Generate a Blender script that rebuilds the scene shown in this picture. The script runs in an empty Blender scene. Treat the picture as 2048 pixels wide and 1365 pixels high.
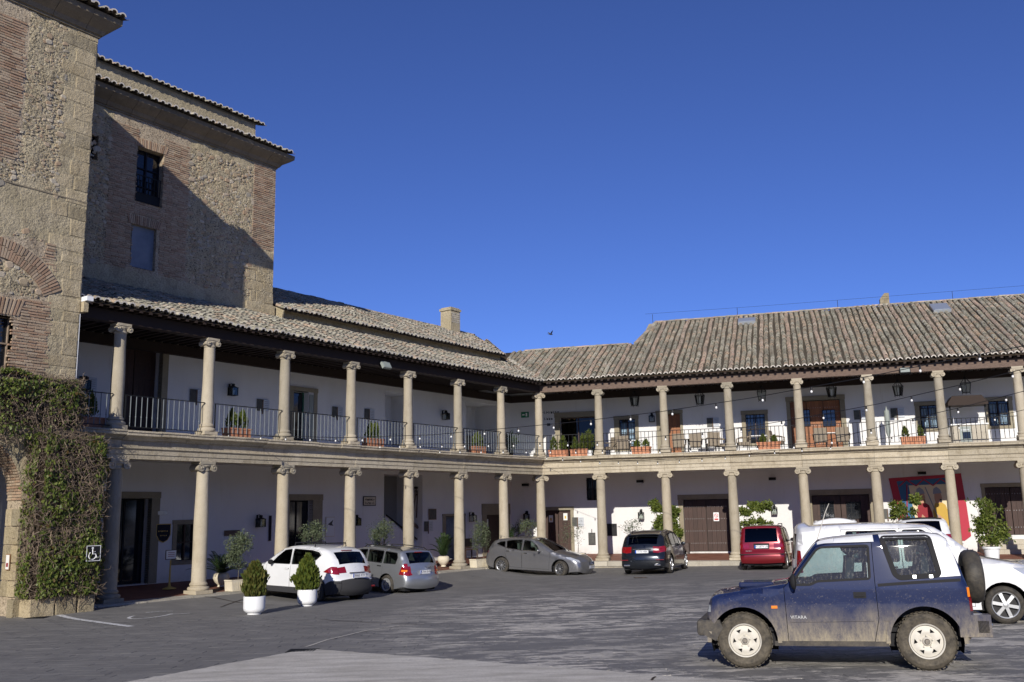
import bpy, bmesh, math, random
import numpy as np
from mathutils import Vector, Matrix, geometry
PI = math.pi
S = bpy.context.scene
COL = S.collection
RNG = random.Random(7)
# ------------------------------------------------------------------ camera, sky, sun, exposure
F_PX, PITCH, ROLL, CAMZ = 1861.3, .1813, .0187, 2.45
cd = bpy.data.cameras.new('camera'); cam = bpy.data.objects.new('camera', cd); COL.objects.link(cam)
cd.sensor_width = 36; cd.lens = F_PX/2048*36; cd.clip_start = .1; cd.clip_end = 3000
fw = Vector((0, math.cos(PITCH), math.sin(PITCH))); up0 = Vector((0, -math.sin(PITCH), math.cos(PITCH))); rt0 = Vector((1, 0, 0))
cr, sr = math.cos(ROLL), math.sin(ROLL)
RT = rt0*cr-up0*sr; UP = rt0*sr+up0*cr
cam.matrix_world = Matrix(((RT.x, UP.x, -fw.x, 0), (RT.y, UP.y, -fw.y, 0), (RT.z, UP.z, -fw.z, CAMZ), (0, 0, 0, 1)))
S.camera = cam
SUN_EL, SUN_TRAVEL = math.radians(23.2), math.radians(80)      # light travels towards this heading
wd = bpy.data.worlds.new('World'); S.world = wd; wd.use_nodes = True
nt = wd.node_tree; nt.nodes.clear()
sky = nt.nodes.new('ShaderNodeTexSky'); sky.sky_type = 'NISHITA'; sky.sun_disc = False
sky.sun_elevation = SUN_EL; sky.sun_rotation = math.radians(190)
sky.altitude = 3000; sky.air_density = 1.0; sky.dust_density = 0; sky.ozone_density = 9.0
bg = nt.nodes.new('ShaderNodeBackground'); bg.inputs[1].default_value = .112
wo = nt.nodes.new('ShaderNodeOutputWorld')
wb = nt.nodes.new('ShaderNodeMixRGB'); wb.blend_type = 'MULTIPLY'; wb.inputs[0].default_value = 1; wb.inputs[2].default_value = (1.13, .885, 1.07, 1)   # camera white balance
nt.links.new(sky.outputs[0], wb.inputs[1]); nt.links.new(wb.outputs[0], bg.inputs[0]); nt.links.new(bg.outputs[0], wo.inputs[0])
sd = bpy.data.lights.new('sun', 'SUN'); sd.energy = 5.0; sd.angle = math.radians(.5); sd.color = (1, .94, .84)
sun = bpy.data.objects.new('sun', sd); COL.objects.link(sun)
ldir = Vector((math.cos(SUN_TRAVEL)*math.cos(SUN_EL), math.sin(SUN_TRAVEL)*math.cos(SUN_EL), -math.sin(SUN_EL)))
sun.rotation_euler = ldir.to_track_quat('-Z', 'Y').to_euler(); sun.location = -ldir*60
S.view_settings.view_transform = 'Standard'; S.view_settings.look = 'None'
S.view_settings.exposure = 0; S.view_settings.gamma = 1; S.view_settings.use_curve_mapping = False
# ------------------------------------------------------------------ frames and photo rays
CX, CY = 1.2421, 45.4196
AL, AR = 4.0988-PI, -.2856
class Frame:
    def __init__(s, x, y, a): s.x, s.y, s.a = x, y, a; s.c, s.s = math.cos(a), math.sin(a)
    def w(s, x, y, z=0): return Vector((s.x+x*s.c-y*s.s, s.y+x*s.s+y*s.c, z))
    def l(s, p): dx, dy = p[0]-s.x, p[1]-s.y; return (dx*s.c+dy*s.s, -dx*s.s+dy*s.c)
FL, FR, FW = Frame(CX, CY, AL), Frame(CX, CY, AR), Frame(0, 0, 0)   # left wing, right wing, world; x right, y into the building
def ray(px, py):
    return fw + RT*((px-1024)/F_PX) + UP*((682.5-py)/F_PX)
def onwall(fr, y, px, py):                       # photo pixel -> (x, z) on the plane at depth y behind the colonnade line
    r = ray(px, py); n = Vector((-fr.s, fr.c)); t = ((fr.x*n.x+fr.y*n.y)+y)/(r.x*n.x+r.y*n.y)
    lx, _ = fr.l((r.x*t, r.y*t)); return lx, CAMZ+r.z*t
def gh(x, y):                                    # ground height: rises gently to the foreground, dips before the arcade
    yy = min(max(y, -60), 46)
    g = .613+.0111*max(min(x, 40), -40)-.0186*yy-.10*math.exp(-((x+1)/7)**2-((y-33)/7)**2)
    lx, ly = FL.l((x, y)); k = min(max((ly+3.2)/2.4, 0), 1)*min(max((-lx-1.5)/4, 0), 1)*min(max((27-abs(lx))/3, 0), 1)
    return g+(.09-g)*k*k*(3-2*k)                 # the paving meets the left kerb almost flush
def ground(px, py):
    r = ray(px, py); t = 10.
    for _ in range(60):
        t += ((CAMZ+r.z*t)-gh(r.x*t, r.y*t))/max(-r.z, .02)*.8
    return Vector((r.x*t, r.y*t, gh(r.x*t, r.y*t)))
# ------------------------------------------------------------------ mesh builder
class MB:
    def __init__(s): s.v = []; s.f = []; s.t = []; s.m = []
    def add(s, vs, fs, t=0., m=0):
        o = len(s.v); s.v += [tuple(p) for p in vs]
        for f in fs: s.f.append(tuple(i+o for i in f)); s.t.append(t); s.m.append(m)
        return s
    def box(s, x0, x1, y0, y1, z0, z1, t=0., m=0):
        return s.add([(x0,y0,z0),(x1,y0,z0),(x1,y1,z0),(x0,y1,z0),(x0,y0,z1),(x1,y0,z1),(x1,y1,z1),(x0,y1,z1)],
              [(0,3,2,1),(4,5,6,7),(0,1,5,4),(1,2,6,5),(2,3,7,6),(3,0,4,7)], t, m)
    def obox(s, c, ax, ay, az, t=0., m=0):       # oriented box: centre and three half vectors
        c = Vector(c); ax, ay, az = Vector(ax), Vector(ay), Vector(az); vs = []
        for k in (-1, 1):
            for i, j in ((-1,-1),(1,-1),(1,1),(-1,1)): vs.append(c+ax*i+ay*j+az*k)
        return s.add(vs, [(0,3,2,1),(4,5,6,7),(0,1,5,4),(1,2,6,5),(2,3,7,6),(3,0,4,7)], t, m)
    def prism(s, poly, a, b, ax='y', t=0., m=0): # polygon extruded along an axis from a to b
        n = len(poly)
        def P(p, q): return (p[0], q, p[1]) if ax == 'y' else ((q, p[0], p[1]) if ax == 'x' else (p[0], p[1], q))
        vs = [P(p, a) for p in poly]+[P(p, b) for p in poly]
        return s.add(vs, [tuple(range(n))[::-1], tuple(range(n, 2*n))]+[(i, (i+1) % n, n+(i+1) % n, n+i) for i in range(n)], t, m)
    def lathe(s, prof, n=20, c=(0,0,0), ax='z', t=0., m=0, a0=0, a1=2*PI):
        full = abs(a1-a0-2*PI) < 1e-6; k = n if full else n+1; vs = []
        for r, h in prof:
            for i in range(k):
                a = a0+(a1-a0)*i/n; x, y = r*math.cos(a), r*math.sin(a)
                p = (x, y, h) if ax == 'z' else ((x, h, y) if ax == 'y' else (h, x, y))
                vs.append((p[0]+c[0], p[1]+c[1], p[2]+c[2]))
        fs = []
        for j in range(len(prof)-1):
            for i in range(n):
                i2 = (i+1) % k; fs.append((j*k+i, j*k+i2, (j+1)*k+i2, (j+1)*k+i))
        return s.add(vs, fs, t, m)
    def tube(s, pts, r, n=5, t=0., m=0, r2=None):
        pts = [Vector(p) for p in pts]; vs = []; K = len(pts)
        for i, p in enumerate(pts):
            d = (pts[min(i+1, K-1)]-pts[max(i-1, 0)]).normalized()
            a = d.cross(Vector((0, 0, 1)) if abs(d.z) < .9 else Vector((1, 0, 0))).normalized(); b = d.cross(a)
            rr = r if r2 is None else r+(r2-r)*i/(K-1)
            for k in range(n): an = 2*PI*k/n; vs.append(p+a*(rr*math.cos(an))+b*(rr*math.sin(an)))
        fs = [(i*n+k, i*n+(k+1) % n, (i+1)*n+(k+1) % n, (i+1)*n+k) for i in range(K-1) for k in range(n)]
        fs += [tuple(range(n)), tuple(range((K-1)*n, K*n))[::-1]]
        return s.add(vs, fs, t, m)
    def ball(s, c, r, n=8, t=0., m=0, sz=1.):
        prof = [(max(r*math.sin(PI*i/(n//2+2)), 1e-4), -r*sz*math.cos(PI*i/(n//2+2))) for i in range(n//2+3)]
        return s.lathe(prof, n, c, 'z', t, m)
    def mesh(s, name, mats, smooth=None):
        me = bpy.data.meshes.new(name); me.from_pydata(s.v, [], s.f)
        a = me.attributes.new('tint', 'FLOAT', 'FACE'); a.data.foreach_set('value', s.t)
        if not isinstance(mats, (list, tuple)): mats = [mats]
        for m in mats: me.materials.append(M[m] if isinstance(m, str) else m)
        if len(mats) > 1: me.polygons.foreach_set('material_index', s.m)
        if smooth is not None:
            me.polygons.foreach_set('use_smooth', [True]*len(s.f)); me.set_sharp_from_angle(angle=math.radians(smooth))
        me.update(); return me
    def build(s, name, mats, parent=None, smooth=None, loc=None, rz=None, fix=False):
        me = s.mesh(name, mats, smooth)
        if fix:
            bm = bmesh.new(); bm.from_mesh(me); bmesh.ops.recalc_face_normals(bm, faces=bm.faces); bm.to_mesh(me); bm.free()
        return put(name, me, parent, loc, rz)
def put(name, me, parent=None, loc=None, rz=None):
    o = bpy.data.objects.new(name, me); COL.objects.link(o)
    if parent is not None: o.parent = parent
    if loc is not None: o.location = loc
    if rz is not None: o.rotation_euler = rz if hasattr(rz, '__len__') else (0, 0, rz)
    return o
def tag(o, label=None, cat=None, group=None, kind=None):
    for k, v in (('label', label), ('category', cat), ('group', group), ('kind', kind)):
        if v: o[k] = v
    return o
def thing(name, label, cat, loc=(0,0,0), rz=0, group=None):
    o = bpy.data.objects.new(name, None); COL.objects.link(o); o.empty_display_size = .2
    o.location = loc; o.rotation_euler = (0, 0, rz); return tag(o, label, cat, group)
def empty(name, parent, loc=(0,0,0), rz=0):
    o = bpy.data.objects.new(name, None); COL.objects.link(o); o.parent = parent; o.location = loc; o.rotation_euler = (0,0,rz); o.empty_display_size = .1; return o
def dup(o, parent=None, loc=None, rz=None, label=None, scale=None):
    c = o.copy(); COL.objects.link(c); c.parent = parent
    if loc is not None: c.location = loc
    if rz is not None: c.rotation_euler = (0, 0, rz)
    if scale is not None: c.scale = (scale,)*3 if not hasattr(scale, '__len__') else scale
    if label: c['label'] = label
    for ch in list(o.children): dup(ch, c)
    return c
# ------------------------------------------------------------------ materials
M = {}
class NT:
    def __init__(s, name):
        s.mt = bpy.data.materials.new(name); s.mt.use_nodes = True; s.t = s.mt.node_tree; s.t.nodes.clear()
        s.out = s.n('OutputMaterial'); M[name] = s.mt
    def n(s, k, **kw):
        x = s.t.nodes.new('ShaderNode'+k)
        for a, b in kw.items(): setattr(x, a, b)
        return x
    def l(s, a, b): s.t.links.new(a, b)
    def sock(s, i, v):
        if hasattr(v, 'is_output') or isinstance(v, bpy.types.NodeSocket): s.l(v, i)
        elif v is not None: i.default_value = v if not (isinstance(v, tuple) and len(v) == 3 and len(i.default_value) == 4) else (*v, 1)
    def pos(s, sc=(1,1,1), rot=(0,0,0), obj=False):
        g = s.n('TexCoord').outputs['Object'] if obj else s.n('NewGeometry').outputs['Position']
        mp = s.n('Mapping'); s.l(g, mp.inputs[0]); mp.inputs['Scale'].default_value = sc; mp.inputs['Rotation'].default_value = rot
        return mp.outputs[0]
    def noise(s, scale, vec=None, det=4, rough=.6, dist=0):
        x = s.n('TexNoise'); x.inputs['Scale'].default_value = scale; x.inputs['Detail'].default_value = det
        x.inputs['Roughness'].default_value = rough; x.inputs['Distortion'].default_value = dist
        s.l(vec if vec is not None else s.pos(), x.inputs['Vector']); return x.outputs['Fac']
    def rng(s, v, a, b, c=0., d=1.):
        x = s.n('MapRange'); x.clamp = True; s.sock(x.inputs[0], v)
        for i, q in enumerate((a, b, c, d)): x.inputs[i+1].default_value = q
        return x.outputs[0]
    def mix(s, f, a, b, mode='MIX'):
        x = s.n('MixRGB'); x.blend_type = mode; s.sock(x.inputs[0], f); s.sock(x.inputs[1], a); s.sock(x.inputs[2], b); return x.outputs[0]
    def math(s, op, a, b=None):
        x = s.n('Math'); x.operation = op; s.sock(x.inputs[0], a)
        if b is not None: s.sock(x.inputs[1], b)
        return x.outputs[0]
    def attr(s, name): x = s.n('Attribute'); x.attribute_name = name; return x.outputs['Fac']
    def rand(s):                                   # a random number per object and per tinted piece
        return s.math('FRACT', s.math('ADD', s.n('ObjectInfo').outputs['Random'], s.attr('tint')))
    def ramp(s, f, stops, const=False):
        x = s.n('ValToRGB'); s.l(f, x.inputs[0]); cr_ = x.color_ramp
        if const: cr_.interpolation = 'CONSTANT'
        while len(cr_.elements) < len(stops): cr_.elements.new(.5)
        for e, (p, c) in zip(cr_.elements, stops): e.position = p; e.color = (*c, 1)
        return x.outputs[0]
    def bump(s, h, strength=.5, dist=.02):
        x = s.n('Bump'); x.inputs['Strength'].default_value = strength; x.inputs['Distance'].default_value = dist; s.l(h, x.inputs['Height']); return x.outputs[0]
    def bsdf(s, col, rough=.8, metal=0., spec=.5, normal=None, coat=0., **kw):
        b = s.n('BsdfPrincipled'); s.sock(b.inputs['Base Color'], col); s.sock(b.inputs['Roughness'], rough); s.sock(b.inputs['Metallic'], metal)
        b.inputs['Specular IOR Level'].default_value = spec; b.inputs['Coat Weight'].default_value = coat; b.inputs['Coat Roughness'].default_value = .03
        if normal is not None: s.l(normal, b.inputs['Normal'])
        for k, v in kw.items(): s.sock(b.inputs[k.replace('_', ' ')], v)
        s.l(b.outputs[0], s.out.inputs[0]); return b
def simple(name, col, rough=.6, metal=0., spec=.3, var=0., scale=3., c2=None, bump=0., bs=60., coat=0., obj=False):
    t = NT(name); c = col
    if c2: c = t.mix(t.rng(t.noise(scale, t.pos(obj=obj)), .35, .65), col, c2)
    if var: c = t.mix(1., c, t.ramp(t.rand(), [(0, (1-var,)*3), (1, (1+var*.4,)*3)]), 'MULTIPLY')
    nm = t.bump(t.noise(bs, t.pos(obj=obj)), bump, .01) if bump else None
    t.bsdf(c, rough, metal, spec, nm, coat); return t
def stone(name, a, b, dark, fine=55, bump=.5, var=.2, stain=.5, dist=.015, crevice_shade=0.):
    t = NT(name); p = t.pos()
    c = t.mix(t.rng(t.noise(1.7, p, 5), .35, .65), a, b)
    c = t.mix(t.rng(t.noise(fine, p, 3, .7), .42, .72, 0, .55), c, tuple(x*.62 for x in a))
    c = t.mix(t.rng(t.noise(4.5, t.pos((1, 1, .35)), 6, .7), .52, .75, 0, stain), c, dark)
    if crevice_shade: c = t.mix(t.math('MULTIPLY', t.rng(t.noise(17, t.pos((1, 1, 1.5)), 3, .6), .47, .38, 0, crevice_shade), 1.), c, (.07,.055,.04))  # shade of crevices painted as dark colour spots, no relief behind them
    if var: c = t.mix(1., c, t.ramp(t.rand(), [(0, (1-var,)*3), (.5, (1, .97, .93)), (1, (1+var*.5, 1+var*.45, 1+var*.4))]), 'MULTIPLY')
    h = t.math('ADD', t.noise(fine, p, 3, .7), t.math('MULTIPLY', t.noise(9, p, 4), 1.5))
    t.bsdf(c, .92, 0, .25, t.bump(h, bump, dist)); return t
stone('granite', (.40,.355,.27), (.46,.415,.33), (.20,.165,.12), 60, .45, .22, .5, .012)
stone('lintel_stone', (.43,.38,.285), (.52,.465,.365), (.20,.16,.11), 34, .7, .2, .7, .02, .12)
stone('ashlar', (.40,.335,.215), (.48,.415,.29), (.15,.12,.08), 30, .8, .3, .65, .03, .25)
stone('frame_stone', (.26,.23,.17), (.31,.28,.21), (.15,.13,.1), 40, .3, .1, .3)
stone('kerb_stone', (.42,.39,.33), (.5,.47,.4), (.22,.19,.15), 30, .4, .2, .5)
stone('cornice_stone', (.20,.17,.125), (.26,.22,.16), (.1,.09,.07), 30, .5, .15, .6)
stone('render_coat', (.40,.34,.22), (.48,.41,.28), (.16,.13,.09), 22, .9, .0, .75, .03, .35)
stone('rough_mortar', (.43,.36,.235), (.53,.455,.31), (.14,.115,.075), 13, 1., .0, .85, .06, .85)
stone('brick_mortar', (.42,.34,.24), (.50,.42,.31), (.16,.12,.08), 24, .8, .0, .7, .03, .7)
def brickmat(name, ramp):
    t = NT(name); p = t.pos()
    c = t.ramp(t.rand(), ramp)
    c = t.mix(t.rng(t.noise(22, p, 4), .5, .75, 0, .55), c, (.4,.33,.24))
    t.bsdf(c, .92, 0, .2, t.bump(t.noise(45, p, 4), .7, .012))
brickmat('brick', [(0, (.27,.175,.115)), (.3, (.39,.26,.175)), (.55, (.33,.25,.175)), (.8, (.44,.34,.24)), (1, (.23,.17,.12))])
brickmat('rubble', [(0, (.44,.37,.26)), (.3, (.33,.23,.15)), (.5, (.50,.44,.34)), (.7, (.28,.26,.22)), (.9, (.40,.31,.19)), (1, (.31,.25,.18))])
t = NT('roof_tile'); p = t.pos(); r = t.rand()
c = t.ramp(r, [(0, (.30,.28,.22)), (.16, (.44,.41,.33)), (.32, (.20,.19,.145)), (.46, (.50,.455,.37)), (.6, (.29,.275,.215)), (.72, (.40,.29,.20)), (.84, (.52,.40,.30)), (.93, (.24,.22,.17)), (1, (.40,.385,.32))])
c = t.mix(t.attr('pink'), c, t.ramp(r, [(0, (.46,.29,.22)), (.5, (.54,.40,.32)), (1, (.42,.30,.23))]))
c = t.mix(t.rng(t.noise(14, p, 5, .7), .5, .68, 0, .8), c, (.11,.105,.085))
c = t.mix(t.rng(t.noise(30, p, 3, .7), .57, .7, 0, .75), c, (.52,.51,.44))
c = t.mix(t.rng(t.noise(6, p, 3), .6, .72, 0, .5), c, (.33,.29,.11)); c = t.mix(t.rng(t.noise(.7, p, 4, .65), .44, .66, 0, .5), c, (.15,.14,.115))
c = t.mix(t.attr('edge'), c, (.66,.61,.54)); c = t.mix(t.math('LESS_THAN', t.attr('pink'), -.5), c, (.10,.085,.065))  # canal tiles coloured dark to stand for shade in the gaps
t.bsdf(c, .95, 0, .2, t.bump(t.noise(40, p, 4), .6, .012))
t = NT('plaster'); p = t.pos(); z = t.n('SeparateXYZ'); t.l(p, z.inputs[0])
c = t.mix(t.rng(t.noise(1.1, t.pos((1, 1, .4)), 5), .45, .75, 0, .4), (.69,.685,.68), (.58,.57,.555))
damp = t.math('MULTIPLY', t.rng(t.math('ADD', z.outputs[2], t.math('MULTIPLY', t.noise(1.6, p, 4), 1.1)), 1.25, .75, 0, .55), t.rng(t.noise(5, p, 5, .7), .35, .65, .3, 1))
c = t.mix(damp, c, (.36,.34,.30)); c = t.mix(t.rng(t.noise(2.2, t.pos((2.5, 2.5, .25)), 5, .7), .6, .74, 0, .28), c, (.42,.39,.34))
t.bsdf(c, .9, 0, .2, t.bump(t.noise(9, p, 4), .35, .02))
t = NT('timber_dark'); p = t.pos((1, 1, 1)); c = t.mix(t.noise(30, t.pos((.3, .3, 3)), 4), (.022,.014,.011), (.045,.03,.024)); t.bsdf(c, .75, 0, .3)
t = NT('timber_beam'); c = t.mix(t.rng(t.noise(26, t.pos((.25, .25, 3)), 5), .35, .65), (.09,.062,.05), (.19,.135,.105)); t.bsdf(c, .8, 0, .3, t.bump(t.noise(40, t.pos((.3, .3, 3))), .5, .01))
def wood(name, a, b):
    t = NT(name); g = t.pos((14, 14, 1.2), obj=True)
    c = t.mix(t.rng(t.noise(3, g, 5), .35, .65), a, b); c = t.mix(1., c, t.ramp(t.rand(), [(0, (.8,)*3), (1, (1.15,)*3)]), 'MULTIPLY')
    t.bsdf(c, .6, 0, .4, t.bump(t.noise(4, g), .3, .005))
wood('door_wood', (.036,.018,.014), (.058,.029,.022)); wood('warm_wood', (.22,.085,.035), (.31,.125,.05)); wood('oak', (.2,.11,.05), (.3,.17,.08))
# paving: dark setts with pale dusty streaks
def dusty(name, amount):
    t = NT(name); p = t.pos()
    c = t.mix(t.rng(t.noise(1.3, p, 5), .3, .7), (.122,.118,.116), (.165,.160,.155))
    c = t.mix(1., c, t.ramp(t.rand(), [(0, (.95,)*3), (1, (1.05,)*3)]), 'MULTIPLY')
    c = t.mix(t.rng(t.noise(60, p, 3, .8), .35, .7, 0, .35), c, (.24,.235,.225))
    sv = t.pos((.75, 1.9, 1), (0, 0, math.radians(16)))
    st = t.math('MAXIMUM', t.rng(t.noise(1.25, sv, 9, .76, .4), .515, .55), t.rng(t.noise(.8, sv, 9, .78, .3), .53, .56))
    xyz = t.n('SeparateXYZ'); t.l(p, xyz.inputs[0])   # dust is trodden in to the right, the left side was swept
    big = t.math('MULTIPLY', t.rng(t.noise(.14, p, 2), .36, .52, .3, 1), t.math('MULTIPLY', t.rng(t.math('ADD', xyz.outputs[0], t.math('MULTIPLY', t.noise(.3, p, 3), 4)), -1.5, 1.2, .10, 1), t.rng(xyz.outputs[1], 33, 26, .15, 1)))
    fac = t.math('MULTIPLY', t.math('MULTIPLY', st, big), t.rng(t.noise(9, t.pos((.5, 3, 1)), 4), .36, .58, .3, 1))
    c = t.mix(t.math('MULTIPLY', fac, amount), c, (.56,.525,.47))
    t.bsdf(c, t.rng(fac, 0, 1, .72, .9), 0, .35, t.bump(t.noise(70, p, 4, .7), .5, .006)); return t
dusty('paving', 1.)
t = NT('concrete'); p = t.pos(); c = t.mix(t.rng(t.noise(2.2, t.pos((.5, 2, 1)), 6, .7), .36, .64), (.40,.375,.33), (.60,.57,.515))
c = t.mix(t.rng(t.noise(30, p, 4, .7), .5, .75, 0, .6), c, (.25,.24,.22)); t.bsdf(c, .92, 0, .2, t.bump(t.noise(45, p, 5, .7), .8, .012))
t = NT('road_paint'); c = t.mix(t.rng(t.noise(14, t.pos(), 5, .7), .5, .64), (.62,.62,.62), (.2,.2,.2)); t.bsdf(c, .8)
simple('red_tile', (.19,.075,.05), .7, var=.3, c2=(.27,.12,.08), scale=2)
simple('iron', (.015,.016,.018), .7, .2, .3); simple('iron_grey', (.17,.19,.20), .6, .0)
simple('white_paint', (.78,.79,.8), .5); simple('cream_paint', (.66,.6,.47), .6, c2=(.55,.49,.38), scale=4)
simple('terracotta', (.42,.17,.09), .8, c2=(.50,.24,.14), scale=5, bump=.3)
simple('soil', (.04,.028,.018), .95); simple('black', (.012,.012,.014), .6); simple('dark_grey', (.05,.05,.055), .6)
simple('paper', (.72,.72,.70), .7); simple('red_ink', (.5,.03,.03), .6); simple('gold', (.55,.38,.1), .5); simple('green_sign', (.02,.19,.09), .5)
simple('slate_plaque', (.06,.062,.06), .6, c2=(.1,.1,.09), scale=8); simple('grey_panel', (.27,.3,.28), .5); simple('perspex', (.50,.53,.57), .25)
simple('rattan', (.24,.2,.15), .8, bump=.5, bs=120); simple('table_white', (.75,.75,.73), .4); simple('steel', (.42,.43,.44), .35, .8)
simple('navy_dark', (.010,.012,.022), .8); simple('zinc', (.5,.54,.58), .35, .6); simple('green_paint', (.03,.13,.08), .5)
simple('banner_red', (.42,.045,.07), .85, bump=.3, bs=3); simple('banner_blue', (.05,.14,.26), .85, bump=.3, bs=3); simple('banner_cream', (.68,.58,.38), .85, bump=.3, bs=3)
simple('banner_yellow', (.50,.33,.07), .85); simple('skin_tone', (.45,.26,.17), .85); simple('helmet_grey', (.25,.27,.3), .7); simple('banner_maroon', (.25,.03,.04), .85)
simple('cable', (.015,.015,.017), .5); simple('bulb_white', (.8,.8,.78), .25); simple('wall_skirt', (.09,.07,.065), .7)
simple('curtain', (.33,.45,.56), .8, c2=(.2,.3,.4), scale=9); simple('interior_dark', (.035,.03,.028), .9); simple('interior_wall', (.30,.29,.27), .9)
t = NT('lamp_glow'); e = t.n('Emission'); e.inputs[0].default_value = (1, .55, .2, 1); e.inputs[1].default_value = 4; t.l(e.outputs[0], t.out.inputs[0])
def glassmat(name, tint, refl=.06, rough=.02, dirt=0.):
    t = NT(name); tr = t.n('BsdfTransparent'); tr.inputs[0].default_value = (*tint, 1)
    gl = t.n('BsdfGlossy'); gl.inputs['Roughness'].default_value = rough; gl.inputs[0].default_value = (.8, .8, .8, 1)
    fr = t.n('Fresnel'); fr.inputs[0].default_value = 1.5
    mx = t.n('MixShader'); t.l(t.math('ADD', fr.outputs[0], refl), mx.inputs[0]); t.l(tr.outputs[0], mx.inputs[1]); t.l(gl.outputs[0], mx.inputs[2])
    if dirt:
        p = t.pos((9, 9, 2.2)); df = t.n('BsdfDiffuse'); df.inputs[0].default_value = (.5, .47, .4, 1)
        d = t.math('MULTIPLY', t.rng(t.noise(5, p, 5, .7), .52, .6), t.rng(t.noise(26, p, 3), .45, .6)); m2 = t.n('MixShader')
        t.l(t.math('ADD', t.math('MULTIPLY', d, dirt), .05), m2.inputs[0]); t.l(mx.outputs[0], m2.inputs[1]); t.l(df.outputs[0], m2.inputs[2]); mx = m2
    t.l(mx.outputs[0], t.out.inputs[0])
glassmat('glass', (.85,.88,.86), -.03); glassmat('car_glass', (.34,.40,.38), -.005); glassmat('dark_glass', (.08,.09,.10), -.01); glassmat('dirty_glass', (.5,.6,.58), .04, dirt=.30)
simple('pane_dark', (.012,.014,.018), .06, spec=.8); simple('shutter_blue', (.14,.17,.22), .75, c2=(.2,.23,.28), scale=2)
def leafmat(name, a, b, tr=.25):
    t = NT(name); c = t.mix(t.rand(), a, b); c = t.mix(t.rng(t.noise(3), .4, .7, 0, .5), c, tuple(x*.55 for x in a))
    d = t.n('BsdfPrincipled'); t.l(c, d.inputs['Base Color']); d.inputs['Roughness'].default_value = .5
    d.inputs['Specular IOR Level'].default_value = .35
    tl = t.n('BsdfTranslucent'); t.l(c, tl.inputs[0]); mx = t.n('MixShader'); mx.inputs[0].default_value = tr
    t.l(d.outputs[0], mx.inputs[1]); t.l(tl.outputs[0], mx.inputs[2]); t.l(mx.outputs[0], t.out.inputs[0])
leafmat('leaf_ivy', (.06,.10,.015), (.20,.23,.05)); leafmat('leaf_cypress', (.13,.15,.022), (.06,.10,.02)); leafmat('leaf_cypress_brown', (.13,.115,.028), (.065,.10,.02)); leafmat('leaf_olive', (.09,.12,.06), (.16,.19,.11))
leafmat('leaf_citrus', (.07,.11,.018), (.20,.23,.045)); leafmat('leaf_palm', (.02,.045,.015), (.05,.08,.025)); leafmat('leaf_brown', (.14,.08,.03), (.10,.08,.025))
simple('twig', (.17,.125,.09), .9, var=.5, c2=(.27,.21,.155), scale=8); simple('stud_iron', (.4,.4,.42), .6); simple('bark', (.11,.09,.07), .9)
# ------------------------------------------------------------------ ground
def axis(lo, hi, st, far): return [-far, -far*.5, -far*.2]+list(np.arange(lo, hi+.01, st))+[far*.2, far*.5, far]
xs, ys = axis(-34, 40, 1., 900), axis(-20, 60, 1., 900)
mb = MB(); mb.v = [(x, y, gh(x, y)-.004) for y in ys for x in xs]; nx = len(xs)
mb.f = [(j*nx+i, j*nx+i+1, (j+1)*nx+i+1, (j+1)*nx+i) for j in range(len(ys)-1) for i in range(nx-1)]; mb.t = [.5]*len(mb.f); mb.m = [0]*len(mb.f)
courtyard = tag(mb.build('courtyard', 'paving', smooth=60), 'dark grey paved courtyard streaked with pale dust', kind='structure')
# setts with recessed joints, the nearest 300 in view as pieces
PW, PD = .37, .25; pf = Frame(0, 0, math.radians(-2))
def in_strip(x, y): return False
STRIP = [ground(620, 1299), ground(1440, 1361), None, None, ground(262, 1364)]
_a, _b, _c = STRIP[0], STRIP[1], STRIP[4]
def side(p, a, b): return (b.x-a.x)*(p[1]-a.y)-(b.y-a.y)*(p[0]-a.x)
def in_strip(x, y, m=0.): return side((x, y), _a, _b) < m and side((x, y), _a, _c) > -m
cells = []
for j in range(int(8.6/PD), int(24/PD)):
    y0 = j*PD
    half = y0*.62+1.5
    for i in range(int(-half/PW), int(half/PW)+1):
        x0 = i*PW+(.5*PW if j % 2 else 0)+RNG.uniform(-.01, .01); c = pf.w(x0+PW/2, y0+PD/2)
        if in_strip(c.x, c.y, -.6): continue
        cells.append((math.hypot(c.x, c.y)+abs(c.x-3)*.15, x0, y0, c))
cells.sort(key=lambda q: q[0])
def slope_rot(x, y):
    e = .3; return ((gh(x, y+e)-gh(x, y-e))/(2*e), -(gh(x+e, y)-gh(x-e, y))/(2*e))
pm = [MB().box(-PW/2+.002, PW/2-.002, -PD/2+.002, PD/2-.002, -.02, .0, t=k/6).mesh('sett', 'paving') for k in range(6)]
inview = [c for c in cells if c[3].y > 9.1 and abs(c[3].x) < c[3].y*.56]
for k, (d, x0, y0, c) in enumerate(inview[:300]):
    o = put('paving_stone', pm[k % 6], courtyard, (c.x, c.y, gh(c.x, c.y)+RNG.uniform(0, .002)))
    rx, ry = slope_rot(c.x, c.y); o.rotation_euler = (rx, ry, pf.a)
done = set(id(c) for c in inview[:300]); mb = MB()
for q in cells:
    if id(q) in done: continue
    d, x0, y0, c = q; h = RNG.uniform(0, .002); vs = []
    for dx, dy in ((-1,-1),(1,-1),(1,1),(-1,1)):
        p = pf.w(x0+PW/2+dx*(PW/2-.002), y0+PD/2+dy*(PD/2-.002)); vs.append((p.x, p.y, gh(p.x, p.y)+h))
    vs += [(a, b, z-.015) for a, b, z in vs]
    mb.add(vs, [(0,1,2,3),(0,4,5,1),(1,5,6,2),(2,6,7,3),(3,7,4,0)], RNG.random())
tag(mb.build('paving_stones', 'paving', courtyard), kind='stuff')
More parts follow.
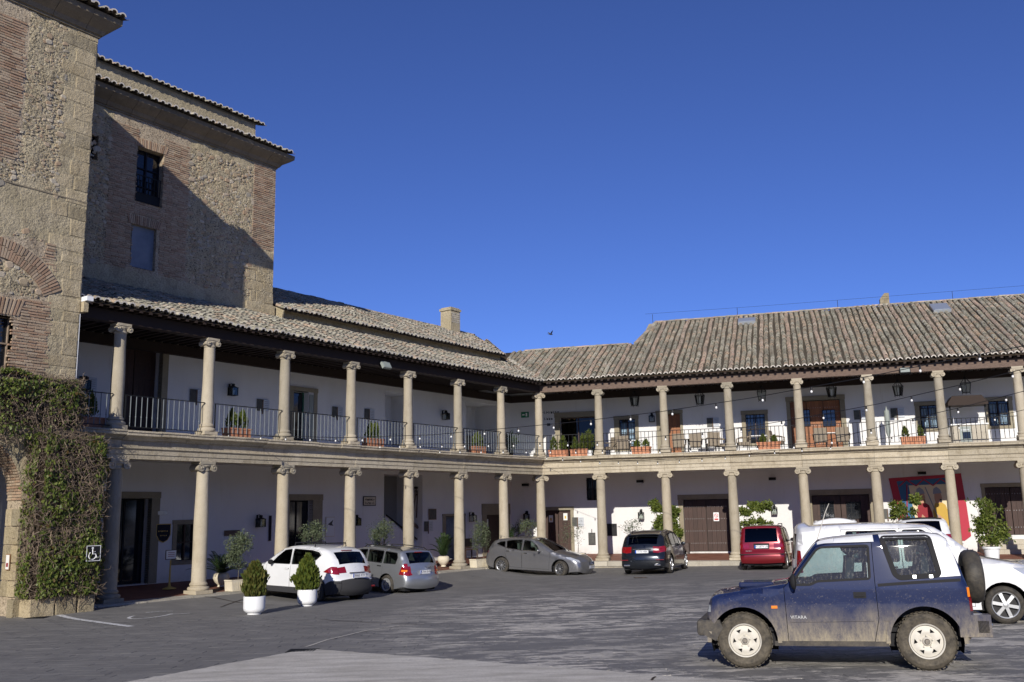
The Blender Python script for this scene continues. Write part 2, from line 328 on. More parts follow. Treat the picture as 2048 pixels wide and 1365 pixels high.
# pale concrete apron in the foreground
def sheet(name, pts, mat, dz, n=14, kind='structure', label=None, th=.0):
    me = MB(); P = [Vector((p[0], p[1])) for p in pts]; g = []
    for j in range(n+1):
        a = P[0].lerp(P[3], j/n); b = P[1].lerp(P[2], j/n)
        for i in range(n+1): q = a.lerp(b, i/n); g.append((q.x, q.y, gh(q.x, q.y)+dz))
    me.add(g, [(j*(n+1)+i, j*(n+1)+i+1, (j+1)*(n+1)+i+1, (j+1)*(n+1)+i) for j in range(n) for i in range(n)])
    o = me.build(name, mat); return tag(o, label, kind=kind)
far_r = _a+(_b-_a)*3; far_l = _a+(_c-_a)*3.5
mb = MB(); n = 110; g = []
for j in range(n+1):
    for i in range(n+1):
        q = _a+(far_r-_a)*(i/n)+(far_l-_a)*(j/n)
        if i == 0 or j == 0: q = q+Vector((RNG.uniform(-.02, .02), RNG.uniform(-.03, .03), 0))
        g.append((q.x, q.y, gh(q.x, q.y)+.008+RNG.uniform(0, .003)))
mb.add(g, [(j*(n+1)+i, j*(n+1)+i+1, (j+1)*(n+1)+i+1, (j+1)*(n+1)+i) for j in range(n) for i in range(n)])
tag(mb.build('concrete_path', 'concrete', fix=True), 'pale rough concrete apron at the near edge of the courtyard', kind='structure')
def ribbon(pts, w, dz):
    mb = MB(); K = len(pts)
    for i, p in enumerate(pts):
        d = Vector(pts[min(i+1, K-1)])-Vector(pts[max(i-1, 0)]); d.z = 0; nrm = Vector((-d.y, d.x, 0)).normalized()*w/2
        for s_ in (1, -1): q = Vector(p)+nrm*s_; mb.v.append((q.x, q.y, gh(q.x, q.y)+dz))
    mb.f = [(2*i, 2*i+1, 2*i+3, 2*i+2) for i in range(K-1)]; mb.t = [0]*(K-1); mb.m = [0]*(K-1); return mb
a_, b_ = ground(118, 1231), ground(262, 1254)
tag(ribbon([a_.lerp(b_, i/10) for i in range(11)], .17, .008).build('parking_line', 'road_paint', courtyard), 'worn white line painted beside the ivy')
c_ = ground(303, 1231.5); mb = ribbon([(c_.x+.42*math.cos(t_), c_.y+.95*math.sin(t_), 0) for t_ in np.linspace(PI*1.02, PI*2.1, 16)], .09, .008)
m2 = ribbon([(c_.x-.5+i*.1, c_.y+.9+.1*i, 0) for i in range(4)]+[(c_.x+.1, c_.y+1.2, 0)], .08, .009); mb.add(m2.v, m2.f)
m2 = ribbon([(c_.x+.45, c_.y+.1, 0), (c_.x+.75, c_.y+.25, 0), (c_.x+.85, c_.y+.35, 0)], .08, .009); mb.add(m2.v, m2.f)
tag(mb.build('wheelchair_marking', 'road_paint', courtyard), 'worn white wheelchair symbol painted on the paving')
def px_line(pts, w, mat, name, lab, dz=.0085):
    P = []
    for a, b in zip(pts[:-1], pts[1:]):
        ga, gb = ground(*a), ground(*b); n_ = max(3, int((gb-ga).length/.3)); P += [ga.lerp(gb, i/n_)+Vector((RNG.uniform(-.02, .02), RNG.uniform(-.03, .03), 0)) for i in range(n_)]
    tag(ribbon(P, w, dz).build(name, mat, courtyard), lab)
px_line([(612, 1295), (655, 1281), (735, 1262), (800, 1252), (870, 1247)], .05, 'concrete', 'expansion_joint', 'pale crumbling joint running away from the apron tip')
px_line([(330, 1188), (430, 1196), (560, 1212)], .045, 'soil', 'expansion_joint', 'dark tarred joint near the left columns'); px_line([(440, 1215), (470, 1204), (520, 1190)], .04, 'soil', 'expansion_joint', 'dark tarred joint near the left columns')
px_line([(640, 1240), (760, 1247), (862, 1250)], .03, 'soil', 'expansion_joint', 'thin dark joint in front of the cypress pots')
px_line([(1303, 1364), (1318, 1352)], .03, 'soil', 'expansion_joint', 'dark joint across the concrete apron', .02)
for i, ((px, py), lab) in enumerate((((75, 1236), 'dark drain cover beside the base of the ivy pier'), ((605, 1302.5), 'small drain grate at the tip of the concrete apron'), ((1281, 1156), 'rusty drain cover behind the dark estate car'))):
    g_ = ground(px, py); t_ = thing('drain_cover', lab, 'drain cover', (g_.x, g_.y, gh(g_.x, g_.y)+.004), 0, 'drain covers in the paving')
    MB().box(-.24, .24, -.2, .2, 0, .006).build('frame', 'iron', t_)
    for k in range(9): MB().box(-.215+k*.05, -.19+k*.05, -.17, .17, .0065, .011, t=.1*k).build('bar', 'twig' if i == 2 else 'iron', t_)
# ------------------------------------------------------------------ wings
UPZ, BASEZ, LOWF = 5.03, .13, .2
WL = dict(fr=FL, x0=-24.0, x1=0., sgn=-1); WR = dict(fr=FR, x0=0., x1=31., sgn=1)
colsL_up = [-22.36,-19.2,-16.03,-12.79,-9.57,-6.33,-3.15]; colsL_lo = [-22.28,-19.26,-15.99,-12.77,-9.52,-6.30,-3.06]
colsR_up = [2.97,6.08,9.06,12.15,15.14,18.05,21.16,24.2,27.2,30.2]; colsR_lo = [2.95,6.02,9.03,12.13,15.16,18.13,21.03,24.2,27.2,30.2]
wingL = thing('arcaded_wing', 'two-storey arcaded wing on the left with iron railings and second tiled roof behind', 'building', FL.w(0, 0), FL.a)
wingR = thing('arcaded_wing', 'two-storey arcaded wing facing the camera with skylights and cafe terrace upstairs', 'building', FR.w(0, 0), FR.a)
def column_parts(H, r0, r1, cw, tint):
    pl = cw*.44
    plinth = MB().box(-pl, pl, -pl, pl, 0, .11, t=tint)
    plinth.lathe([(0.01, .11), (r0*1.38, .11), (r0*1.46, .14), (r0*1.46, .18), (r0*1.36, .215), (r0*1.12, .225), (r0*1.1, .25), (r0*1.2, .27), (r0*1.2, .31), (r0*1.06, .34), (r0, .37), (.01, .37)], 24, t=tint)
    sh = []
    for i in range(9):
        u = i/8; sh.append((r0+(r1-r0)*u**1.6+.006*math.sin(u*9+tint*6), .36+(H-.36-.30)*u))
    shaft = MB().lathe(sh, 24, t=tint)
    zc = H-.30; vr = cw*.165; cap = MB()
    cap.lathe([(r1*.98, zc), (r1*1.12, zc+.02), (r1*1.12, zc+.05), (r1, zc+.07), (r1*1.02, zc+.12), (r1*1.3, zc+.17), (r1*1.3, zc+.2)], 20, t=tint)
    d = r1*1.22
    for s_ in (-1, 1):
        cx, cz = s_*(cw/2-vr), H-.075-vr
        prof = [(.001, -d), (vr, -d), (vr*.96, -d*.85), (vr*.72, -d*.3), (vr*.66, 0), (vr*.72, d*.3), (vr*.96, d*.85), (vr, d), (.001, d)]
        cap.lathe(prof, 16, (cx, 0, cz), 'y', t=tint)
        for yy in (-d-.006, d+.006):
            pts = [(cx-s_*math.cos(a*1.)*vr*(1-.13*a)*.93*-1, yy, cz+math.sin(a)*vr*(1-.13*a)*.93) for a in np.linspace(PI/2*.6, 6.6, 22)]
            cap.tube(pts, .014, 4, t=tint, r2=.009); cap.ball((cx, yy, cz), .028, 6, t=tint)
    cap.box(-cw/2+vr, cw/2-vr, -d*.93, d*.93, H-.16, H-.07, t=tint)
    cap.box(-cw/2+vr*.6, cw/2-vr*.6, -d*1.02, d*1.02, H-.072, H, t=tint)
    return plinth.mesh('plinth', 'granite', 35), shaft.mesh('shaft', 'granite', 60), cap.mesh('capital', 'granite', 40)
CP_LO = [column_parts(4.17-BASEZ, .228, .195, .70, t_) for t_ in (.1, .5, .9)]
CP_UP = [column_parts(8.15-UPZ, .196, .168, .56, t_) for t_ in (.2, .6, .95)]
def column(root, x, z, parts, rz=0):
    c = empty('column', root, (x, 0, z), rz)
    for nm, me in zip(('plinth', 'shaft', 'capital'), parts): put(nm, me, c)
k = 0
for root, up, lo in ((wingL, colsL_up, colsL_lo), (wingR, colsR_up, colsR_lo)):
    for x in lo: column(root, x, BASEZ, CP_LO[k % 3]); k += 1
    for x in up: column(root, x, UPZ, CP_UP[k % 3]); k += 1
column(wingL, 0, BASEZ, CP_LO[1], (AR-AL)/2+.0); column(wingL, 0, UPZ, CP_UP[0], (AR-AL)/2)
MIT = math.tan((PI-(PI-(AL-AR)))/2)              # mitre: shift in x per metre of depth
def prof_ext(root, name, prof, x0, x1, mat, t=0., mit0=False, mit1=False, jz=0., jy=0., smooth=None):
    # profile (y, z) extruded along x with mitred ends towards the inner corner
    vs = []
    for (x, mt) in ((x0, mit0), (x1, mit1)):
        for y, z in prof: vs.append((x+((-y*MIT*mt) if mt else 0), y+jy, z+jz))
    n = len(prof); fs = [tuple(range(n))[::-1], tuple(range(n, 2*n))]+[(i, (i+1) % n, n+(i+1) % n, n+i) for i in range(n)]
    return MB().add(vs, fs, t).build(name, mat, root, fix=True)
ARCH = [(.26, 4.17), (-.235, 4.17), (-.235, 4.30), (-.26, 4.305), (-.26, 4.43), (-.275, 4.445), (-.31, 4.475), (-.31, 4.50), (-.26, 4.51), (.26, 4.51)]
FRZ = [(.26, 4.512), (-.24, 4.512), (-.235, 4.53), (-.235, 4.70), (-.27, 4.72), (.26, 4.72)]
CORN = [(.26, 4.722), (-.29, 4.722), (-.31, 4.755), (-.35, 4.78), (-.37, 4.80), (-.49, 4.835), (-.50, 4.85), (-.50, 4.915), (-.53, 4.93), (-.53, 4.965), (-.49, 4.985), (.26, 5.02)]
for root, lo, sg in ((wingL, colsL_lo, -1), (wingR, colsR_lo, 1)):
    ed = sorted([0.]+lo+([-25.1] if sg < 0 else []))
    if sg < 0: ed = [e for e in ed]
    for a, b in zip(ed[:-1], ed[1:]):
        mi0 = 1 if (sg > 0 and a == 0) else 0; mi1 = -1 if (sg < 0 and b == 0) else 0
        g0 = 0 if a == 0 else .004; g1 = 0 if b == 0 else .004
        ty = RNG.random()
        prof_ext(root, 'architrave_block', ARCH, a+g0, b-g1, 'lintel_stone', ty, mi0, mi1, RNG.uniform(-.006, .006), RNG.uniform(-.008, .008))
        prof_ext(root, 'frieze_block', FRZ, a+g0, b-g1, 'lintel_stone', RNG.random(), mi0, mi1, 0, RNG.uniform(-.006, .006))
        m_ = 3 if b-a > 2 else 2
        cuts = [a]+[a+(b-a)*(i+RNG.uniform(-.12, .12))/m_ for i in range(1, m_)]+[b]
        for c0, c1 in zip(cuts[:-1], cuts[1:]):
            prof_ext(root, 'cornice_slab', CORN, c0+.004, c1-.004, 'lintel_stone', RNG.random(), mi0 if c0 == a else 0, mi1 if c1 == b else 0, RNG.uniform(-.012, .012) , RNG.uniform(-.022, .012))
def wall_holes(root, x0, x1, z0, z1, holes, y, mat='plaster', th=.4, name='wall'):
    # front sheet at depth y with real openings and reveals th deep
    xs_ = sorted(set([x0, x1]+[h[0] for h in holes]+[h[1] for h in holes])); zs_ = sorted(set([z0, z1]+[h[2] for h in holes]+[h[3] for h in holes]))
    mb = MB()
    for a, b in zip(xs_[:-1], xs_[1:]):
        for c, d in zip(zs_[:-1], zs_[1:]):
            mx, mz = (a+b)/2, (c+d)/2
            if any(h[0] < mx < h[1] and h[2] < mz < h[3] for h in holes): continue
            mb.add([(a, y, c), (b, y, c), (b, y, d), (a, y, d)], [(0, 1, 2, 3)])
    for h in holes:
        a, b, c, d = h[:4]; q = y+(h[4] if len(h) > 4 else th)
        mb.add([(a,y,c),(b,y,c),(b,y,d),(a,y,d),(a,q,c),(b,q,c),(b,q,d),(a,q,d)], [(0,4,5,1),(1,5,6,2),(2,6,7,3),(3,7,4,0)])
    for h in holes:
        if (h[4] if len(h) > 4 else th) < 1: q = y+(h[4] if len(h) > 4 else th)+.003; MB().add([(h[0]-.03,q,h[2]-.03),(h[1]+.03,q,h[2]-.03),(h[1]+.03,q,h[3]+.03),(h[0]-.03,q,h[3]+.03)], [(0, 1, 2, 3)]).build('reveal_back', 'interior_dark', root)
    return mb.build(name, mat, root)
def R4(fr, y, pl, pr, pt, pb=None, zf=None):      # rectangle on a wall from its photo edges
    xm, ym = (pl+pr)/2, (pt+(pb or pt+60))/2
    return (onwall(fr, y, pl, ym)[0], onwall(fr, y, pr, ym)[0], zf if pb is None else onwall(fr, y, xm, pb)[1], onwall(fr, y, xm, pt)[1])
WD = 3.5
def stone_frame(root, o, i, y=WD, sill=False, mat='frame_stone', name='stone_frame'):
    f = empty(name, root); e = .002
    MB().box(o[0], i[0], y-.035, y+.2, i[2]-(.14 if sill else 0), i[3]-e, t=.3).build('jamb', mat, f)
    MB().box(i[1], o[1], y-.035, y+.2, i[2]-(.14 if sill else 0), i[3]-e, t=.7).build('jamb', mat, f)
    MB().box(o[0]-.02, o[1]+.02, y-.045, y+.2, i[3], o[3], t=.5).build('lintel', mat, f)
    if sill: MB().box(i[0]+e, i[1]-e, y-.035, y+.2, i[2]-.14, i[2], t=.5).build('sill', mat, f)
    return f
def plank_door(root, r, y, mat='door_wood', leaves=2, studs=True, name='door', rows=4):
    d = empty(name, root); w = (r[1]-r[0])/leaves
    for k in range(leaves):
        a, b = r[0]+k*w+.012, r[0]+(k+1)*w-.012; n = max(3, int(round((b-a)/.2)))
        for i in range(n): MB().box(a+(b-a)*i/n+.004, a+(b-a)*(i+1)/n-.004, y+.002*(i % 2), y+.05, r[2]+.02, r[3]-.02, t=RNG.random()).build('plank', mat, d)
        for j in range(rows):
            z = r[2]+(r[3]-r[2])*(.16+.7*j/(rows-1)); MB().box(a+.02, b-.02, y-.005, y+.0015, z-.035, z+.035, t=.4).build('rail', mat, d)
        if studs:
            mb = MB()
            for j in range(rows):
                z = r[2]+(r[3]-r[2])*(.16+.7*j/(rows-1))
                for i in range(int((b-a)/.11)): mb.lathe([(.022, 0), (.014, .012), (.001, .016)][::1], 6, (a+.07+i*.11, y-.006, z), 'y', t=.3) if False else mb.box(a+.06+i*.11, a+.085+i*.11, y-.02, y-.0055, z-.013, z+.013)
            tag(mb.build('studs', 'stud_iron', d), kind='stuff')
    return d
def bar_window(root, r, y, bars=6, mat='pane_dark', frame='door_wood', curtain=False, cols=2, rows=2, iron=True):
    w = empty('window', root); a, b, c, d = r; f = .055
    MB().box(a, b, y+.16, y+.17, c, d).build('pane', mat, w)
    fr_ = MB()
    for q in range(cols+1): x = a+(b-a)*q/cols; fr_.box(max(a, x-f/2), min(b, x+f/2), y+.1, y+.158, c, d)
    for q in range(rows+1): z = c+(d-c)*q/rows; fr_.box(a+f/2, b-f/2, y+.105, y+.155, max(c, z-.02), min(d, z+.02))
    fr_.build('sash', frame, w)
    if curtain:
        mb = MB(); n = 24; lo_, hi_ = a+(b-a)*.12, a+(b-a)*.88; g = []
        for i in range(n+1): x = lo_+(hi_-lo_)*i/n; yy = y+.152+.008*math.sin(i*1.7); g += [(x, yy, c+.1), (x, yy, d-.14)]
        mb.add(g, [(2*i, 2*i+2, 2*i+3, 2*i+1) for i in range(n) if abs(i-n/2) > 2]); mb.build('curtain', 'curtain', w)
    if iron:
        for i in range(bars): x = a+(b-a)*(i+.5)/bars; MB().box(x-.011, x+.011, y-.03, y-.008, c, d).build('bar', 'iron', w)
        mb = MB()
        for q in (.12, .5, .88): z = c+(d-c)*q; mb.box(a, b, y-.032, y-.006, z-.012, z+.012)
        mb.build('cross_bar', 'iron', w)
    return w
# ---- left wing, walls and openings
LU, LD = [], []
def reg(lst, r, th=.4): lst.append((r[0], r[1], r[2], r[3], th)); return r
A_ = R4(FL, WD, 236, 325, 696, None, UPZ-.02); B_ = R4(FL, WD, 586, 617, 783, None, UPZ-.02); C_ = R4(FL, WD, 770, 824, 786, None, UPZ-.02); D_ = R4(FL, WD, 932, 995, 807, None, UPZ-.02)
for r, th in ((A_, .45), (B_, .4), (C_, 1.3), (D_, 1.5)): reg(LU, r, th)
FZ = .3
Q_ = R4(FL, WD, 222, 302, 997, None, FZ); R_ = R4(FL, WD, 352, 392, 1049, 1121); S_ = R4(FL, WD, 578, 625, 1001, None, FZ); ST_ = R4(FL, WD, 768, 845, 950, None, FZ); T_ = R4(FL, WD, 891, 923, 1033, None, FZ); U_ = R4(FL, WD, 973, 1011, 1030, None, FZ)
for r, th in ((Q_, .5), (R_, .3), (S_, .4), (ST_, 1.6), (T_, .35), (U_, .35)): reg(LD, r, th)
wall_holes(wingL, -25, 2.52, UPZ-.05, 10.3, LU, WD); wall_holes(wingL, -31, 2.52, 0, 4.6, LD, WD)
stone_frame(wingL, R4(FL, WD, 230, 337, 688, None, UPZ), A_); stone_frame(wingL, R4(FL, WD, 578, 634, 775, None, UPZ), (B_[0], R4(FL, WD, 586, 627, 783, None, UPZ)[1], B_[2], B_[3]))
stone_frame(wingL, R4(FL, WD, 208, 319, 984, None, FZ), Q_); stone_frame(wingL, R4(FL, WD, 344, 401, 1040, 1130), R_, sill=True)
stone_frame(wingL, R4(FL, WD, 568, 644, 989, None, FZ), S_); stone_frame(wingL, R4(FL, WD, 885, 930, 1028, None, FZ), T_); stone_frame(wingL, R4(FL, WD, 964, 1019, 1008, None, FZ), U_)
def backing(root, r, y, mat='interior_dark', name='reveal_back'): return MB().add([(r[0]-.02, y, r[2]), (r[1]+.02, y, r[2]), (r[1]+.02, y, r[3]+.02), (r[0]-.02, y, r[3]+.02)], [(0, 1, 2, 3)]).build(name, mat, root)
plank_door(wingL, A_, WD+.38, 'door_wood', 2, False, rows=5)
d = empty('door', wingL)
MB().box(B_[0]+.06, B_[1]-.06, WD+.3, WD+.31, B_[2]+.1, B_[3]-.06).build('pane', 'pane_dark', d)
MB().box(B_[0], B_[0]+.06, WD+.28, WD+.34, B_[2], B_[3]).box(B_[1]-.06, B_[1], WD+.28, WD+.34, B_[2], B_[3]).build('door_frame', 'green_paint', d)
MB().box(B_[1]+.01, R4(FL, WD, 586, 625, 783, None, UPZ)[1], WD-.05, WD-.02, UPZ, B_[3]-.1).build('shutter', 'grey_panel', d)
for r, y in ((C_, WD+1.3), (D_, WD+1.5)): backing(wingL, r, y, 'plaster', 'passage_wall')
mb = MB()
for i in range(9): mb.box(D_[0]+.02, D_[1]-.02, WD+.3+i*.13, WD+.43+i*.13, UPZ-.02, UPZ+.1+i*.16, t=i*.1)
mb.build('stair', 'frame_stone', wingL)
def glass_door(root, r, y, leaves=2, mat='pane_dark', back=True, frame='iron'):
    d = empty('glass_door', root); w = (r[1]-r[0])/leaves; mb = MB()
    MB().box(r[0], r[1], y, y+.008, r[2], r[3]).build('pane', mat, d)
    for k in range(leaves+1): x = r[0]+k*w; mb.box(max(r[0], x-.03), min(r[1], x+.03), y-.03, y-.002, r[2], r[3])
    mb.box(r[0], r[1], y-.028, y-.003, r[3]-.06, r[3]).box(r[0], r[1], y-.028, y-.003, r[2], r[2]+.1); mb.build('sash', frame, d)
glass_door(wingL, Q_, WD+.42); glass_door(wingL, S_, WD+.3, 2, 'pane_dark'); bar_window(wingL, R_, WD, 4, iron=False)
plank_door(wingL, T_, WD+.25, 'shutter_blue', 1, False); plank_door(wingL, U_, WD+.25, 'door_wood', 1, False)
MB().box(U_[0]+.1, U_[0]+.45, WD+.22, WD+.235, 1.7, 2.1).build('notice', 'paper', wingL)
backing(wingL, ST_, WD+1.6, 'interior_wall', 'stair_wall')
mb = MB(); nst = 11
for i in range(nst): x0_ = ST_[1]-(i+1)*(ST_[1]-ST_[0])/nst; mb.box(x0_, x0_+(ST_[1]-ST_[0])/nst-.002, WD+.5, WD+1.58, FZ, FZ+.17*(i+1)+.3, t=i*.09)
mb.build('stair', 'frame_stone', wingL)
xa, za = onwall(FL, WD+.45, 768, 1025); xb, zb = onwall(FL, WD+.45, 842, 1083)
MB().add([(xa, WD+.4, FZ), (xb, WD+.4, FZ), (xb, WD+.4, zb-.3), (xa, WD+.4, za-.1)], [(0, 1, 2, 3)]).build('stair_parapet', 'plaster', wingL)
mb = MB().tube([(xa, WD+.33, za-.12), ((xa+xb)/2, WD+.33, (za+zb)/2-.12), (xb, WD+.33, zb-.12)], .035, 6)
for u in (.15, .5, .95): x = xa+(xb-xa)*u; z = za+(zb-za)*u-.12; mb.tube([(x, WD+.33, z), (x, WD+.38, z-.16)], .015, 5)
mb.build('handrail', 'iron', wingL)
# ---- right wing
RU, RD = [], []
E_ = R4(FR, WD, 1120, 1190, 834, None, UPZ); F_ = R4(FR, WD, 1239, 1271, 839, 897); G_ = R4(FR, WD, 1322, 1361, 828, None, UPZ); H_ = R4(FR, WD, 1492, 1531, 829, 887); I_ = R4(FR, WD, 1581, 1682, 801, None, UPZ)
J_ = R4(FR, WD, 1840, 1877, 811, 858); K_ = R4(FR, WD, 1977, 2019, 802, 852)
for r in (F_, G_, H_, I_, J_, K_): reg(RU, r, .35)
reg(RU, E_, 1.35)
L_ = R4(FR, WD, 1173, 1196, 956, 1001); M_ = R4(FR, WD, 1090, 1142, 1021, None, FZ); N_ = R4(FR, WD, 1367, 1458, 999, None, FZ+.05); O_ = R4(FR, WD, 1625, 1741, 990, None, FZ+.05); P_ = R4(FR, WD, 1972, 2075, 974, None, 1.0)
for r in (L_, M_, N_, O_, P_): reg(RD, r, .35)
wall_holes(wingR, -2.52, 31, UPZ-.05, 10.4, RU, WD); wall_holes(wingR, -2.52, 31, 0, 4.6, RD, WD)
stone_frame(wingR, R4(FR, WD, 1110, 1200, 824, None, UPZ), E_); stone_frame(wingR, R4(FR, WD, 1229, 1278, 832, 905), F_, sill=True); stone_frame(wingR, R4(FR, WD, 1313, 1366, 821, None, UPZ), G_)
stone_frame(wingR, R4(FR, WD, 1484, 1537, 821, 890), H_, sill=True); stone_frame(wingR, R4(FR, WD, 1573, 1691, 792, None, UPZ), I_); stone_frame(wingR, R4(FR, WD, 1831, 1886, 803, 866), J_, sill=True); stone_frame(wingR, R4(FR, WD, 1971, 2027, 794, 862), K_, sill=True)
stone_frame(wingR, R4(FR, WD, 1084, 1148, 1014, None, FZ), M_); stone_frame(wingR, R4(FR, WD, 1357, 1466, 989, None, FZ), N_); stone_frame(wingR, R4(FR, WD, 1617, 1748, 979, None, FZ), O_); stone_frame(wingR, R4(FR, WD, 1964, 2084, 966, None, 1.0), P_)
glass_door(wingR, E_, WD+.3, 2, 'dark_glass', back=False, frame='door_wood'); backing(wingR, E_, WD+1.4, 'interior_wall', 'bar_wall')
sc_ = empty('sconce', wingR, (E_[0]+.42, WD+.9, 7.25)); MB().tube([(0, .3, -.5), (0, .1, -.3), (-.14, .1, -.1)], .02).tube([(0, .1, -.3), (.14, .1, -.1)], .02).build('bracket', 'iron', sc_)
for s_ in (-1, 1): MB().ball((s_*.14, .1, 0), .06, 8).build('bulb', 'lamp_glow', sc_)
MB().box(E_[0], E_[1], WD+.9, WD+1.2, 6.1, 6.2).box(E_[0], E_[1], WD+.5, WD+.9, 5.03, 5.95).build('bar_counter', 'green_paint', wingR)
bar_window(wingR, F_, WD, 6, curtain=True); bar_window(wingR, H_, WD, 6, curtain=False); bar_window(wingR, J_, WD, 7, curtain=True); bar_window(wingR, K_, WD, 7, curtain=True); bar_window(wingR, L_, WD, 6)
plank_door(wingR, G_, WD+.2, 'warm_wood', 1, False)
dI = plank_door(wingR, I_, WD+.2, 'warm_wood', 3, True, rows=5)
for (a, b) in ((1603, 1620), (1646, 1671)):
    r = R4(FR, WD, a, b, 820, 852); MB().box(r[0], r[1], WD+.165, WD+.176, r[2], r[3]).build('pane', 'pane_dark', dI)
    mb = MB()
    for i in range(4): x = r[0]+(r[1]-r[0])*i/3; mb.box(x-.015, x+.015, WD+.14, WD+.162, r[2], r[3])
    for i in range(5): z = r[2]+(r[3]-r[2])*i/4; mb.box(r[0], r[1], WD+.143, WD+.163, z-.012, z+.012)
    mb.build('grille', 'iron', dI)
plank_door(wingR, M_, WD+.12, 'door_wood', 2, False); plank_door(wingR, N_, WD+.14, 'door_wood', 2, True); dO = plank_door(wingR, O_, WD+.14, 'door_wood', 2, False); plank_door(wingR, P_, WD+.14, 'door_wood', 2, True, rows=3)
for (a, b) in ((1641, 1668), (1694, 1722)):
    r = R4(FR, WD, a, b, 1005, 1038); MB().box(r[0], r[1], WD+.118, WD+.132, r[2], r[3]).build('pane', 'pane_dark', dO)
    mb = MB()
    for i in range(4): x = r[0]+(r[1]-r[0])*i/3; mb.box(x-.015, x+.015, WD+.1, WD+.116, r[2]-.1, r[3]+.1)
    for i in range(4): z = r[2]+(r[3]-r[2])*i/3; mb.box(r[0], r[1], WD+.098, WD+.114, z-.012, z+.012)
    mb.build('grille', 'iron', dO)
for (x_, y_) in ((1101, 1038), (1130, 1034)):
    r = R4(FR, WD, x_-4, x_+4, y_-7, y_+7); MB().box(r[0], r[1], WD+.09, WD+.105, r[2], r[3]).build('notice', 'paper', wingR)
    MB().box(r[0]+.06, r[1]-.06, WD+.086, WD+.0895, r[2]+.08, r[2]+.22).build('notice_print', 'gold', wingR)
# low bench, skirting and gallery slabs
for nm, fr, root, x0, x1, s0, s1 in (('gallery_floor', FL, wingL, -25, 0, 0, -1), ('gallery_floor', FR, wingR, 0, 31, 1, 0)):
    def slab(y0, y1, za0, za1, zb, mat, name, xa=x0, xb=x1, top=None):
        vs = []
        for y, zt in ((y0, za0), (y1, za1)):
            xl = xa+(-y*MIT if s0 else 0); xr = xb+(y*MIT if s1 else 0)
            vs += [(xl, y, zt), (xr, y, zt), (xl, y, zb), (xr, y, zb)]
        return MB().add(vs, [(0,1,5,4),(2,6,7,3),(0,2,3,1),(4,5,7,6),(0,4,6,2),(1,3,7,5)], .5).build(name, mat, root, fix=True)
    slab(.262, WD+.02, UPZ, UPZ, 4.33, 'plaster', 'upper_floor')
    slab(-.62, -.0, .085, .125, -.3, 'kerb_stone', 'kerb'); slab(.001, WD+.3, .13, FZ-.01, -.3, 'red_tile', 'tiled_floor')
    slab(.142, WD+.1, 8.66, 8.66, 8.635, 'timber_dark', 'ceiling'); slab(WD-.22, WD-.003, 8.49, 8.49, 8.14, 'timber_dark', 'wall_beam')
slabn = 0
# stone slabs of the kerb, each proud of the bed
for root, x0, x1 in ((wingL, -24.3, -.9), (wingR, 1.1, 24.)):
    x = x0
    while x < x1:
        w = RNG.uniform(.7, 1.3); MB().box(x+.008, min(x+w, x1)-.008, -.70+RNG.uniform(-.03, .03), -.04, -.1, .115+RNG.uniform(0, .012), t=RNG.random()).build('kerb_stone', 'kerb_stone', root); x += w
# terrace steps by the last door
for i in range(3): MB().box(P_[0]-.5-.25*0, 27, WD-1.3+.42*i, WD+.3, .2, .42+.2*i+ (.0), t=.3*i).build('step', 'kerb_stone', wingR)
MB().box(4.0, 6.6, WD-.5, WD-.06, .25, .78, t=.2).build('wall_bench', 'wall_skirt', wingR); MB().box(10.7, 12.0, WD-.5, WD-.06, .25, .8, t=.2).build('wall_bench', 'wall_skirt', wingR)
# ---- railings: each bay is a railing with its own balusters
BAL = MB().lathe([(.014, 0), (.014, .9)], 6).lathe([(.014, .26), (.024, .29), (.014, .32)], 6).mesh('baluster', 'iron_grey', 60)
BALR = MB().lathe([(.012, 0), (.012, .9)], 6).lathe([(.012, .26), (.02, .29), (.012, .32)], 6).mesh('baluster', 'iron', 60)
def railing(root, a, b, z, y, bal, mat):
    r = empty('railing', root, ((a+b)/2, y, z)); h = (b-a)/2
    MB().box(-h, h, -.02, .02, 1.02, 1.045).build('top_rail', mat, r); MB().box(-h, h, -.015, .015, .1, .12).build('bottom_rail', mat, r)
    MB().box(-h, -h+.03, -.015, .015, -.02, 1.02).build('post', mat, r); n = max(2, int(round((b-a)/.18)))
    for i in range(1, n): put('baluster', bal, r, (-h+2*h*i/n, 0, .12))
cu = sorted(colsL_up+[0.]); railing(wingL, -24.0, cu[0]-.2, UPZ-.02, -.12, BAL, 'iron')
for a, b in zip(cu[:-1], cu[1:]): railing(wingL, a+.2, b-.2, UPZ-.02, -.12, BAL, 'iron')
cu = sorted(colsR_up[:9]+[0.])
for a, b in zip(cu[:-1], cu[1:]): railing(wingR, a+.2, b-.2, UPZ-.02, -.12, BALR, 'iron')
